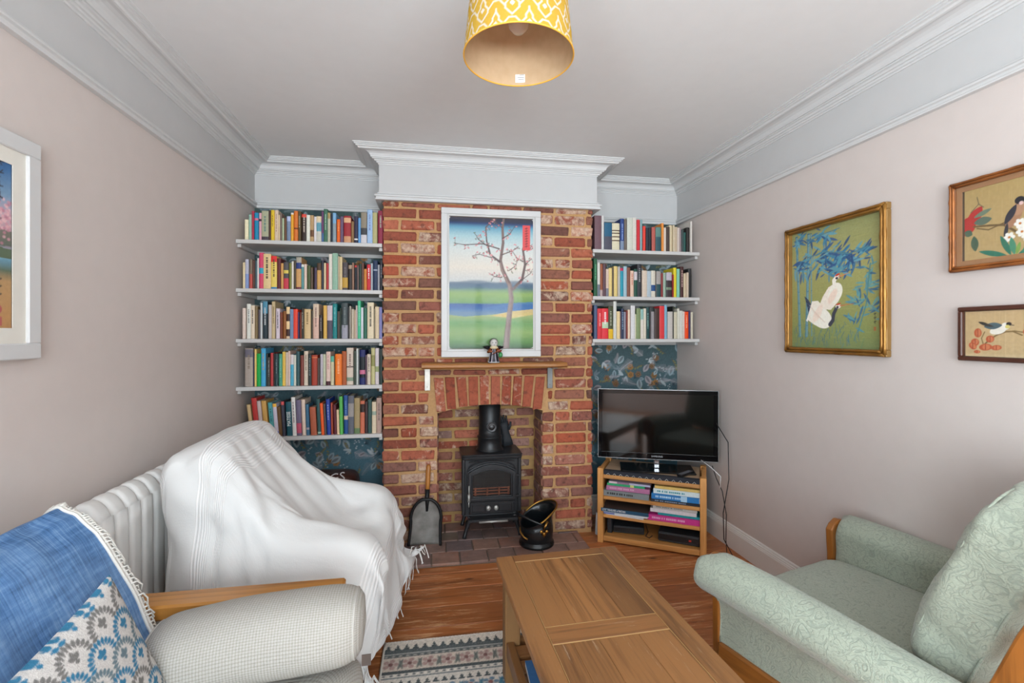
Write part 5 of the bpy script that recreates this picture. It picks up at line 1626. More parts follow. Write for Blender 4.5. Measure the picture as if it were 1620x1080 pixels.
bol = thing('bolster_cushion', 'plump cream checked bolster lying against the oak sofa arm', 'cushion', (-.455, 1.375, .575), R(2))
def bfn(u, v):
    x = -.275 + .55 * v; e = 2 * v - 1
    r = .108 * max(0, 1 - abs(e) ** 9) ** .32 * (1.0 - .03 * v) 
    r *= 1 + .022 * mnoise.noise(Vector((x * 8, math.cos(6.283 * u) * 1.5, math.sin(6.283 * u) * 1.5)))
    a = 2 * math.pi * u; c, s_ = math.cos(a), math.sin(a)
    yy_ = 1.0 * r * math.copysign(abs(c) ** .85, c); zz = .92 * r * math.copysign(abs(s_) ** .85, s_)
    return (x, yy_, zz - .045 * (1 - v) ** 1.3 - .008 * math.cos(v * 7) * .5)
mb = MB(); mb.smooth = True; mb.grid(bfn, 56, 60); mb.build('cover', m_check, bol)
mb = MB(); mb.smooth = True
mb.tube([bfn(u, .953) for u in np.linspace(0, 1, 40)], .003, 6, False).tube([bfn(u, .047) for u in np.linspace(0, 1, 40)], .003, 6, False); mb.build('piping', m_check, bol)
MB(M=T(.27, -.055, -.08)).box(-.002, .022, -.001, .001, -.014, .016).build('care_label', plain('label_brown', '4A3E38', .8), bol)

# patterned scatter cushion
S_ = .42
cv = Canvas(S_, S_, .0021); cv.fill('BAB6B2')
row = 0; y = -.02
while y < S_ + .06:
    col_ = ['2E6C8C', '6C6A68', '2E6C8C', '5E7078'][row % 4]; x = -.04 + (.041 if row % 2 else 0)
    while x < S_ + .06:
        for ring, n_, r0, r1, wd in ((0, 13, .026, .041, .0042), (1, 11, .0235, .0285, .0018)):
            for j in range(n_):
                a = math.pi * (j + .5) / n_ * 1.1 - .16
                cv.leaf(x + r0 * math.cos(a), y + r0 * math.sin(a), x + r1 * math.cos(a), y + r1 * math.sin(a), wd, col_)
        for a, L in ((1.57, .019), (.75, .0155), (2.39, .0155), (1.57, -.009)):
            cv.leaf(x, y + .004, x + L * math.cos(a), y + .004 + L * math.sin(a), .0052, col_)
        x += .082
    y += .043; row += 1
cv.noise(.22, 5)
sq = lambda q: np.clip(1 - (2 * q / S_ - 1) ** 2, 0, 1)
def pil(X, Y):
    b = (sq(X) * sq(Y)) ** .42 * .062; e = 1 - .055 * (1 - sq(X)) * sq(Y) * 0
    px = (X - S_ / 2) * (1 - .06 * sq(Y)); py = (Y - S_ / 2) * (1 - .06 * sq(X))
    return (px, py, b)
A = Vector((-.735, 1.225, .822)); e1 = Vector((.10, .09, -.38)).normalized(); e2 = Vector((-.05, -.40, -.07)); e2 = (e2 - e1 * e2.dot(e1)).normalized(); nrm = (e2).cross(e1) * -1
if nrm.x < 0: nrm = -nrm
xx = -e2; yy2 = -e1
if xx.cross(yy2).dot(nrm) < 0: xx = e2
cen = A + (e1 + e2) * S_ / 2 + nrm * .012
Mc = Matrix((( xx.x, yy2.x, nrm.x, cen.x), (xx.y, yy2.y, nrm.y, cen.y), (xx.z, yy2.z, nrm.z, cen.z), (0, 0, 0, 1)))
pc = thing('scatter_cushion', 'square cushion with blue and grey scalloped leaf print propped on the blue throw', 'cushion'); pc.matrix_world = Mc
link('front_cover', cv.mesh(vcol('cushion_print', .95, .5, 400), pil, 1.0), pc)
mb = MB(); mb.smooth = True; mb.grid(lambda u, v: tuple(float(q) for q in (lambda p: (p[0], p[1], -p[2] * .25))(pil(np.array(u * S_), np.array(v * S_)))), 24, 24); mb.build('back_cover', plain('cushion_back', 'CFCBC6', .95), pc)

# blue throw over the sofa back
t = NT('blue_throw'); v = t.coords(scale=(60, 9, 60)); n = t.noise(v, 1, 5, .65); n2 = t.noise(t.coords(scale=(7, 220, 7)), 1, 3, .6); nb = t.noise(t.coords(), 6, 3)
f = t.math('ADD', t.math('MULTIPLY', n, .5), t.math('MULTIPLY', n2, .5))
col = t.ramp(f, [(.32, C('2C4C74')), (.5, C('4C74A4', 1.1)), (.7, C('7C9CC0', 1.1))])
col = t.mix(t.math('MULTIPLY', t.ramp(nb, [(.4, (0,) * 3 + (1,)), (.7, (1,) * 3 + (1,))]), .25), col, C('8AA8C8'))
t.set(Base_Color=col, Roughness=.95); t.bump(f, .4, .004); m_blue = t.m
bt_ = thing('blue_throw', 'faded denim blue throw with white fringe draped over the sofa back', 'throw')
P2 = [(-.715, .475), (-.745, .53), (-.785, .63), (-.835, .74), (-.885, .84), (-.925, .895), (-.965, .915), (-1.005, .895), (-1.025, .82), (-1.028, .70), (-1.026, .58)]
def bl(u, v):
    q = v * (len(P2) - 1); i = min(int(q), len(P2) - 2); f = q - i
    x = P2[i][0] * (1 - f) + P2[i + 1][0] * f; z = P2[i][1] * (1 - f) + P2[i + 1][1] * f
    y = .22 + 1.235 * u + .012 * math.sin(v * 9) * (u > .9)
    d = .012 * mnoise.noise(Vector((y * 5, v * 5, 1))) + .006 * mnoise.noise(Vector((y * 14, v * 9, 4)))
    return (x + d if v < .6 else x + abs(d) * .3, y, z + d * .6)
mb = MB(); mb.smooth = True; mb.grid(bl, 70, 60)
o = mb.build('cloth', m_blue, bt_); o.modifiers.new('cloth_thickness', 'SOLIDIFY').thickness = .006; subsurf(o, 1)
m_fr = plain('fringe_white', 'DCDAD4', .95)
mb = MB(); mb.smooth = True; rf = random.Random(8)
for k in range(72):
    v = .02 + .75 * k / 71; p = Vector(bl(1, v)); nrm2 = Vector((.7, .5, .3)) if v < .5 else Vector((-.2, .5, .8))
    a = p + Vector((rf.uniform(-.004, .004), .0, 0)); L = rf.uniform(.022, .040)
    mb.tube([a - Vector((0, .012, -.004)), a + nrm2 * .010, a + nrm2 * .012 + Vector((rf.uniform(-.004, .008), L * .3, -L * .6)), a + nrm2 * .008 + Vector((rf.uniform(-.01, .012), L * rf.uniform(.2, .5), -L * 1.3))], [.0028, .0026, .0022, .0012], 5)
tag(mb.build('fringe', m_fr, bt_), kind='stuff')
mb = MB(); mb.smooth = True
for off in (.004, .014): mb.tube([Vector(bl(1 - off / 1.2, v)) + Vector((.002, 0, .003)) for v in np.linspace(.01, .8, 50)], .0042, 6)
mb.build('hem', m_fr, bt_)
# ================================================================ PICTURES ON THE SIDE WALLS
m_gold = plain('bamboo_gilt', '94682E', .35, .55, var=.25, bump=.2, bscale=60); m_dkwood = plain('dark_frame_wood', '4A2A20', .4, var=.2)
RW = lambda y, z, off=0: T(XR - .002 - off, y, z) @ Rz(R(-90))
def bamboo(o, w, h, fw, fd, mat, n):
    """Gilt rods with raised nodes laid along each side of a frame."""
    mb = MB(); mb.smooth = True
    for off in (fw * .28, fw * .75):
        r = fw * .24
        def rod(p, q, n):
            pts = []; rr = []
            for i in range(n * 4 + 1):
                t_ = i / (n * 4); pts.append(Vector(p).lerp(Vector(q), t_)); rr.append(r * (1.28 if i % 4 == 0 else .96))
            mb.tube(pts, rr, 7)
        y = -fd
        rod((off, y, off), (off, y, h - off), n); rod((w - off, y, off), (w - off, y, h - off), n); rod((off, y, off), (w - off, y, off), n); rod((off, y, h - off), (w - off, y, h - off), n)
    mb.build('bamboo_rod', mat, o)
# cranes and bamboo on silk
cw, chh = .524, .596
cv = Canvas(cw, chh, .0022); cv.vgrad([(0, '6E7A50'), (.12, '7A8450'), (.35, '8A8C54'), (.7, '94925C'), (1, '84885A')])
rp = random.Random(12)
for i in range(260): x = rp.uniform(0, cw); y = rp.uniform(0, chh); cv.stroke([(x, y), (x + rp.uniform(.02, .09), y)], .0011, rp.choice(['A09C64', '7A8050', '8C8A50']), .35)
for i in range(90): x = rp.uniform(0, cw * .8); y = abs(rp.gauss(.05, .035)); cv.stroke([(x, y), (x + rp.uniform(-.02, .02), y + rp.uniform(.01, .05))], .0016, rp.choice(['3E6670', '4A7480', '587A5C', '2E5A74']), .75)
for x0, x1, w_ in ((.055, .030, .013), (.098, .112, .014), (.132, .128, .006)):
    n_ = 9
    for i in range(n_):
        a, b = i / n_, (i + 1) / n_; p = (x0 + (x1 - x0) * a, .06 + .52 * a); q = (x0 + (x1 - x0) * b, .06 + .52 * b - .004)
        cv.stroke([p, q], w_ * .62, '4E7A88', .9); cv.stroke([(p[0] + w_ * .2, p[1]), (q[0] + w_ * .2, q[1])], w_ * .22, '7AA0A4', .7); cv.stroke([(q[0] - w_ * .6, q[1] + .002), (q[0] + w_ * .6, q[1] + .002)], .0014, '2C4E5E')
def bleaf(x, y, a, L, c): cv.leaf(x, y, x + L * math.cos(a), y + L * math.sin(a), L * .10, c, .9)
for cx, cy, sx, sy, n_ in ((.06, .55, .06, .03, 24), (.20, .55, .06, .03, 26), (.07, .42, .06, .035, 34), (.21, .45, .08, .04, 46), (.30, .42, .08, .04, 48), (.38, .43, .06, .03, 26), (.27, .37, .06, .03, 26), (.43, .45, .04, .02, 10)):
    for i in range(n_):
        x, y = rp.gauss(cx, sx * .55), rp.gauss(cy, sy * .55); bleaf(x, y, rp.choice([rp.uniform(-2.6, -1.0), rp.uniform(-.8, .3), rp.uniform(2.6, 3.6), rp.uniform(.4, 1.0)]), rp.uniform(.035, .075), rp.choice(['2E6488', '3E7890', '2A4E7C', '4E8898', '5A90A0', '24466E']))
cv.stroke([(.10, .46), (.22, .47), (.36, .44), (.45, .46)], .0022, '4A7078'); cv.stroke([(.10, .54), (.2, .56), (.3, .57)], .0022, '4A7078')
for cx, cy, n_ in ((.40, .22, 16), (.45, .28, 18), (.47, .18, 14), (.38, .13, 12), (.45, .35, 8)):
    for i in range(n_): bleaf(rp.gauss(cx, .015), rp.gauss(cy, .02), rp.choice([rp.uniform(.9, 2.2), rp.uniform(-.6, .8), rp.uniform(2.4, 3.4)]), rp.uniform(.03, .065), rp.choice(['3A6E88', '4E8490', '2E5A7C', '5A9090']))
cv.stroke([(.40, .08), (.44, .2), (.46, .38)], .003, '4A7A7C')
# rear crane: raised wing and head
cv.poly([(.175, .195), (.20, .25), (.235, .295), (.275, .312), (.305, .298), (.312, .265), (.295, .225), (.25, .185)], 'DCD2C4'); cv.ell(.275, .265, .038, .050, 'E4DACC', -.5)
cv.ell(.26, .25, .018, .04, 'D8AE98', -.6, .45, 3); cv.stroke([(.27, .30), (.268, .325), (.282, .338)], .010, 'E0D8CC'); cv.ell(.285, .340, .014, .011, 'D8CFC4'); cv.ell(.288, .350, .014, .005, 'B83A28', .3); cv.ell(.284, .334, .008, .006, '34323C')
cv.stroke([(.296, .340), (.352, .352)], .003, 'C87848', 1, .0008)
for i in range(8): cv.leaf(.135 - .002 * i, .20 - .004 * i, .085 + .004 * i, .262 - .010 * i, .008, ['2A3448', '3C4A60'][i % 2])
cv.poly([(.10, .145), (.118, .19), (.135, .235), (.17, .235), (.205, .205), (.235, .165), (.255, .125), (.235, .105), (.195, .10), (.15, .115)], 'DED5C8'); cv.ell(.19, .150, .07, .048, 'E2DACE', -.5)
for i in range(6): cv.stroke([(.12 + .012 * i, .215 - .012 * i), (.155 + .012 * i, .165 - .008 * i)], .002, 'C4B8A8', .6)
cv.ell(.17, .17, .02, .05, 'D8B4A0', -.6, .4, 3); cv.poly([(.095, .14), (.112, .155), (.105, .13)], 'E6E0D6')
cv.stroke([(.245, .115), (.262, .135), (.266, .165), (.282, .192)], .0105, '3A3E4A', 1, .009); cv.ell(.292, .200, .015, .0105, 'D8D0C8'); cv.ell(.293, .210, .014, .004, 'B83A28', .2); cv.ell(.288, .196, .007, .006, '34323C')
cv.stroke([(.304, .202), (.378, .208)], .003, 'B06A48', 1, .0008)
for y in (.155, .138, .120): cv.stroke([(.478, y), (.488, y + .004)], .0018, '3A3A2E'); cv.stroke([(.483, y - .006), (.482, y + .006)], .0015, '3A3A2E')
cv.rect(.477, .488, .083, .099, '9A5A34', .9); cv.noise(.12, 3)
KQ = 1.0
fr = framed('crane_painting', 'gilt bamboo-framed painting of two white cranes under blue bamboo', 'picture', .584, .655, .030, .026, plain('gilt_board', '8A6838', .45, .3, var=.15), cv, m_print, RW(2.298, 1.2745), gls=.006, k=1.25)
bamboo(fr, .584, .655, .030, .026, m_gold, 5)
# finch on a branch
bw2, bh2 = .43, .252
cv = Canvas(bw2, bh2, .0018); cv.vgrad([(0, 'B0976A'), (1, 'A8905E')])
for i in range(120): x = rp.uniform(0, bw2); y = rp.uniform(0, bh2); cv.stroke([(x, y), (x, y + rp.uniform(.02, .06))], .001, rp.choice(['C0A878', '9C8658']), .3)
for a, b in (((.0, .10), (.03, .14)), ((.02, .12), (.055, .165)), ((.0, .13), (.03, .12)), ((.01, .09), (.03, .13))): cv.leaf(a[0] - .01, a[1], b[0], b[1] + .02, .020, 'A83430'); 
cv.leaf(.03, .13, .085, .135, .014, '5A6A5C'); cv.leaf(.03, .15, .085, .17, .008, '6A7A66'); cv.leaf(.03, .085, .035, .03, .012, '4E6250'); cv.leaf(0, .105, .025, .09, .012, '4E6250')
cv.stroke([(.03, .118), (.08, .112), (.12, .105), (.16, .07)], .0032, '6A5638', 1, .004); cv.stroke([(.04, .11), (.075, .098), (.12, .112)], .0022, '6A5638')
cv.stroke([(.02, .17), (.045, .195), (.04, .22)], .0016, '6A6048'); cv.stroke([(.045, .195), (.06, .18)], .0016, '6A6048')
cv.ell(.148, .128, .020, .040, 'A0785C', -.45); cv.ell(.160, .150, .017, .022, 'AC8468', -.3); cv.leaf(.155, .165, .122, .105, .011, '34343C'); cv.ell(.164, .176, .014, .013, '26262C'); cv.ell(.168, .166, .006, .006, 'D8B8B4'); cv.leaf(.13, .11, .122, .055, .006, '3A3A40')
for cx, cy in ((.17, .072), (.195, .085), (.185, .055), (.215, .07), (.165, .10), (.205, .045), (.135, .06), (.23, .09)):
    for j in range(6): a = j * 1.05; cv.ell(cx + .009 * math.cos(a), cy + .009 * math.sin(a), .008, .006, 'E4E2DA', a)
    cv.ell(cx, cy, .004, .004, 'B8702C')
for q in ((.14, .0, .11, .07), (.13, .0, .045, .028), (.15, .0, .14, .06), (.16, .0, .24, .045), (.17, .0, .21, .055), (.2, .02, .28, .05)): cv.leaf(q[0], q[1], q[2], q[3], .009, rp.choice(['3E7A62', '4A866A', '35705C']))
cv.leaf(.155, 0, .165, .04, .006, '7A9A4E')
for cx, cy in ((.29, .12), (.34, .15), (.38, .1)):
    for j in range(5): cv.leaf(cx, cy, cx + .03 * math.cos(j * 1.25), cy + .03 * math.sin(j * 1.25), .010, 'B04A34')
cv.stroke([(.2, .06), (.3, .12), (.42, .15)], .003, '6A5638')
fr = framed('finch_painting', 'brown bamboo-framed bird painting with red and white flowers, upper one', 'picture', .52, .326, .020, .020, plain('frame_umber', '6E4426', .45, var=.2), cv, m_print, RW(1.474, 1.597), mount=plain('mount_tan', '98704E', .9, var=.05), gls=.014, mount_w=.018, k=KQ)
bamboo(fr, .52, .326, .020, .020, plain('bamboo_copper', '9A5E30', .35, .4, var=.3), 5)
# grey and white bird on a magnolia twig
mw, mh = .44, .158
cv = Canvas(mw, mh, .0016); cv.vgrad([(0, 'C8B28C'), (.08, 'B8A078'), (.9, 'BCA278'), (1, 'C4A880')])
for i in range(80): x = rp.uniform(0, mw); cv.stroke([(x, 0), (x, mh)], .001, rp.choice(['C8B08A', 'AE966A']), .25)
S2 = lambda px, py: ((px - 205) / 1080 * .268, (880 - py) / 700 * .158)
cv.stroke([S2(440, 700), S2(520, 610), S2(600, 545), S2(700, 500), S2(780, 495), S2(880, 550)], .0024, '7A6440', 1); cv.stroke([S2(700, 500), S2(800, 490), S2(900, 510), S2(1080, 470)], .002, '7A6440'); cv.stroke([S2(430, 680), S2(410, 600), S2(450, 500)], .0016, '7A6440')
for px, py, rx, ry, a in ((365, 515, .012, .016, 0), (515, 610, .013, .012, .5), (330, 660, .013, .013, -.6), (460, 735, .020, .012, .1), (590, 740, .016, .009, .1), (300, 720, .011, .014, .8), (965, 405, .016, .018, 0), (985, 615, .013, .018, .6), (930, 520, .008, .014, .5), (355, 810, .010, .006, 0)):
    x, y = S2(px, py); cv.ell(x, y, rx, ry, 'B05A3C', a); cv.ell(x + .002, y, rx * .55, ry * .8, 'C47A54', a, .8); cv.stroke([(x, y - ry * .7), (x, y + ry * .7)], .0012, '8A3A2C')
for px in range(1120, 1900, 150):
    x, y = S2(px, 480 + (px * 7) % 160); cv.ell(x, y, .013, .015, 'B05A3C', px); cv.ell(x, y, .007, .011, 'C47A54', px, .8)
cv.stroke([S2(1080, 470), S2(1400, 520), S2(1800, 480)], .002, '7A6440')
x, y = S2(640, 470); cv.ell(x - .008, y - .002, .024, .013, 'DCD8CC', .25); cv.ell(x + .014, y + .012, .012, .012, 'E0DCD2'); cv.leaf(*S2(440, 420), *S2(660, 400), .0115, '4E6066'); cv.leaf(*S2(370, 345), *S2(520, 410), .0055, '34322E'); cv.leaf(*S2(400, 370), *S2(560, 420), .0045, '3A3A38')
x, y = S2(735, 385); cv.ell(x, y, .008, .0065, '2E2C30'); cv.ell(*S2(720, 425), .007, .006, 'CDC070'); cv.stroke([S2(760, 400), S2(790, 405)], .0015, '5A5040')
fr = framed('songbird_painting', 'small dark-framed painting of a grey and white bird with red magnolia, lower one', 'picture', .475, .192, .015, .020, m_dkwood, cv, m_print, RW(1.446, 1.2765), gls=.006, k=KQ)

# print on the wall over the sofa: sunset over a river bank with blossom
lw_, lh_ = .44, .50
cv = Canvas(lw_, lh_, .0025); cv.vgrad([(0, 'A87C50'), (.10, 'B88C5C'), (.30, 'B49064'), (.36, '5A6A58'), (.42, '6C9AB0'), (.46, '88ACB8'), (.50, '94808C'), (.56, 'C098A0'), (.66, 'B8A4B0'), (.78, '7898B4'), (.92, '3A6A9C'), (1, '26507E')])
rp = random.Random(31)
cv.poly([(0, .34), (lw_, .29), (lw_, .25), (0, .2)], '4E6450', .8); cv.poly([(.1, .27), (lw_, .24), (lw_, .215), (.1, .21)], '5A6A54')
cv.stroke([(.36, .22), (.365, .29), (.35, .33), (.31, .36)], .006, '4A3E3A', 1, .003); cv.stroke([(.365, .28), (.40, .32), (.43, .33)], .004, '4A3E3A', 1, .002)
for i in range(260): cv.ell(rp.gauss(.38, .05), rp.gauss(.335, .028), .005, .0042, rp.choice(['C8909C', 'D8A8B0', 'B87C8C', 'E0B8BC']), 0, .8)
for (x, y) in ((.40, .475), (.40, .445), (.40, .41), (.40, .38), (.365, .47), (.365, .44), (.365, .405)):
    for a, L in ((0.1, .011), (1.5, .012), (.8, .009), (2.4, .009)):
        o_ = rp.uniform(-.005, .005); cv.stroke([(x + o_ - L * math.cos(a), y + o_ - L * math.sin(a)), (x + o_ + L * math.cos(a), y + o_ + L * math.sin(a))], .0016, '2E3038')
for y in (.150, .13, .108): cv.stroke([(.392, y), (.406, y + .006)], .0022, '3A3028'); cv.stroke([(.399, y - .01), (.4, y + .01)], .0018, '3A3028')
cv.ell(.395, .072, .014, .013, 'A84850', 0, .9); cv.rect(.380, .408, .026, .052, 'B05058', .85)
cv.ell(.30, .12, .02, .05, '2E4470'); cv.ell(.30, .175, .012, .013, 'B89070'); cv.ell(.335, .11, .012, .045, '34508A')
cv.poly([(.2, .36), (.24, .40), (.28, .36)], '6A7A8C')
M_ = 'D8D4CA'
for c in ((0, 0, 1, 1), (lw_, 0, -1, 1), (0, lh_, 1, -1), (lw_, lh_, -1, -1)): cv.poly([(c[0], c[1]), (c[0] + c[2] * .022, c[1]), (c[0], c[1] + c[3] * .022)], M_)
for a in ((0, 0, lw_, 0), (0, lh_, lw_, lh_), (0, 0, 0, lh_), (lw_, 0, lw_, lh_)): cv.stroke([a[:2], a[2:]], .0018, '3A3840')
fr = framed('river_print', 'white-framed blue and ochre print with pink blossom above the sofa', 'picture', .62, .640, .046, .030, m_wframe, cv, m_print, T(XL + .002, 1.032, 1.298) @ Rz(R(90)), mount=plain('mount_ivory', 'D8D5CC', .9), gls=.008, mount_w=.044, k=KQ)

# ================================================================ PENDANT LAMP
pl = thing('pendant_lamp', 'yellow trellis-patterned drum lampshade hanging from the ceiling', 'lamp', (.018 * .986 + 1.31 * .1659, 1.31 * .986 - .018 * .166, 0))
zb, zt, rb, rt = 2.130, 2.352, .150, .1265
cv = Canvas(2 * math.pi * .14, .222, .0018); cv.fill('E0B54C')
Wc = cv.w; n_ = 11; cwid = Wc / n_; WHT = 'EEE4D4'; lw = .0022
for i in range(-1, n_ + 1):
    for row in range(-1, 5):
        x = (i + .5 * (row % 2)) * cwid; y = -.01 + row * .050
        s_ = cwid / 2
        cv.stroke([(x - s_ * .42, y), (x - s_ * .42, y + .012), (x - s_ * .20, y + .022), (x - s_ * .20, y + .03), (x, y + .044)], lw, WHT); cv.stroke([(x + s_ * .42, y), (x + s_ * .42, y + .012), (x + s_ * .20, y + .022), (x + s_ * .20, y + .03), (x, y + .044)], lw, WHT)
        cv.stroke([(x - s_ * .42, y), (x - s_ * .20, y - .010), (x, y - .018), (x + s_ * .20, y - .010), (x + s_ * .42, y)], lw, WHT)
        cv.stroke([(x - s_ * .42, y + .006), (x - s_ * .8, y + .024), (x - s_, y + .024)], lw, WHT); cv.stroke([(x + s_ * .42, y + .006), (x + s_ * .8, y + .024), (x + s_, y + .024)], lw, WHT)
        cv.poly([(x, y + .004), (x + .007, y + .012), (x, y + .020), (x - .007, y + .012)], WHT)
        cv.stroke([(x, y + .044), (x, y + .052)], lw, WHT)
def shf(X, Y):
    t_ = Y / cv.h; r = rb + (rt - rb) * t_; a = X / cv.w * 2 * math.pi - math.pi / 2
    return (r * np.cos(a), r * np.sin(a), zb + (zt - zb) * t_)
t = NT('shade_cloth'); a_ = t.n('ShaderNodeVertexColor', layer_name='Col'); nn = t.noise(t.coords(), 200, 2)
c_ = t.mix(1, a_.outputs[0], t.ramp(nn, [(.3, (.95,) * 3 + (1,)), (.7, (1.04,) * 3 + (1,))]), 'MULTIPLY')
df = t.n('ShaderNodeBsdfDiffuse', i_0=c_); tl = t.n('ShaderNodeBsdfTranslucent', i_0=c_); mx = t.n('ShaderNodeMixShader', i_0=.25, i_1=df.outputs[0], i_2=tl.outputs[0]); t.link(mx.outputs[0], t.t.nodes['Material Output'].inputs[0]); m_shade = t.m
shade = link('shade', cv.mesh(m_shade, shf, .70), pl)
t = NT('shade_lining'); nn = t.noise(t.coords(), 40, 2)
c_ = t.ramp(nn, [(.3, C('CBAE8C')), (.7, C('D2B694'))]); df = t.n('ShaderNodeBsdfDiffuse', i_0=c_); tl = t.n('ShaderNodeBsdfTranslucent', i_0=c_); mx = t.n('ShaderNodeMixShader', i_0=.3, i_1=df.outputs[0], i_2=tl.outputs[0]); t.link(mx.outputs[0], t.t.nodes['Material Output'].inputs[0])
mb = MB(); mb.smooth = True; mb.grid(lambda u, v: tuple(float(q) for q in ((rb - .0012 + (rt - rb) * v) * math.cos(6.28319 * u), (rb - .0012 + (rt - rb) * v) * math.sin(6.28319 * u), zb + .001 + (zt - zb - .002) * v)), 64, 6); mb.build('lining', t.m, pl)
mb = MB(); mb.smooth = True
for r, z in ((rb, zb), (rt, zt)):
    mb = MB(); mb.smooth = True; mb.tube([(r * math.cos(a), r * math.sin(a), z) for a in np.linspace(0, 2 * math.pi, 64)], .0022, 6, False)
    mb.build('rim', plain('shade_rim', 'D09A34', .7, k=1.1), pl)
mb = MB(M=T(.0, .0, zb + .018)); a0 = R(90 + 9.5 - 10); mb.grid(lambda u, v: ((rb - .004 - .0015 * v) * math.cos(R(72) + .20 * u), (rb - .004 - .0015 * v) * math.sin(R(72) + .20 * u), -.010 + .024 * v), 6, 1); mb.build('care_label', plain('label_white', 'E8E8E4', .7), pl)
mb = MB()
for zz, L in ((.010, .10), (.003, .14), (-.002, .12)): mb.grid(lambda u, v: ((rb - .0055 - .0015 * (zz + .01) / .024) * math.cos(R(73) + L * u), (rb - .0055 - .0015 * (zz + .01) / .024) * math.sin(R(73) + L * u), zb + .018 + zz + .0025 * v), 4, 1)
mb.build('label_print', plain('label_grey', '9A9A98', .8), pl)
mb = MB(); mb.smooth = True
for k in range(3): mb.tube([(.018 * math.cos(k * 2.094), .018 * math.sin(k * 2.094), zt - .02), (rt * math.cos(k * 2.094), rt * math.sin(k * 2.094), zt)], .0018, 5)
mb.tube([(.019 * math.cos(a), .019 * math.sin(a), zt - .02) for a in np.linspace(0, 6.28, 20)], .002, 5, False); mb.build('spider_ring', plain('lamp_wire', 'D8D8D4', .4), pl)
mb = MB(); mb.smooth = True; mb.lathe([(.016, zt + .03), (.019, zt + .02), (.019, zt - .03), (.022, zt - .032), (.022, zt - .04), (.014, zt - .045)], 18); mb.build('lamp_holder', plain('lamp_holder_white', 'DADAD6', .4), pl)
mb = MB(); mb.smooth = True; mb.lathe([(.012, zt - .045), (.014, zt - .06), (.022, zt - .085), (.030, zt - .108), (.031, zt - .122), (.026, zt - .142), (.014, zt - .154), (.002, zt - .157)], 22); mb.build('bulb', plain('bulb_glass', 'D8D0C4', .12), pl)
mb = MB(); mb.smooth = True; mb.tube([(0, 0, zt + .02), (0, 0, ZC - .02)], .0035, 8); mb.lathe([(.012, ZC - .04), (.045, ZC - .022), (.048, ZC)], 20); mb.build('cord', plain('lamp_cord', 'DADAD6', .5), pl)

# ================================================================ ARMCHAIR UNDER THE WHITE THROW
m_ach = plain('armchair_cream', 'C8C2B4', .9, var=.05, bump=.15, bscale=200)
ac = thing('covered_armchair', 'armchair hidden under a white throw between the radiator and the brick fireplace', 'armchair', (0, 0, 0))
cushb = lambda n, hx, hy, hz, M, e=.3: (lambda mb: (softbox(mb, hx, hy, hz, e, .3, 40, 24, 0, 1, 6, M), mb.build(n, m_ach, ac))[1])(MB())
AY0, AY1 = 1.84, 2.60
cushb('seat_cushion', .32, .27, .10, T(-.53, 2.22, .36))
cushb('arm', .34, .075, .215, T(-.55, AY0 + .085, .375)); cushb('arm', .34, .075, .215, T(-.55, AY1 - .085, .375))
cushb('back', .115, .32, .335, T(-.775, 2.22, .615) @ Matrix.Rotation(R(-21), 4, 'Y'))
MB().box(-.88, -.23, AY0 + .03, AY1 - .03, .13, .24, .01).build('base', m_ach, ac)
for x in (-.28, -.85):
    for y in (AY0 + .06, AY1 - .09): 
        mb = MB(); mb.smooth = True; mb.lathe([(.016, 0), (.024, .006), (.027, .03), (.022, .06), (.020, .135)], 14, x, y); mb.build('leg', plain('castor_leg', '30363A', .35, .5), ac)
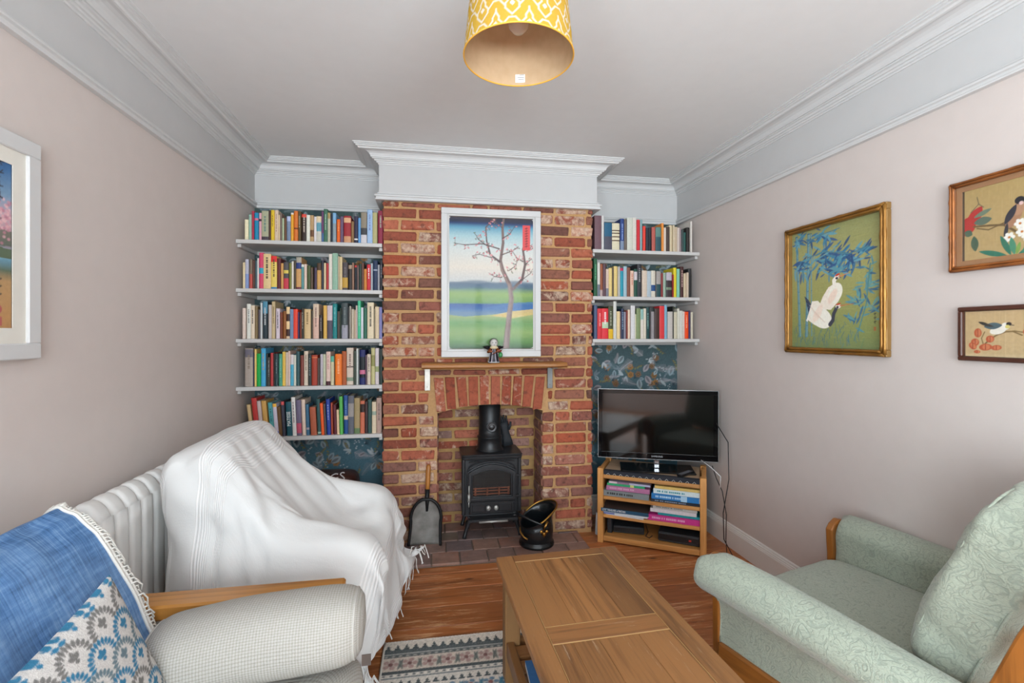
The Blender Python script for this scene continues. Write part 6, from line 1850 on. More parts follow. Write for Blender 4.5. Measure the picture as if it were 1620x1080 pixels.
# ---------------------------------------------------------------- white cotton throw: settled cloth positions in millimetres, row by row
TN = (44, 40)
TQ = [
-1021,1918,60,-1014,1910,107,-997,1910,146,-985,1911,188,-974,1904,231,-966,1899,274,-960,1897,317,-949,1896,361,-937,1896,406,-930,1898,447,-899,1858,460,-853,1836,470,-811,1829,474,-794,1829,445,-775,1833,419,-756,1836,391,-739,1833,363,-719,1828,339,-701,1826,311,-686,1828,281,-672,1834,257,-653,1834,228,-636,1819,197,-623,1810,170,-601,1805,144,-597,1828,114,-547,1861,120,-491,1867,117,-438,1871,115,-388,1864,131,-345,1861,159,-329,1884,128,-309,1885,107,-275,1856,104,-245,1855,70,-232,1853,51,-229,1850,59,-236,1847,59,-219,1849,53,-232,1848,51,-230,1851,52,-221,1858,58,-218,1854,61,-213,1849,59,-214,1843,50,
-1014,1916,112,-997,1918,152,-987,1911,191,-973,1911,237,-969,1914,280,-965,1914,325,-959,1912,368,-949,1902,408,-936,1900,448,-926,1898,491,-897,1862,505,-853,1837,514,-808,1828,521,-790,1829,493,-772,1832,466,-755,1835,437,-738,1833,409,-719,1828,383,-700,1826,357,-683,1828,329,-668,1832,298,-653,1832,273,-638,1823,246,-626,1816,220,-605,1804,191,-600,1829,159,-546,1850,161,-492,1837,152,-440,1823,136,-391,1837,140,-364,1853,144,-317,1834,144,-310,1876,127,-270,1875,123,-266,1873,101,-242,1856,69,-235,1853,53,-236,1856,58,-231,1846,57,-224,1864,59,-223,1857,55,-222,1856,54,-220,1854,49,-220,1852,58,-219,1859,57,
-988,1906,152,-986,1921,195,-978,1914,234,-965,1911,280,-956,1906,324,-951,1902,368,-950,1902,410,-941,1902,453,-931,1901,496,-924,1900,537,-895,1871,548,-859,1842,560,-810,1834,564,-789,1829,540,-767,1830,515,-751,1836,486,-737,1831,454,-722,1828,427,-703,1826,399,-682,1828,374,-663,1833,348,-648,1832,317,-636,1825,290,-625,1820,266,-607,1805,238,-602,1830,204,-548,1825,197,-494,1827,190,-451,1810,173,-391,1806,169,-369,1828,169,-321,1850,156,-287,1858,142,-262,1886,117,-268,1893,101,-269,1871,100,-241,1858,68,-235,1857,60,-226,1862,60,-224,1860,54,-226,1862,54,-222,1858,51,-222,1858,51,-218,1853,58,-225,1852,54,
-986,1906,193,-979,1912,237,-970,1916,281,-964,1914,322,-958,1908,366,-950,1902,409,-946,1903,451,-936,1902,495,-927,1902,540,-921,1905,582,-892,1880,593,-860,1857,608,-810,1852,613,-787,1839,584,-767,1836,559,-753,1832,528,-740,1832,500,-727,1826,477,-707,1826,448,-685,1829,416,-662,1834,394,-644,1832,366,-632,1825,332,-623,1821,309,-605,1808,282,-599,1831,248,-543,1819,242,-490,1827,233,-445,1812,220,-391,1805,215,-360,1836,209,-330,1826,175,-289,1842,153,-254,1855,140,-259,1854,150,-260,1900,104,-269,1871,100,-234,1859,69,-235,1866,57,-226,1858,62,-225,1862,62,-227,1862,58,-229,1855,61,-220,1850,66,-220,1872,57,
-977,1913,242,-974,1915,282,-961,1917,326,-950,1914,370,-950,1917,412,-947,1905,454,-939,1903,497,-932,1904,539,-924,1907,582,-921,1910,626,-903,1872,636,-859,1873,649,-814,1874,648,-791,1866,620,-771,1854,594,-757,1842,571,-743,1830,550,-727,1825,524,-708,1826,495,-685,1831,462,-662,1834,438,-642,1832,412,-628,1826,381,-618,1822,350,-598,1814,322,-591,1833,295,-536,1823,288,-484,1828,279,-444,1796,266,-399,1821,259,-368,1816,237,-321,1824,219,-272,1822,193,-231,1847,169,-234,1860,131,-255,1859,149,-258,1899,97,-258,1874,102,-240,1856,73,-226,1855,66,-223,1859,65,-219,1855,61,-227,1872,63,-219,1847,62,-233,1863,61,
-983,1915,287,-968,1918,327,-956,1917,369,-950,1910,414,-948,1908,455,-943,1906,498,-936,1905,541,-928,1908,584,-921,1912,628,-941,1896,665,-901,1883,678,-857,1876,684,-810,1878,690,-790,1879,660,-771,1878,632,-755,1865,609,-740,1847,591,-724,1830,569,-704,1826,537,-684,1832,506,-661,1835,482,-642,1831,456,-627,1826,425,-614,1824,395,-596,1819,368,-586,1834,340,-534,1825,330,-484,1827,320,-438,1792,311,-397,1825,300,-351,1805,282,-305,1820,261,-267,1832,232,-218,1848,213,-227,1860,174,-233,1861,129,-249,1859,147,-251,1895,108,-259,1876,104,-234,1858,80,-230,1862,63,-218,1855,59,-226,1872,63,-223,1851,60,-220,1855,66,
-972,1918,328,-960,1921,370,-953,1917,413,-949,1912,457,-946,1910,503,-941,1909,544,-931,1909,586,-923,1914,628,-943,1903,666,-939,1894,710,-898,1881,716,-851,1877,724,-810,1869,726,-788,1878,703,-768,1883,678,-752,1879,650,-736,1868,625,-720,1855,605,-701,1840,580,-681,1833,551,-661,1832,526,-643,1828,497,-629,1825,468,-613,1827,442,-597,1825,413,-585,1831,383,-534,1820,376,-487,1820,367,-435,1804,355,-391,1827,340,-340,1812,323,-300,1830,299,-253,1828,277,-206,1853,258,-212,1859,214,-222,1861,171,-239,1862,131,-258,1860,140,-251,1896,99,-261,1881,107,-238,1858,77,-225,1866,65,-225,1854,64,-224,1855,69,-223,1860,68,
-962,1922,372,-954,1920,414,-949,1917,460,-947,1913,506,-944,1911,547,-935,1909,588,-927,1916,633,-944,1906,670,-944,1897,711,-938,1895,754,-893,1877,764,-851,1863,767,-805,1871,776,-790,1869,746,-773,1868,718,-756,1869,691,-738,1872,665,-718,1873,639,-698,1868,616,-679,1854,593,-662,1836,569,-645,1828,542,-628,1828,516,-610,1831,487,-592,1832,456,-580,1832,427,-530,1822,423,-486,1815,415,-431,1814,402,-381,1828,383,-330,1823,365,-285,1829,342,-234,1826,319,-196,1856,299,-202,1860,256,-212,1860,215,-220,1860,169,-233,1865,132,-250,1857,150,-257,1891,98,-257,1885,115,-241,1854,84,-224,1863,74,-229,1858,69,-225,1860,71,
-956,1922,416,-950,1920,460,-947,1918,504,-943,1913,547,-938,1911,589,-931,1919,634,-947,1909,672,-947,1900,715,-941,1901,756,-942,1889,797,-895,1867,804,-847,1880,814,-805,1882,817,-794,1883,789,-779,1876,767,-760,1872,740,-739,1866,712,-717,1867,683,-697,1874,659,-679,1875,630,-664,1862,609,-646,1842,591,-624,1829,561,-603,1831,532,-585,1830,506,-573,1827,474,-525,1825,467,-478,1815,462,-421,1824,443,-366,1827,426,-314,1831,409,-271,1821,384,-222,1838,361,-186,1845,341,-194,1852,302,-204,1860,257,-212,1860,213,-226,1862,174,-228,1865,124,-252,1863,143,-256,1890,101,-258,1888,114,-236,1851,93,-224,1852,73,-221,1857,76,
-952,1923,461,-947,1922,506,-945,1921,549,-939,1915,593,-933,1920,636,-948,1914,672,-955,1903,717,-945,1906,760,-947,1894,800,-935,1893,841,-890,1882,849,-842,1888,855,-805,1880,862,-794,1883,833,-778,1884,809,-755,1881,780,-737,1885,756,-718,1880,731,-699,1876,703,-683,1872,675,-666,1869,651,-645,1866,625,-622,1855,600,-599,1844,579,-582,1838,550,-571,1830,520,-522,1825,514,-467,1820,506,-409,1832,484,-352,1828,470,-303,1830,450,-257,1822,427,-214,1845,408,-180,1829,383,-190,1837,343,-198,1847,302,-206,1859,259,-212,1860,213,-210,1862,170,-231,1874,128,-243,1862,150,-254,1902,103,-242,1878,115,-237,1851,100,-228,1867,74,
-952,1928,508,-947,1925,550,-941,1918,597,-934,1924,642,-949,1919,678,-957,1906,717,-951,1909,765,-953,1898,807,-940,1898,847,-925,1895,886,-882,1902,887,-850,1879,894,-807,1887,901,-796,1889,876,-774,1888,852,-753,1888,829,-736,1891,802,-721,1892,774,-702,1886,747,-684,1878,719,-665,1875,693,-643,1871,668,-621,1863,646,-600,1856,622,-581,1844,594,-567,1836,571,-514,1836,559,-457,1829,547,-400,1832,529,-347,1824,512,-297,1827,492,-247,1835,474,-203,1845,451,-172,1807,421,-188,1815,385,-192,1837,345,-199,1849,304,-206,1858,261,-215,1862,216,-224,1866,177,-219,1874,123,-260,1864,137,-251,1894,101,-240,1885,119,-242,1860,101,
-955,1938,540,-952,1933,580,-947,1926,627,-941,1929,669,-958,1924,706,-965,1913,749,-959,1910,792,-955,1900,836,-944,1896,876,-922,1894,917,-885,1910,898,-851,1901,921,-808,1888,937,-799,1904,904,-772,1900,887,-755,1904,860,-735,1904,831,-723,1903,804,-699,1895,782,-678,1891,756,-661,1886,729,-638,1874,708,-614,1869,685,-593,1867,658,-572,1863,630,-553,1856,611,-501,1852,593,-443,1839,585,-390,1837,569,-339,1832,553,-284,1830,533,-232,1842,508,-199,1822,483,-164,1842,440,-180,1821,412,-171,1819,371,-182,1822,333,-188,1834,289,-190,1848,242,-194,1861,206,-203,1871,165,-221,1868,122,-249,1877,133,-233,1887,117,-247,1890,117,
-963,1962,545,-963,1954,588,-962,1953,628,-965,1945,675,-958,1948,717,-972,1939,755,-977,1926,799,-972,1919,843,-957,1915,884,-932,1916,924,-893,1924,913,-850,1920,927,-805,1914,950,-782,1920,922,-762,1925,898,-743,1927,869,-730,1923,842,-714,1924,818,-694,1923,792,-672,1918,769,-651,1913,747,-625,1910,724,-612,1910,691,-591,1909,663,-564,1904,647,-536,1899,631,-484,1893,616,-427,1882,616,-374,1869,608,-324,1852,604,-262,1844,584,-213,1848,550,-196,1863,497,-200,1863,451,-179,1856,420,-174,1866,381,-172,1873,341,-178,1883,298,-195,1893,262,-193,1905,225,-211,1907,187,-213,1906,150,-213,1884,155,-220,1897,137,-230,1929,134,
-965,1989,549,-970,1981,592,-972,1975,634,-970,1973,679,-979,1966,722,-972,1963,762,-984,1950,807,-984,1940,854,-963,1938,894,-941,1939,934,-896,1943,924,-855,1938,946,-805,1940,956,-773,1944,933,-749,1949,910,-733,1944,886,-716,1947,854,-700,1942,833,-675,1942,813,-660,1946,783,-647,1947,756,-630,1946,728,-611,1946,699,-578,1941,685,-551,1943,664,-524,1943,647,-469,1936,634,-411,1928,620,-360,1918,612,-309,1909,612,-255,1902,597,-207,1894,559,-191,1900,508,-176,1885,472,-178,1899,431,-184,1904,393,-176,1911,358,-192,1924,315,-192,1935,279,-193,1946,243,-185,1943,199,-204,1921,178,-199,1920,138,-205,1936,138,-219,1956,164,
-977,2013,551,-976,2007,595,-978,2001,639,-981,1995,681,-979,1993,727,-988,1986,769,-988,1979,810,-993,1970,855,-974,1965,901,-941,1970,929,-897,1969,938,-854,1966,955,-805,1967,958,-774,1972,937,-753,1973,914,-737,1974,885,-713,1973,860,-697,1975,833,-682,1978,803,-668,1979,775,-652,1978,754,-625,1976,738,-594,1983,713,-567,1985,695,-540,1986,680,-516,1989,658,-458,1979,649,-400,1968,641,-350,1958,627,-306,1951,608,-254,1944,593,-205,1938,556,-171,1935,503,-148,1915,449,-183,1934,436,-188,1944,406,-189,1953,374,-189,1965,333,-176,1975,292,-188,1984,254,-199,1982,216,-178,1969,179,-175,1966,137,-208,1975,130,-212,1994,133,
-981,2038,555,-984,2032,599,-984,2026,642,-985,2021,685,-988,2016,730,-989,2012,776,-995,2007,818,-997,2001,863,-979,1996,908,-936,1998,928,-894,1998,944,-852,1994,960,-800,1993,965,-766,1995,944,-745,1999,912,-726,1999,879,-713,1997,849,-698,1998,814,-674,2001,783,-647,2002,760,-622,2000,735,-596,1999,713,-568,2002,686,-538,2004,662,-509,2006,645,-478,2013,622,-435,2000,608,-382,2002,608,-335,2002,596,-288,1997,590,-237,1991,581,-196,1979,535,-190,1956,478,-183,1933,431,-189,1953,406,-194,1970,374,-186,1978,338,-183,1989,295,-199,1991,253,-197,1994,218,-179,1983,180,-177,1980,137,-200,1987,122,-207,2005,147,-219,2037,130,
-996,2048,558,-994,2048,601,-992,2046,645,-991,2044,688,-990,2039,733,-993,2035,775,-997,2032,821,-996,2028,871,-972,2026,911,-934,2025,930,-895,2023,946,-851,2021,963,-799,2021,967,-762,2023,941,-744,2021,907,-724,2020,875,-704,2019,841,-679,2019,810,-646,2023,777,-621,2026,745,-594,2023,716,-566,2020,695,-531,2023,669,-501,2028,643,-476,2023,608,-459,2028,579,-413,2016,563,-365,2014,557,-319,2020,553,-276,2016,541,-230,2023,536,-215,2004,496,-188,1995,453,-190,1972,409,-194,1986,377,-187,1994,338,-193,1999,295,-197,2002,255,-190,1999,217,-176,1995,177,-175,1994,136,-197,1999,118,-199,2013,148,-218,2041,127,-213,2066,148,
-1009,2071,558,-1010,2069,603,-1010,2067,649,-1009,2063,690,-1006,2055,740,-1002,2051,785,-1000,2053,823,-999,2054,872,-974,2053,915,-936,2050,930,-897,2047,947,-851,2047,964,-799,2047,969,-769,2047,936,-746,2045,902,-723,2048,860,-694,2049,822,-669,2048,790,-641,2046,755,-604,2046,724,-572,2046,693,-545,2041,659,-510,2041,631,-485,2039,593,-458,2033,561,-428,2030,532,-389,2034,524,-348,2044,526,-305,2042,514,-260,2048,512,-228,2033,488,-209,2033,462,-200,2017,421,-193,2007,378,-193,2007,338,-194,2010,296,-186,2010,260,-175,2008,219,-172,2008,176,-174,2006,137,-199,2012,117,-195,2030,140,-223,2043,127,-211,2068,160,-239,2089,121,
-996,2102,562,-996,2100,606,-996,2098,650,-996,2094,691,-997,2088,742,-998,2085,787,-997,2087,824,-998,2088,874,-972,2088,916,-935,2085,932,-896,2082,948,-853,2082,965,-799,2082,971,-764,2080,941,-740,2079,904,-713,2082,863,-689,2084,824,-665,2082,790,-640,2079,756,-609,2078,719,-578,2079,683,-550,2077,649,-519,2077,616,-495,2071,580,-463,2066,549,-426,2063,524,-389,2062,505,-351,2062,495,-309,2066,494,-267,2062,482,-229,2054,466,-190,2048,448,-184,2048,409,-185,2045,370,-187,2048,339,-184,2049,300,-181,2049,259,-178,2047,214,-176,2044,173,-157,2039,140,-194,2052,105,-188,2057,128,-201,2075,125,-212,2074,137,-228,2083,118,
-999,2134,564,-999,2132,608,-999,2130,652,-998,2126,694,-997,2121,743,-998,2120,786,-998,2122,826,-998,2123,876,-971,2123,916,-934,2120,932,-896,2117,947,-854,2115,964,-804,2115,970,-766,2114,941,-740,2115,904,-714,2116,864,-688,2117,825,-663,2116,791,-638,2114,757,-610,2113,719,-581,2114,681,-553,2114,647,-523,2111,614,-492,2107,582,-461,2103,551,-428,2101,523,-390,2101,503,-350,2100,490,-313,2097,480,-272,2095,476,-226,2093,468,-186,2091,450,-178,2088,406,-182,2084,369,-190,2087,338,-184,2088,300,-184,2086,257,-179,2084,215,-175,2084,175,-149,2079,147,-176,2090,109,-194,2084,126,-202,2104,129,-209,2092,140,-203,2089,141,
-1010,2166,563,-1008,2165,608,-1006,2165,654,-1003,2162,695,-1000,2156,743,-1000,2154,788,-1000,2156,827,-998,2157,874,-972,2157,915,-935,2155,932,-896,2152,947,-852,2150,964,-801,2151,967,-767,2152,934,-744,2152,896,-719,2152,859,-693,2152,821,-668,2152,784,-641,2151,748,-614,2151,711,-586,2151,676,-558,2150,641,-528,2147,606,-500,2143,577,-467,2141,547,-428,2141,518,-389,2141,498,-351,2141,480,-311,2138,477,-269,2134,473,-225,2132,464,-189,2130,441,-180,2124,410,-179,2121,374,-191,2123,336,-187,2125,295,-183,2124,257,-180,2123,218,-174,2125,178,-148,2121,151,-162,2121,132,-196,2122,123,-179,2110,128,-209,2104,148,-232,2105,120,
-994,2197,564,-994,2197,609,-994,2198,655,-995,2197,699,-996,2194,739,-997,2190,786,-999,2188,831,-998,2189,873,-974,2191,914,-933,2191,933,-894,2188,948,-851,2187,965,-798,2188,970,-762,2189,938,-736,2188,901,-711,2187,863,-685,2188,827,-659,2189,790,-633,2188,754,-606,2187,717,-578,2186,682,-549,2185,647,-520,2184,614,-491,2182,582,-460,2181,551,-426,2181,519,-390,2181,495,-353,2179,477,-312,2176,477,-269,2172,476,-224,2170,466,-190,2167,441,-179,2164,408,-181,2161,375,-191,2161,340,-186,2161,301,-182,2161,262,-178,2162,221,-162,2162,183,-143,2158,153,-150,2160,123,-183,2162,124,-174,2150,137,-197,2134,134,-214,2136,131,
-992,2231,566,-993,2230,610,-994,2230,653,-996,2230,699,-998,2231,745,-999,2230,787,-999,2225,829,-998,2223,875,-976,2225,913,-933,2226,933,-894,2223,948,-852,2221,965,-799,2223,969,-762,2223,937,-736,2221,901,-711,2221,866,-683,2223,828,-655,2226,794,-628,2224,758,-600,2221,720,-575,2219,689,-546,2220,653,-516,2222,616,-487,2223,582,-456,2222,549,-426,2220,521,-392,2218,497,-353,2217,481,-311,2214,479,-268,2211,477,-224,2208,471,-189,2205,444,-181,2205,405,-182,2205,368,-190,2204,336,-183,2202,302,-181,2201,263,-172,2201,223,-155,2198,190,-140,2195,157,-144,2185,123,-170,2198,130,-174,2174,123,-198,2174,146,-201,2170,127,
-1006,2260,565,-1006,2259,610,-1003,2259,656,-1002,2261,697,-1002,2263,745,-1001,2265,791,-999,2261,830,-999,2259,874,-976,2260,913,-935,2260,932,-895,2257,948,-853,2255,965,-802,2257,966,-767,2258,933,-742,2256,898,-717,2255,862,-690,2258,823,-663,2261,788,-635,2261,752,-604,2258,718,-581,2255,689,-552,2256,653,-518,2260,613,-489,2263,579,-458,2263,547,-423,2261,518,-387,2259,499,-347,2257,486,-305,2256,480,-262,2252,478,-223,2248,463,-184,2246,443,-187,2248,403,-172,2249,370,-189,2248,335,-182,2244,298,-177,2243,261,-163,2241,225,-146,2238,190,-125,2231,164,-133,2224,117,-168,2231,140,-184,2215,113,-196,2209,147,-223,2199,126,
-1010,2295,568,-1009,2294,615,-1008,2293,659,-1004,2294,699,-1000,2296,742,-998,2298,791,-999,2298,833,-998,2297,876,-974,2297,914,-935,2296,932,-894,2294,948,-849,2294,965,-797,2295,969,-762,2295,936,-734,2293,901,-707,2292,866,-679,2294,831,-650,2293,796,-623,2292,759,-596,2291,726,-568,2291,695,-537,2293,659,-506,2296,622,-477,2299,589,-448,2300,555,-416,2300,526,-379,2294,511,-337,2288,499,-299,2294,482,-258,2292,472,-217,2284,473,-184,2283,445,-187,2288,403,-172,2290,369,-187,2286,335,-180,2285,298,-170,2284,265,-153,2283,235,-138,2282,198,-146,2272,158,-140,2267,118,-157,2261,132,-188,2251,116,-184,2242,128,-195,2223,113,
-1005,2321,565,-1002,2319,614,-1002,2320,657,-1002,2323,697,-1002,2326,740,-1001,2329,786,-1000,2331,831,-998,2332,875,-974,2332,914,-934,2332,933,-890,2331,950,-845,2331,967,-795,2331,970,-759,2329,937,-729,2327,904,-700,2326,870,-670,2325,836,-642,2324,801,-614,2323,768,-586,2325,733,-555,2328,698,-525,2331,664,-497,2333,629,-470,2336,593,-443,2337,559,-411,2336,530,-371,2331,520,-330,2319,525,-291,2325,500,-254,2326,484,-214,2320,481,-179,2322,453,-187,2327,407,-178,2327,369,-185,2325,337,-174,2323,301,-158,2324,271,-152,2324,234,-155,2317,197,-146,2312,160,-140,2309,121,-172,2296,131,-180,2280,125,-192,2267,139,-188,2258,111,
-1021,2355,564,-1019,2353,613,-1014,2355,656,-1008,2359,695,-1002,2359,739,-999,2360,783,-999,2362,827,-998,2364,870,-977,2365,911,-937,2365,933,-893,2364,949,-849,2366,965,-797,2363,966,-765,2362,934,-737,2359,902,-706,2359,868,-674,2359,833,-645,2358,800,-614,2361,766,-582,2364,732,-553,2367,698,-523,2368,665,-495,2370,632,-467,2373,597,-434,2373,566,-401,2375,536,-360,2369,529,-323,2358,533,-281,2350,528,-242,2350,512,-212,2356,484,-177,2364,455,-187,2367,409,-180,2368,368,-179,2365,338,-170,2365,304,-165,2363,269,-157,2357,230,-146,2352,196,-137,2349,159,-147,2345,118,-170,2329,116,-189,2301,115,-197,2285,149,-171,2257,130,
-994,2381,563,-992,2379,606,-990,2382,648,-990,2386,694,-992,2389,737,-995,2391,779,-998,2394,825,-999,2397,872,-975,2398,913,-940,2398,938,-895,2397,947,-852,2397,965,-803,2396,966,-769,2393,939,-743,2391,905,-712,2390,872,-676,2391,839,-642,2391,807,-609,2394,773,-576,2398,740,-543,2399,710,-515,2399,681,-487,2398,652,-455,2401,616,-422,2405,579,-391,2406,551,-353,2403,540,-315,2394,536,-279,2382,548,-238,2383,527,-203,2392,500,-185,2403,458,-181,2405,414,-184,2402,377,-181,2401,343,-168,2399,307,-156,2394,272,-150,2390,239,-142,2387,205,-132,2385,167,-142,2385,128,-170,2363,127,-169,2331,124,-173,2295,119,-155,2272,127,
-988,2397,560,-989,2400,603,-991,2404,648,-993,2408,691,-996,2412,734,-998,2417,778,-1000,2421,820,-997,2424,868,-974,2425,910,-937,2425,929,-893,2425,947,-849,2425,963,-799,2424,967,-764,2421,940,-740,2418,910,-716,2418,877,-686,2421,844,-655,2421,818,-624,2421,795,-590,2420,766,-561,2421,736,-532,2420,708,-506,2417,682,-479,2417,652,-450,2417,619,-425,2415,588,-379,2419,579,-336,2424,565,-292,2423,561,-241,2415,561,-215,2432,518,-199,2438,478,-189,2429,445,-171,2439,407,-179,2423,382,-184,2415,349,-171,2410,319,-153,2406,287,-141,2401,252,-132,2400,220,-128,2395,185,-127,2388,150,-158,2375,127,-158,2340,140,-173,2308,134,
-1002,2409,559,-1007,2409,603,-1011,2415,645,-1012,2425,687,-1009,2433,731,-1003,2442,774,-1000,2448,816,-993,2450,864,-972,2453,906,-937,2451,928,-891,2451,943,-845,2453,960,-796,2453,959,-767,2450,934,-744,2446,907,-724,2444,875,-704,2445,843,-681,2444,815,-653,2441,790,-623,2442,769,-593,2443,749,-564,2442,726,-536,2439,701,-508,2436,680,-482,2434,658,-453,2427,632,-408,2444,610,-359,2449,601,-307,2448,599,-249,2455,592,-205,2464,554,-195,2465,506,-185,2472,462,-155,2471,432,-152,2446,408,-168,2439,381,-181,2427,356,-177,2420,327,-160,2417,298,-141,2419,272,-127,2413,240,-123,2406,203,-124,2401,170,-144,2388,149,-145,2354,146,
-1017,2424,561,-1011,2434,601,-1004,2442,639,-999,2450,682,-996,2457,726,-991,2463,771,-992,2471,813,-991,2477,857,-971,2480,898,-932,2476,919,-893,2477,945,-843,2479,952,-794,2481,956,-770,2476,931,-754,2471,904,-730,2473,882,-706,2474,859,-688,2472,832,-670,2467,804,-648,2463,780,-622,2461,760,-595,2461,744,-565,2461,727,-536,2458,710,-512,2454,694,-486,2452,673,-434,2464,652,-380,2475,637,-326,2488,620,-272,2499,602,-220,2505,575,-197,2505,528,-169,2510,484,-162,2520,428,-148,2482,438,-144,2465,416,-155,2450,391,-175,2443,369,-176,2434,341,-167,2427,313,-143,2426,288,-119,2422,260,-109,2414,227,-107,2408,197,-118,2402,168,
-1001,2447,551,-997,2457,590,-993,2467,635,-986,2474,678,-980,2477,721,-982,2487,766,-978,2493,806,-984,2507,847,-959,2509,891,-936,2499,922,-889,2499,927,-841,2504,942,-798,2502,944,-770,2501,928,-753,2497,908,-730,2494,876,-714,2499,850,-691,2505,831,-661,2498,808,-643,2491,779,-631,2487,759,-609,2489,735,-578,2493,709,-552,2495,690,-526,2496,674,-497,2500,661,-444,2512,643,-392,2522,628,-340,2532,611,-279,2544,604,-224,2552,580,-199,2552,530,-171,2539,496,-184,2521,450,-172,2511,422,-155,2502,397,-147,2491,376,-156,2477,352,-169,2477,334,-161,2467,306,-155,2459,279,-131,2463,259,-103,2464,237,-91,2455,203,-103,2450,173,
-995,2478,546,-984,2484,588,-976,2487,628,-968,2490,673,-966,2499,718,-962,2504,760,-968,2518,796,-964,2531,843,-948,2534,885,-922,2527,922,-884,2522,912,-836,2526,925,-793,2528,943,-780,2522,914,-764,2518,897,-746,2515,869,-721,2516,840,-703,2514,810,-680,2517,788,-654,2521,769,-635,2521,753,-613,2523,728,-587,2528,696,-563,2531,673,-537,2536,656,-509,2543,641,-457,2555,627,-404,2567,618,-351,2581,604,-291,2595,584,-241,2597,555,-197,2601,525,-176,2579,481,-174,2561,435,-168,2551,410,-156,2540,380,-129,2529,363,-137,2515,338,-151,2503,316,-153,2511,304,-143,2499,274,-144,2495,254,-118,2496,238,-90,2500,216,-93,2497,185,
-973,2499,540,-965,2501,580,-957,2504,623,-950,2509,669,-944,2513,713,-950,2526,751,-951,2540,789,-943,2548,835,-923,2536,872,-928,2548,906,-880,2547,905,-834,2548,915,-792,2555,932,-785,2547,905,-777,2538,885,-755,2539,861,-733,2537,831,-708,2540,805,-686,2543,780,-668,2546,758,-648,2552,737,-624,2559,713,-599,2566,688,-575,2571,665,-550,2576,638,-526,2581,613,-471,2593,598,-417,2599,581,-366,2602,561,-312,2606,536,-263,2605,509,-217,2597,485,-184,2605,453,-144,2590,423,-153,2591,400,-145,2581,375,-124,2570,352,-139,2556,339,-150,2549,319,-140,2548,295,-139,2545,272,-152,2534,257,-127,2535,243,-92,2540,233,-83,2541,207,
-970,2504,504,-962,2507,549,-953,2508,591,-945,2513,632,-939,2518,677,-939,2527,718,-940,2540,758,-936,2548,802,-934,2554,846,-913,2543,873,-886,2566,880,-838,2566,890,-795,2551,898,-787,2554,875,-771,2552,852,-750,2551,825,-728,2555,796,-705,2553,772,-687,2558,747,-666,2564,723,-642,2569,697,-620,2572,672,-600,2572,646,-581,2574,626,-559,2584,603,-537,2601,574,-484,2604,559,-431,2605,541,-382,2608,522,-331,2614,498,-284,2617,475,-232,2609,451,-192,2583,422,-151,2606,394,-141,2597,367,-143,2585,346,-136,2571,323,-160,2563,322,-157,2568,298,-142,2568,279,-156,2557,263,-135,2551,243,-100,2554,241,-70,2561,223,-93,2558,228,
-972,2507,461,-966,2511,507,-957,2508,546,-949,2510,589,-940,2516,631,-934,2521,673,-935,2531,713,-936,2543,756,-931,2550,799,-925,2560,843,-890,2564,837,-840,2557,846,-795,2559,859,-778,2564,830,-761,2561,805,-740,2553,777,-719,2556,756,-697,2564,733,-677,2571,707,-656,2573,680,-633,2571,656,-611,2570,632,-592,2578,607,-577,2598,586,-560,2605,561,-545,2608,529,-493,2607,513,-443,2609,499,-393,2616,485,-348,2609,460,-300,2608,433,-249,2619,409,-206,2587,383,-157,2585,359,-153,2581,335,-159,2575,312,-174,2571,304,-161,2577,286,-150,2568,264,-157,2558,255,-131,2561,241,-85,2562,244,-69,2563,214,-86,2542,237,-65,2529,265,
-974,2511,419,-969,2506,463,-961,2509,503,-952,2510,544,-943,2513,590,-935,2519,631,-930,2523,670,-932,2535,712,-931,2547,755,-926,2552,798,-884,2569,802,-838,2563,803,-791,2564,815,-775,2556,786,-757,2561,761,-734,2569,740,-713,2574,715,-695,2572,686,-674,2567,660,-652,2565,636,-628,2571,616,-607,2586,596,-590,2606,572,-575,2608,541,-561,2616,514,-549,2611,485,-499,2614,471,-449,2611,458,-400,2610,443,-346,2617,425,-312,2605,392,-260,2604,370,-214,2606,344,-175,2580,320,-167,2576,295,-188,2576,293,-174,2584,272,-160,2565,251,-157,2557,238,-122,2566,239,-79,2570,237,-78,2558,217,-73,2543,246,-76,2525,271,-92,2510,277,
-976,2514,368,-974,2509,415,-964,2511,459,-958,2509,498,-948,2513,545,-938,2515,589,-931,2521,626,-927,2526,670,-929,2538,711,-926,2550,751,-878,2557,760,-834,2574,766,-791,2561,771,-774,2572,745,-756,2574,718,-734,2569,691,-714,2564,665,-696,2561,643,-675,2568,619,-652,2585,597,-628,2601,580,-608,2611,554,-593,2610,522,-577,2609,496,-566,2622,469,-556,2618,440,-509,2617,428,-454,2617,414,-403,2608,396,-352,2607,380,-299,2615,363,-271,2610,330,-225,2599,308,-195,2584,279,-202,2593,273,-184,2580,248,-183,2560,238,-165,2569,223,-120,2569,232,-92,2579,220,-92,2557,217,-72,2539,252,-79,2516,274,-94,2501,272,-71,2476,271,
-975,2513,323,-975,2514,368,-965,2510,415,-963,2509,456,-954,2511,498,-946,2516,543,-935,2518,582,-928,2523,624,-923,2528,666,-923,2542,707,-878,2561,717,-831,2559,724,-791,2573,726,-772,2566,700,-754,2562,676,-733,2561,650,-712,2567,626,-691,2580,604,-669,2597,584,-647,2608,561,-625,2611,535,-606,2612,508,-591,2610,478,-575,2610,451,-568,2623,425,-564,2628,401,-521,2612,389,-465,2615,373,-409,2618,356,-359,2609,339,-309,2610,323,-261,2608,307,-229,2613,279,-209,2587,245,-206,2573,231,-196,2565,214,-160,2575,216,-115,2574,217,-101,2574,201,-99,2547,210,-78,2530,253,-90,2513,270,-95,2492,270,-65,2479,268,-57,2484,279,
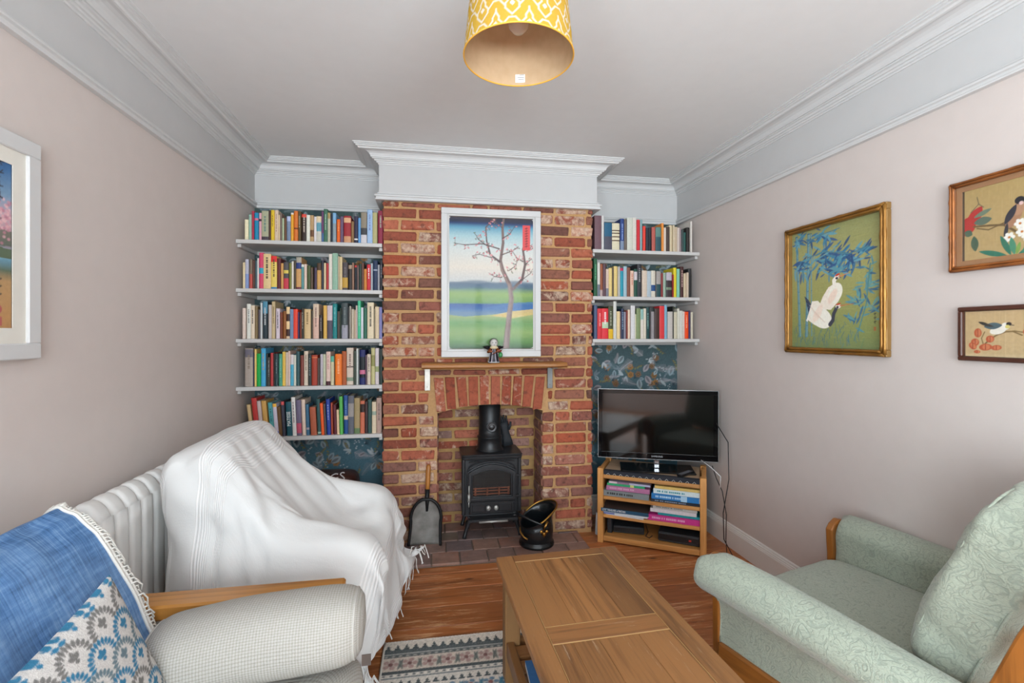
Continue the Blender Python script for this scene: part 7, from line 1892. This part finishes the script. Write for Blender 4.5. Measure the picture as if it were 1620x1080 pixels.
-977,2511,278,-976,2514,324,-969,2509,369,-967,2510,411,-961,2510,451,-953,2513,496,-943,2518,537,-933,2521,578,-925,2524,621,-918,2532,665,-877,2556,673,-830,2567,682,-786,2561,686,-768,2562,658,-750,2568,633,-729,2580,612,-706,2594,591,-683,2604,569,-662,2609,543,-643,2611,515,-625,2613,487,-605,2615,460,-588,2609,434,-575,2618,409,-568,2629,380,-573,2633,356,-531,2610,347,-475,2613,331,-420,2614,312,-367,2624,299,-318,2611,284,-267,2607,267,-212,2595,249,-231,2570,195,-197,2574,199,-156,2573,202,-121,2581,194,-122,2568,184,-102,2539,203,-89,2524,251,-108,2507,261,-92,2487,258,-59,2482,258,-53,2489,271,-41,2477,291,
-978,2503,232,-979,2507,276,-973,2508,320,-970,2510,362,-964,2510,407,-959,2512,450,-951,2516,492,-941,2519,534,-931,2522,578,-922,2526,620,-881,2549,626,-834,2561,634,-789,2570,639,-766,2580,617,-746,2590,597,-725,2600,573,-701,2607,546,-678,2609,524,-659,2610,496,-643,2611,467,-629,2615,444,-607,2618,418,-589,2610,387,-571,2620,366,-574,2633,341,-579,2633,307,-534,2614,298,-481,2614,284,-426,2611,268,-378,2622,253,-326,2618,237,-276,2608,217,-220,2625,214,-189,2580,200,-153,2585,191,-136,2584,170,-127,2557,167,-114,2537,206,-114,2518,240,-122,2507,231,-96,2481,237,-65,2485,248,-58,2488,266,-43,2481,276,-34,2484,286]
q_ = np.array(TQ, float).reshape(TN[1] + 1, TN[0] + 1, 3) / 1000
t = NT('white_throw'); uv = t.n('ShaderNodeTexCoord').outputs['UV']; sx = t.n('ShaderNodeSeparateXYZ', i_0=uv)
U_, V_ = sx.outputs[0], sx.outputs[1]
def bandmask(c, lo, hi):
    return t.math('MULTIPLY', t.math('GREATER_THAN', c, lo), t.math('LESS_THAN', c, hi))
zone = None
for lo, hi in ((.03, .065), (.085, .12), (.14, .175), (.26, .30), (.32, .36), (.70, .735), (.755, .79), (.855, .885), (.905, .935), (.955, .98)):
    b_ = bandmask(U_, lo, hi); zone = b_ if zone is None else t.math('MAXIMUM', zone, b_)
rib = t.math('SINE', t.math('MULTIPLY', U_, 6.283 * 150)); rib = t.math('MULTIPLY', zone, rib)
weave = t.noise(t.n('ShaderNodeMapping', i_Vector=uv, i_Scale=(900, 260, 1)).outputs[0], 1, 2)
puck = t.noise(t.n('ShaderNodeMapping', i_Vector=uv, i_Scale=(40, 90, 1)).outputs[0], 1, 3)
hgt = t.math('ADD', t.math('ADD', t.math('MULTIPLY', rib, .9), t.math('MULTIPLY', weave, .35)), t.math('MULTIPLY', puck, .5))
col = t.mix(t.math('MULTIPLY', zone, t.math('ADD', t.math('MULTIPLY', rib, .5), .5)), C('D6D6D5'), C('E8E7E6'))
t.set(Base_Color=col, Roughness=.95); t.b.inputs['Sheen Weight'].default_value = .15
t.bump(hgt, .5, .003); m_throw = t.m
thr = thing('white_throw', 'large white cotton throw with ribbed bands and fringe spread over the armchair', 'throw')
mb = MB(); mb.smooth = True
nu, nv = TN
mb.grid(lambda u, v: tuple(q_[int(round(v * nv)), int(round(u * nu))]), nu, nv)
o = mb.build('cloth', m_throw, thr)
subsurf(o, 2)
sol = o.modifiers.new('cloth_thickness', 'SOLIDIFY'); sol.thickness = .0025; sol.offset = 0
rf = random.Random(5)
for ui in (0, nu):
    mb = MB(); mb.smooth = True
    n_t = 62
    for k in range(n_t):
        v = min(nv, (k + .5) / n_t * nv); j = int(v); p = Vector(q_[j, ui]); pin = Vector(q_[j, ui + (1 if ui == 0 else -1) * 1])
        d = (p - pin).normalized(); L = rf.uniform(.05, .075)
        a = p + d * .012; g = (d * .5 + Vector((0, 0, -1))).normalized(); tw = Vector((rf.uniform(-.3, .3), rf.uniform(-.5, .5), 0))
        pts = [p - d * .004, a, a + (g + tw * .5).normalized() * L * .4, a + (g + tw * .2).normalized() * L * .72, a + (g - tw * .3).normalized() * L]
        for q in pts:
            if q.z < .006: q.z = .006 + rf.uniform(0, .004)
        mb.tube(pts, [.0018, .0026, .0022, .0022, .0028], 5)
    tag(mb.build('fringe', plain('fringe_cotton', 'D8D6D2', .95), thr), kind='stuff')
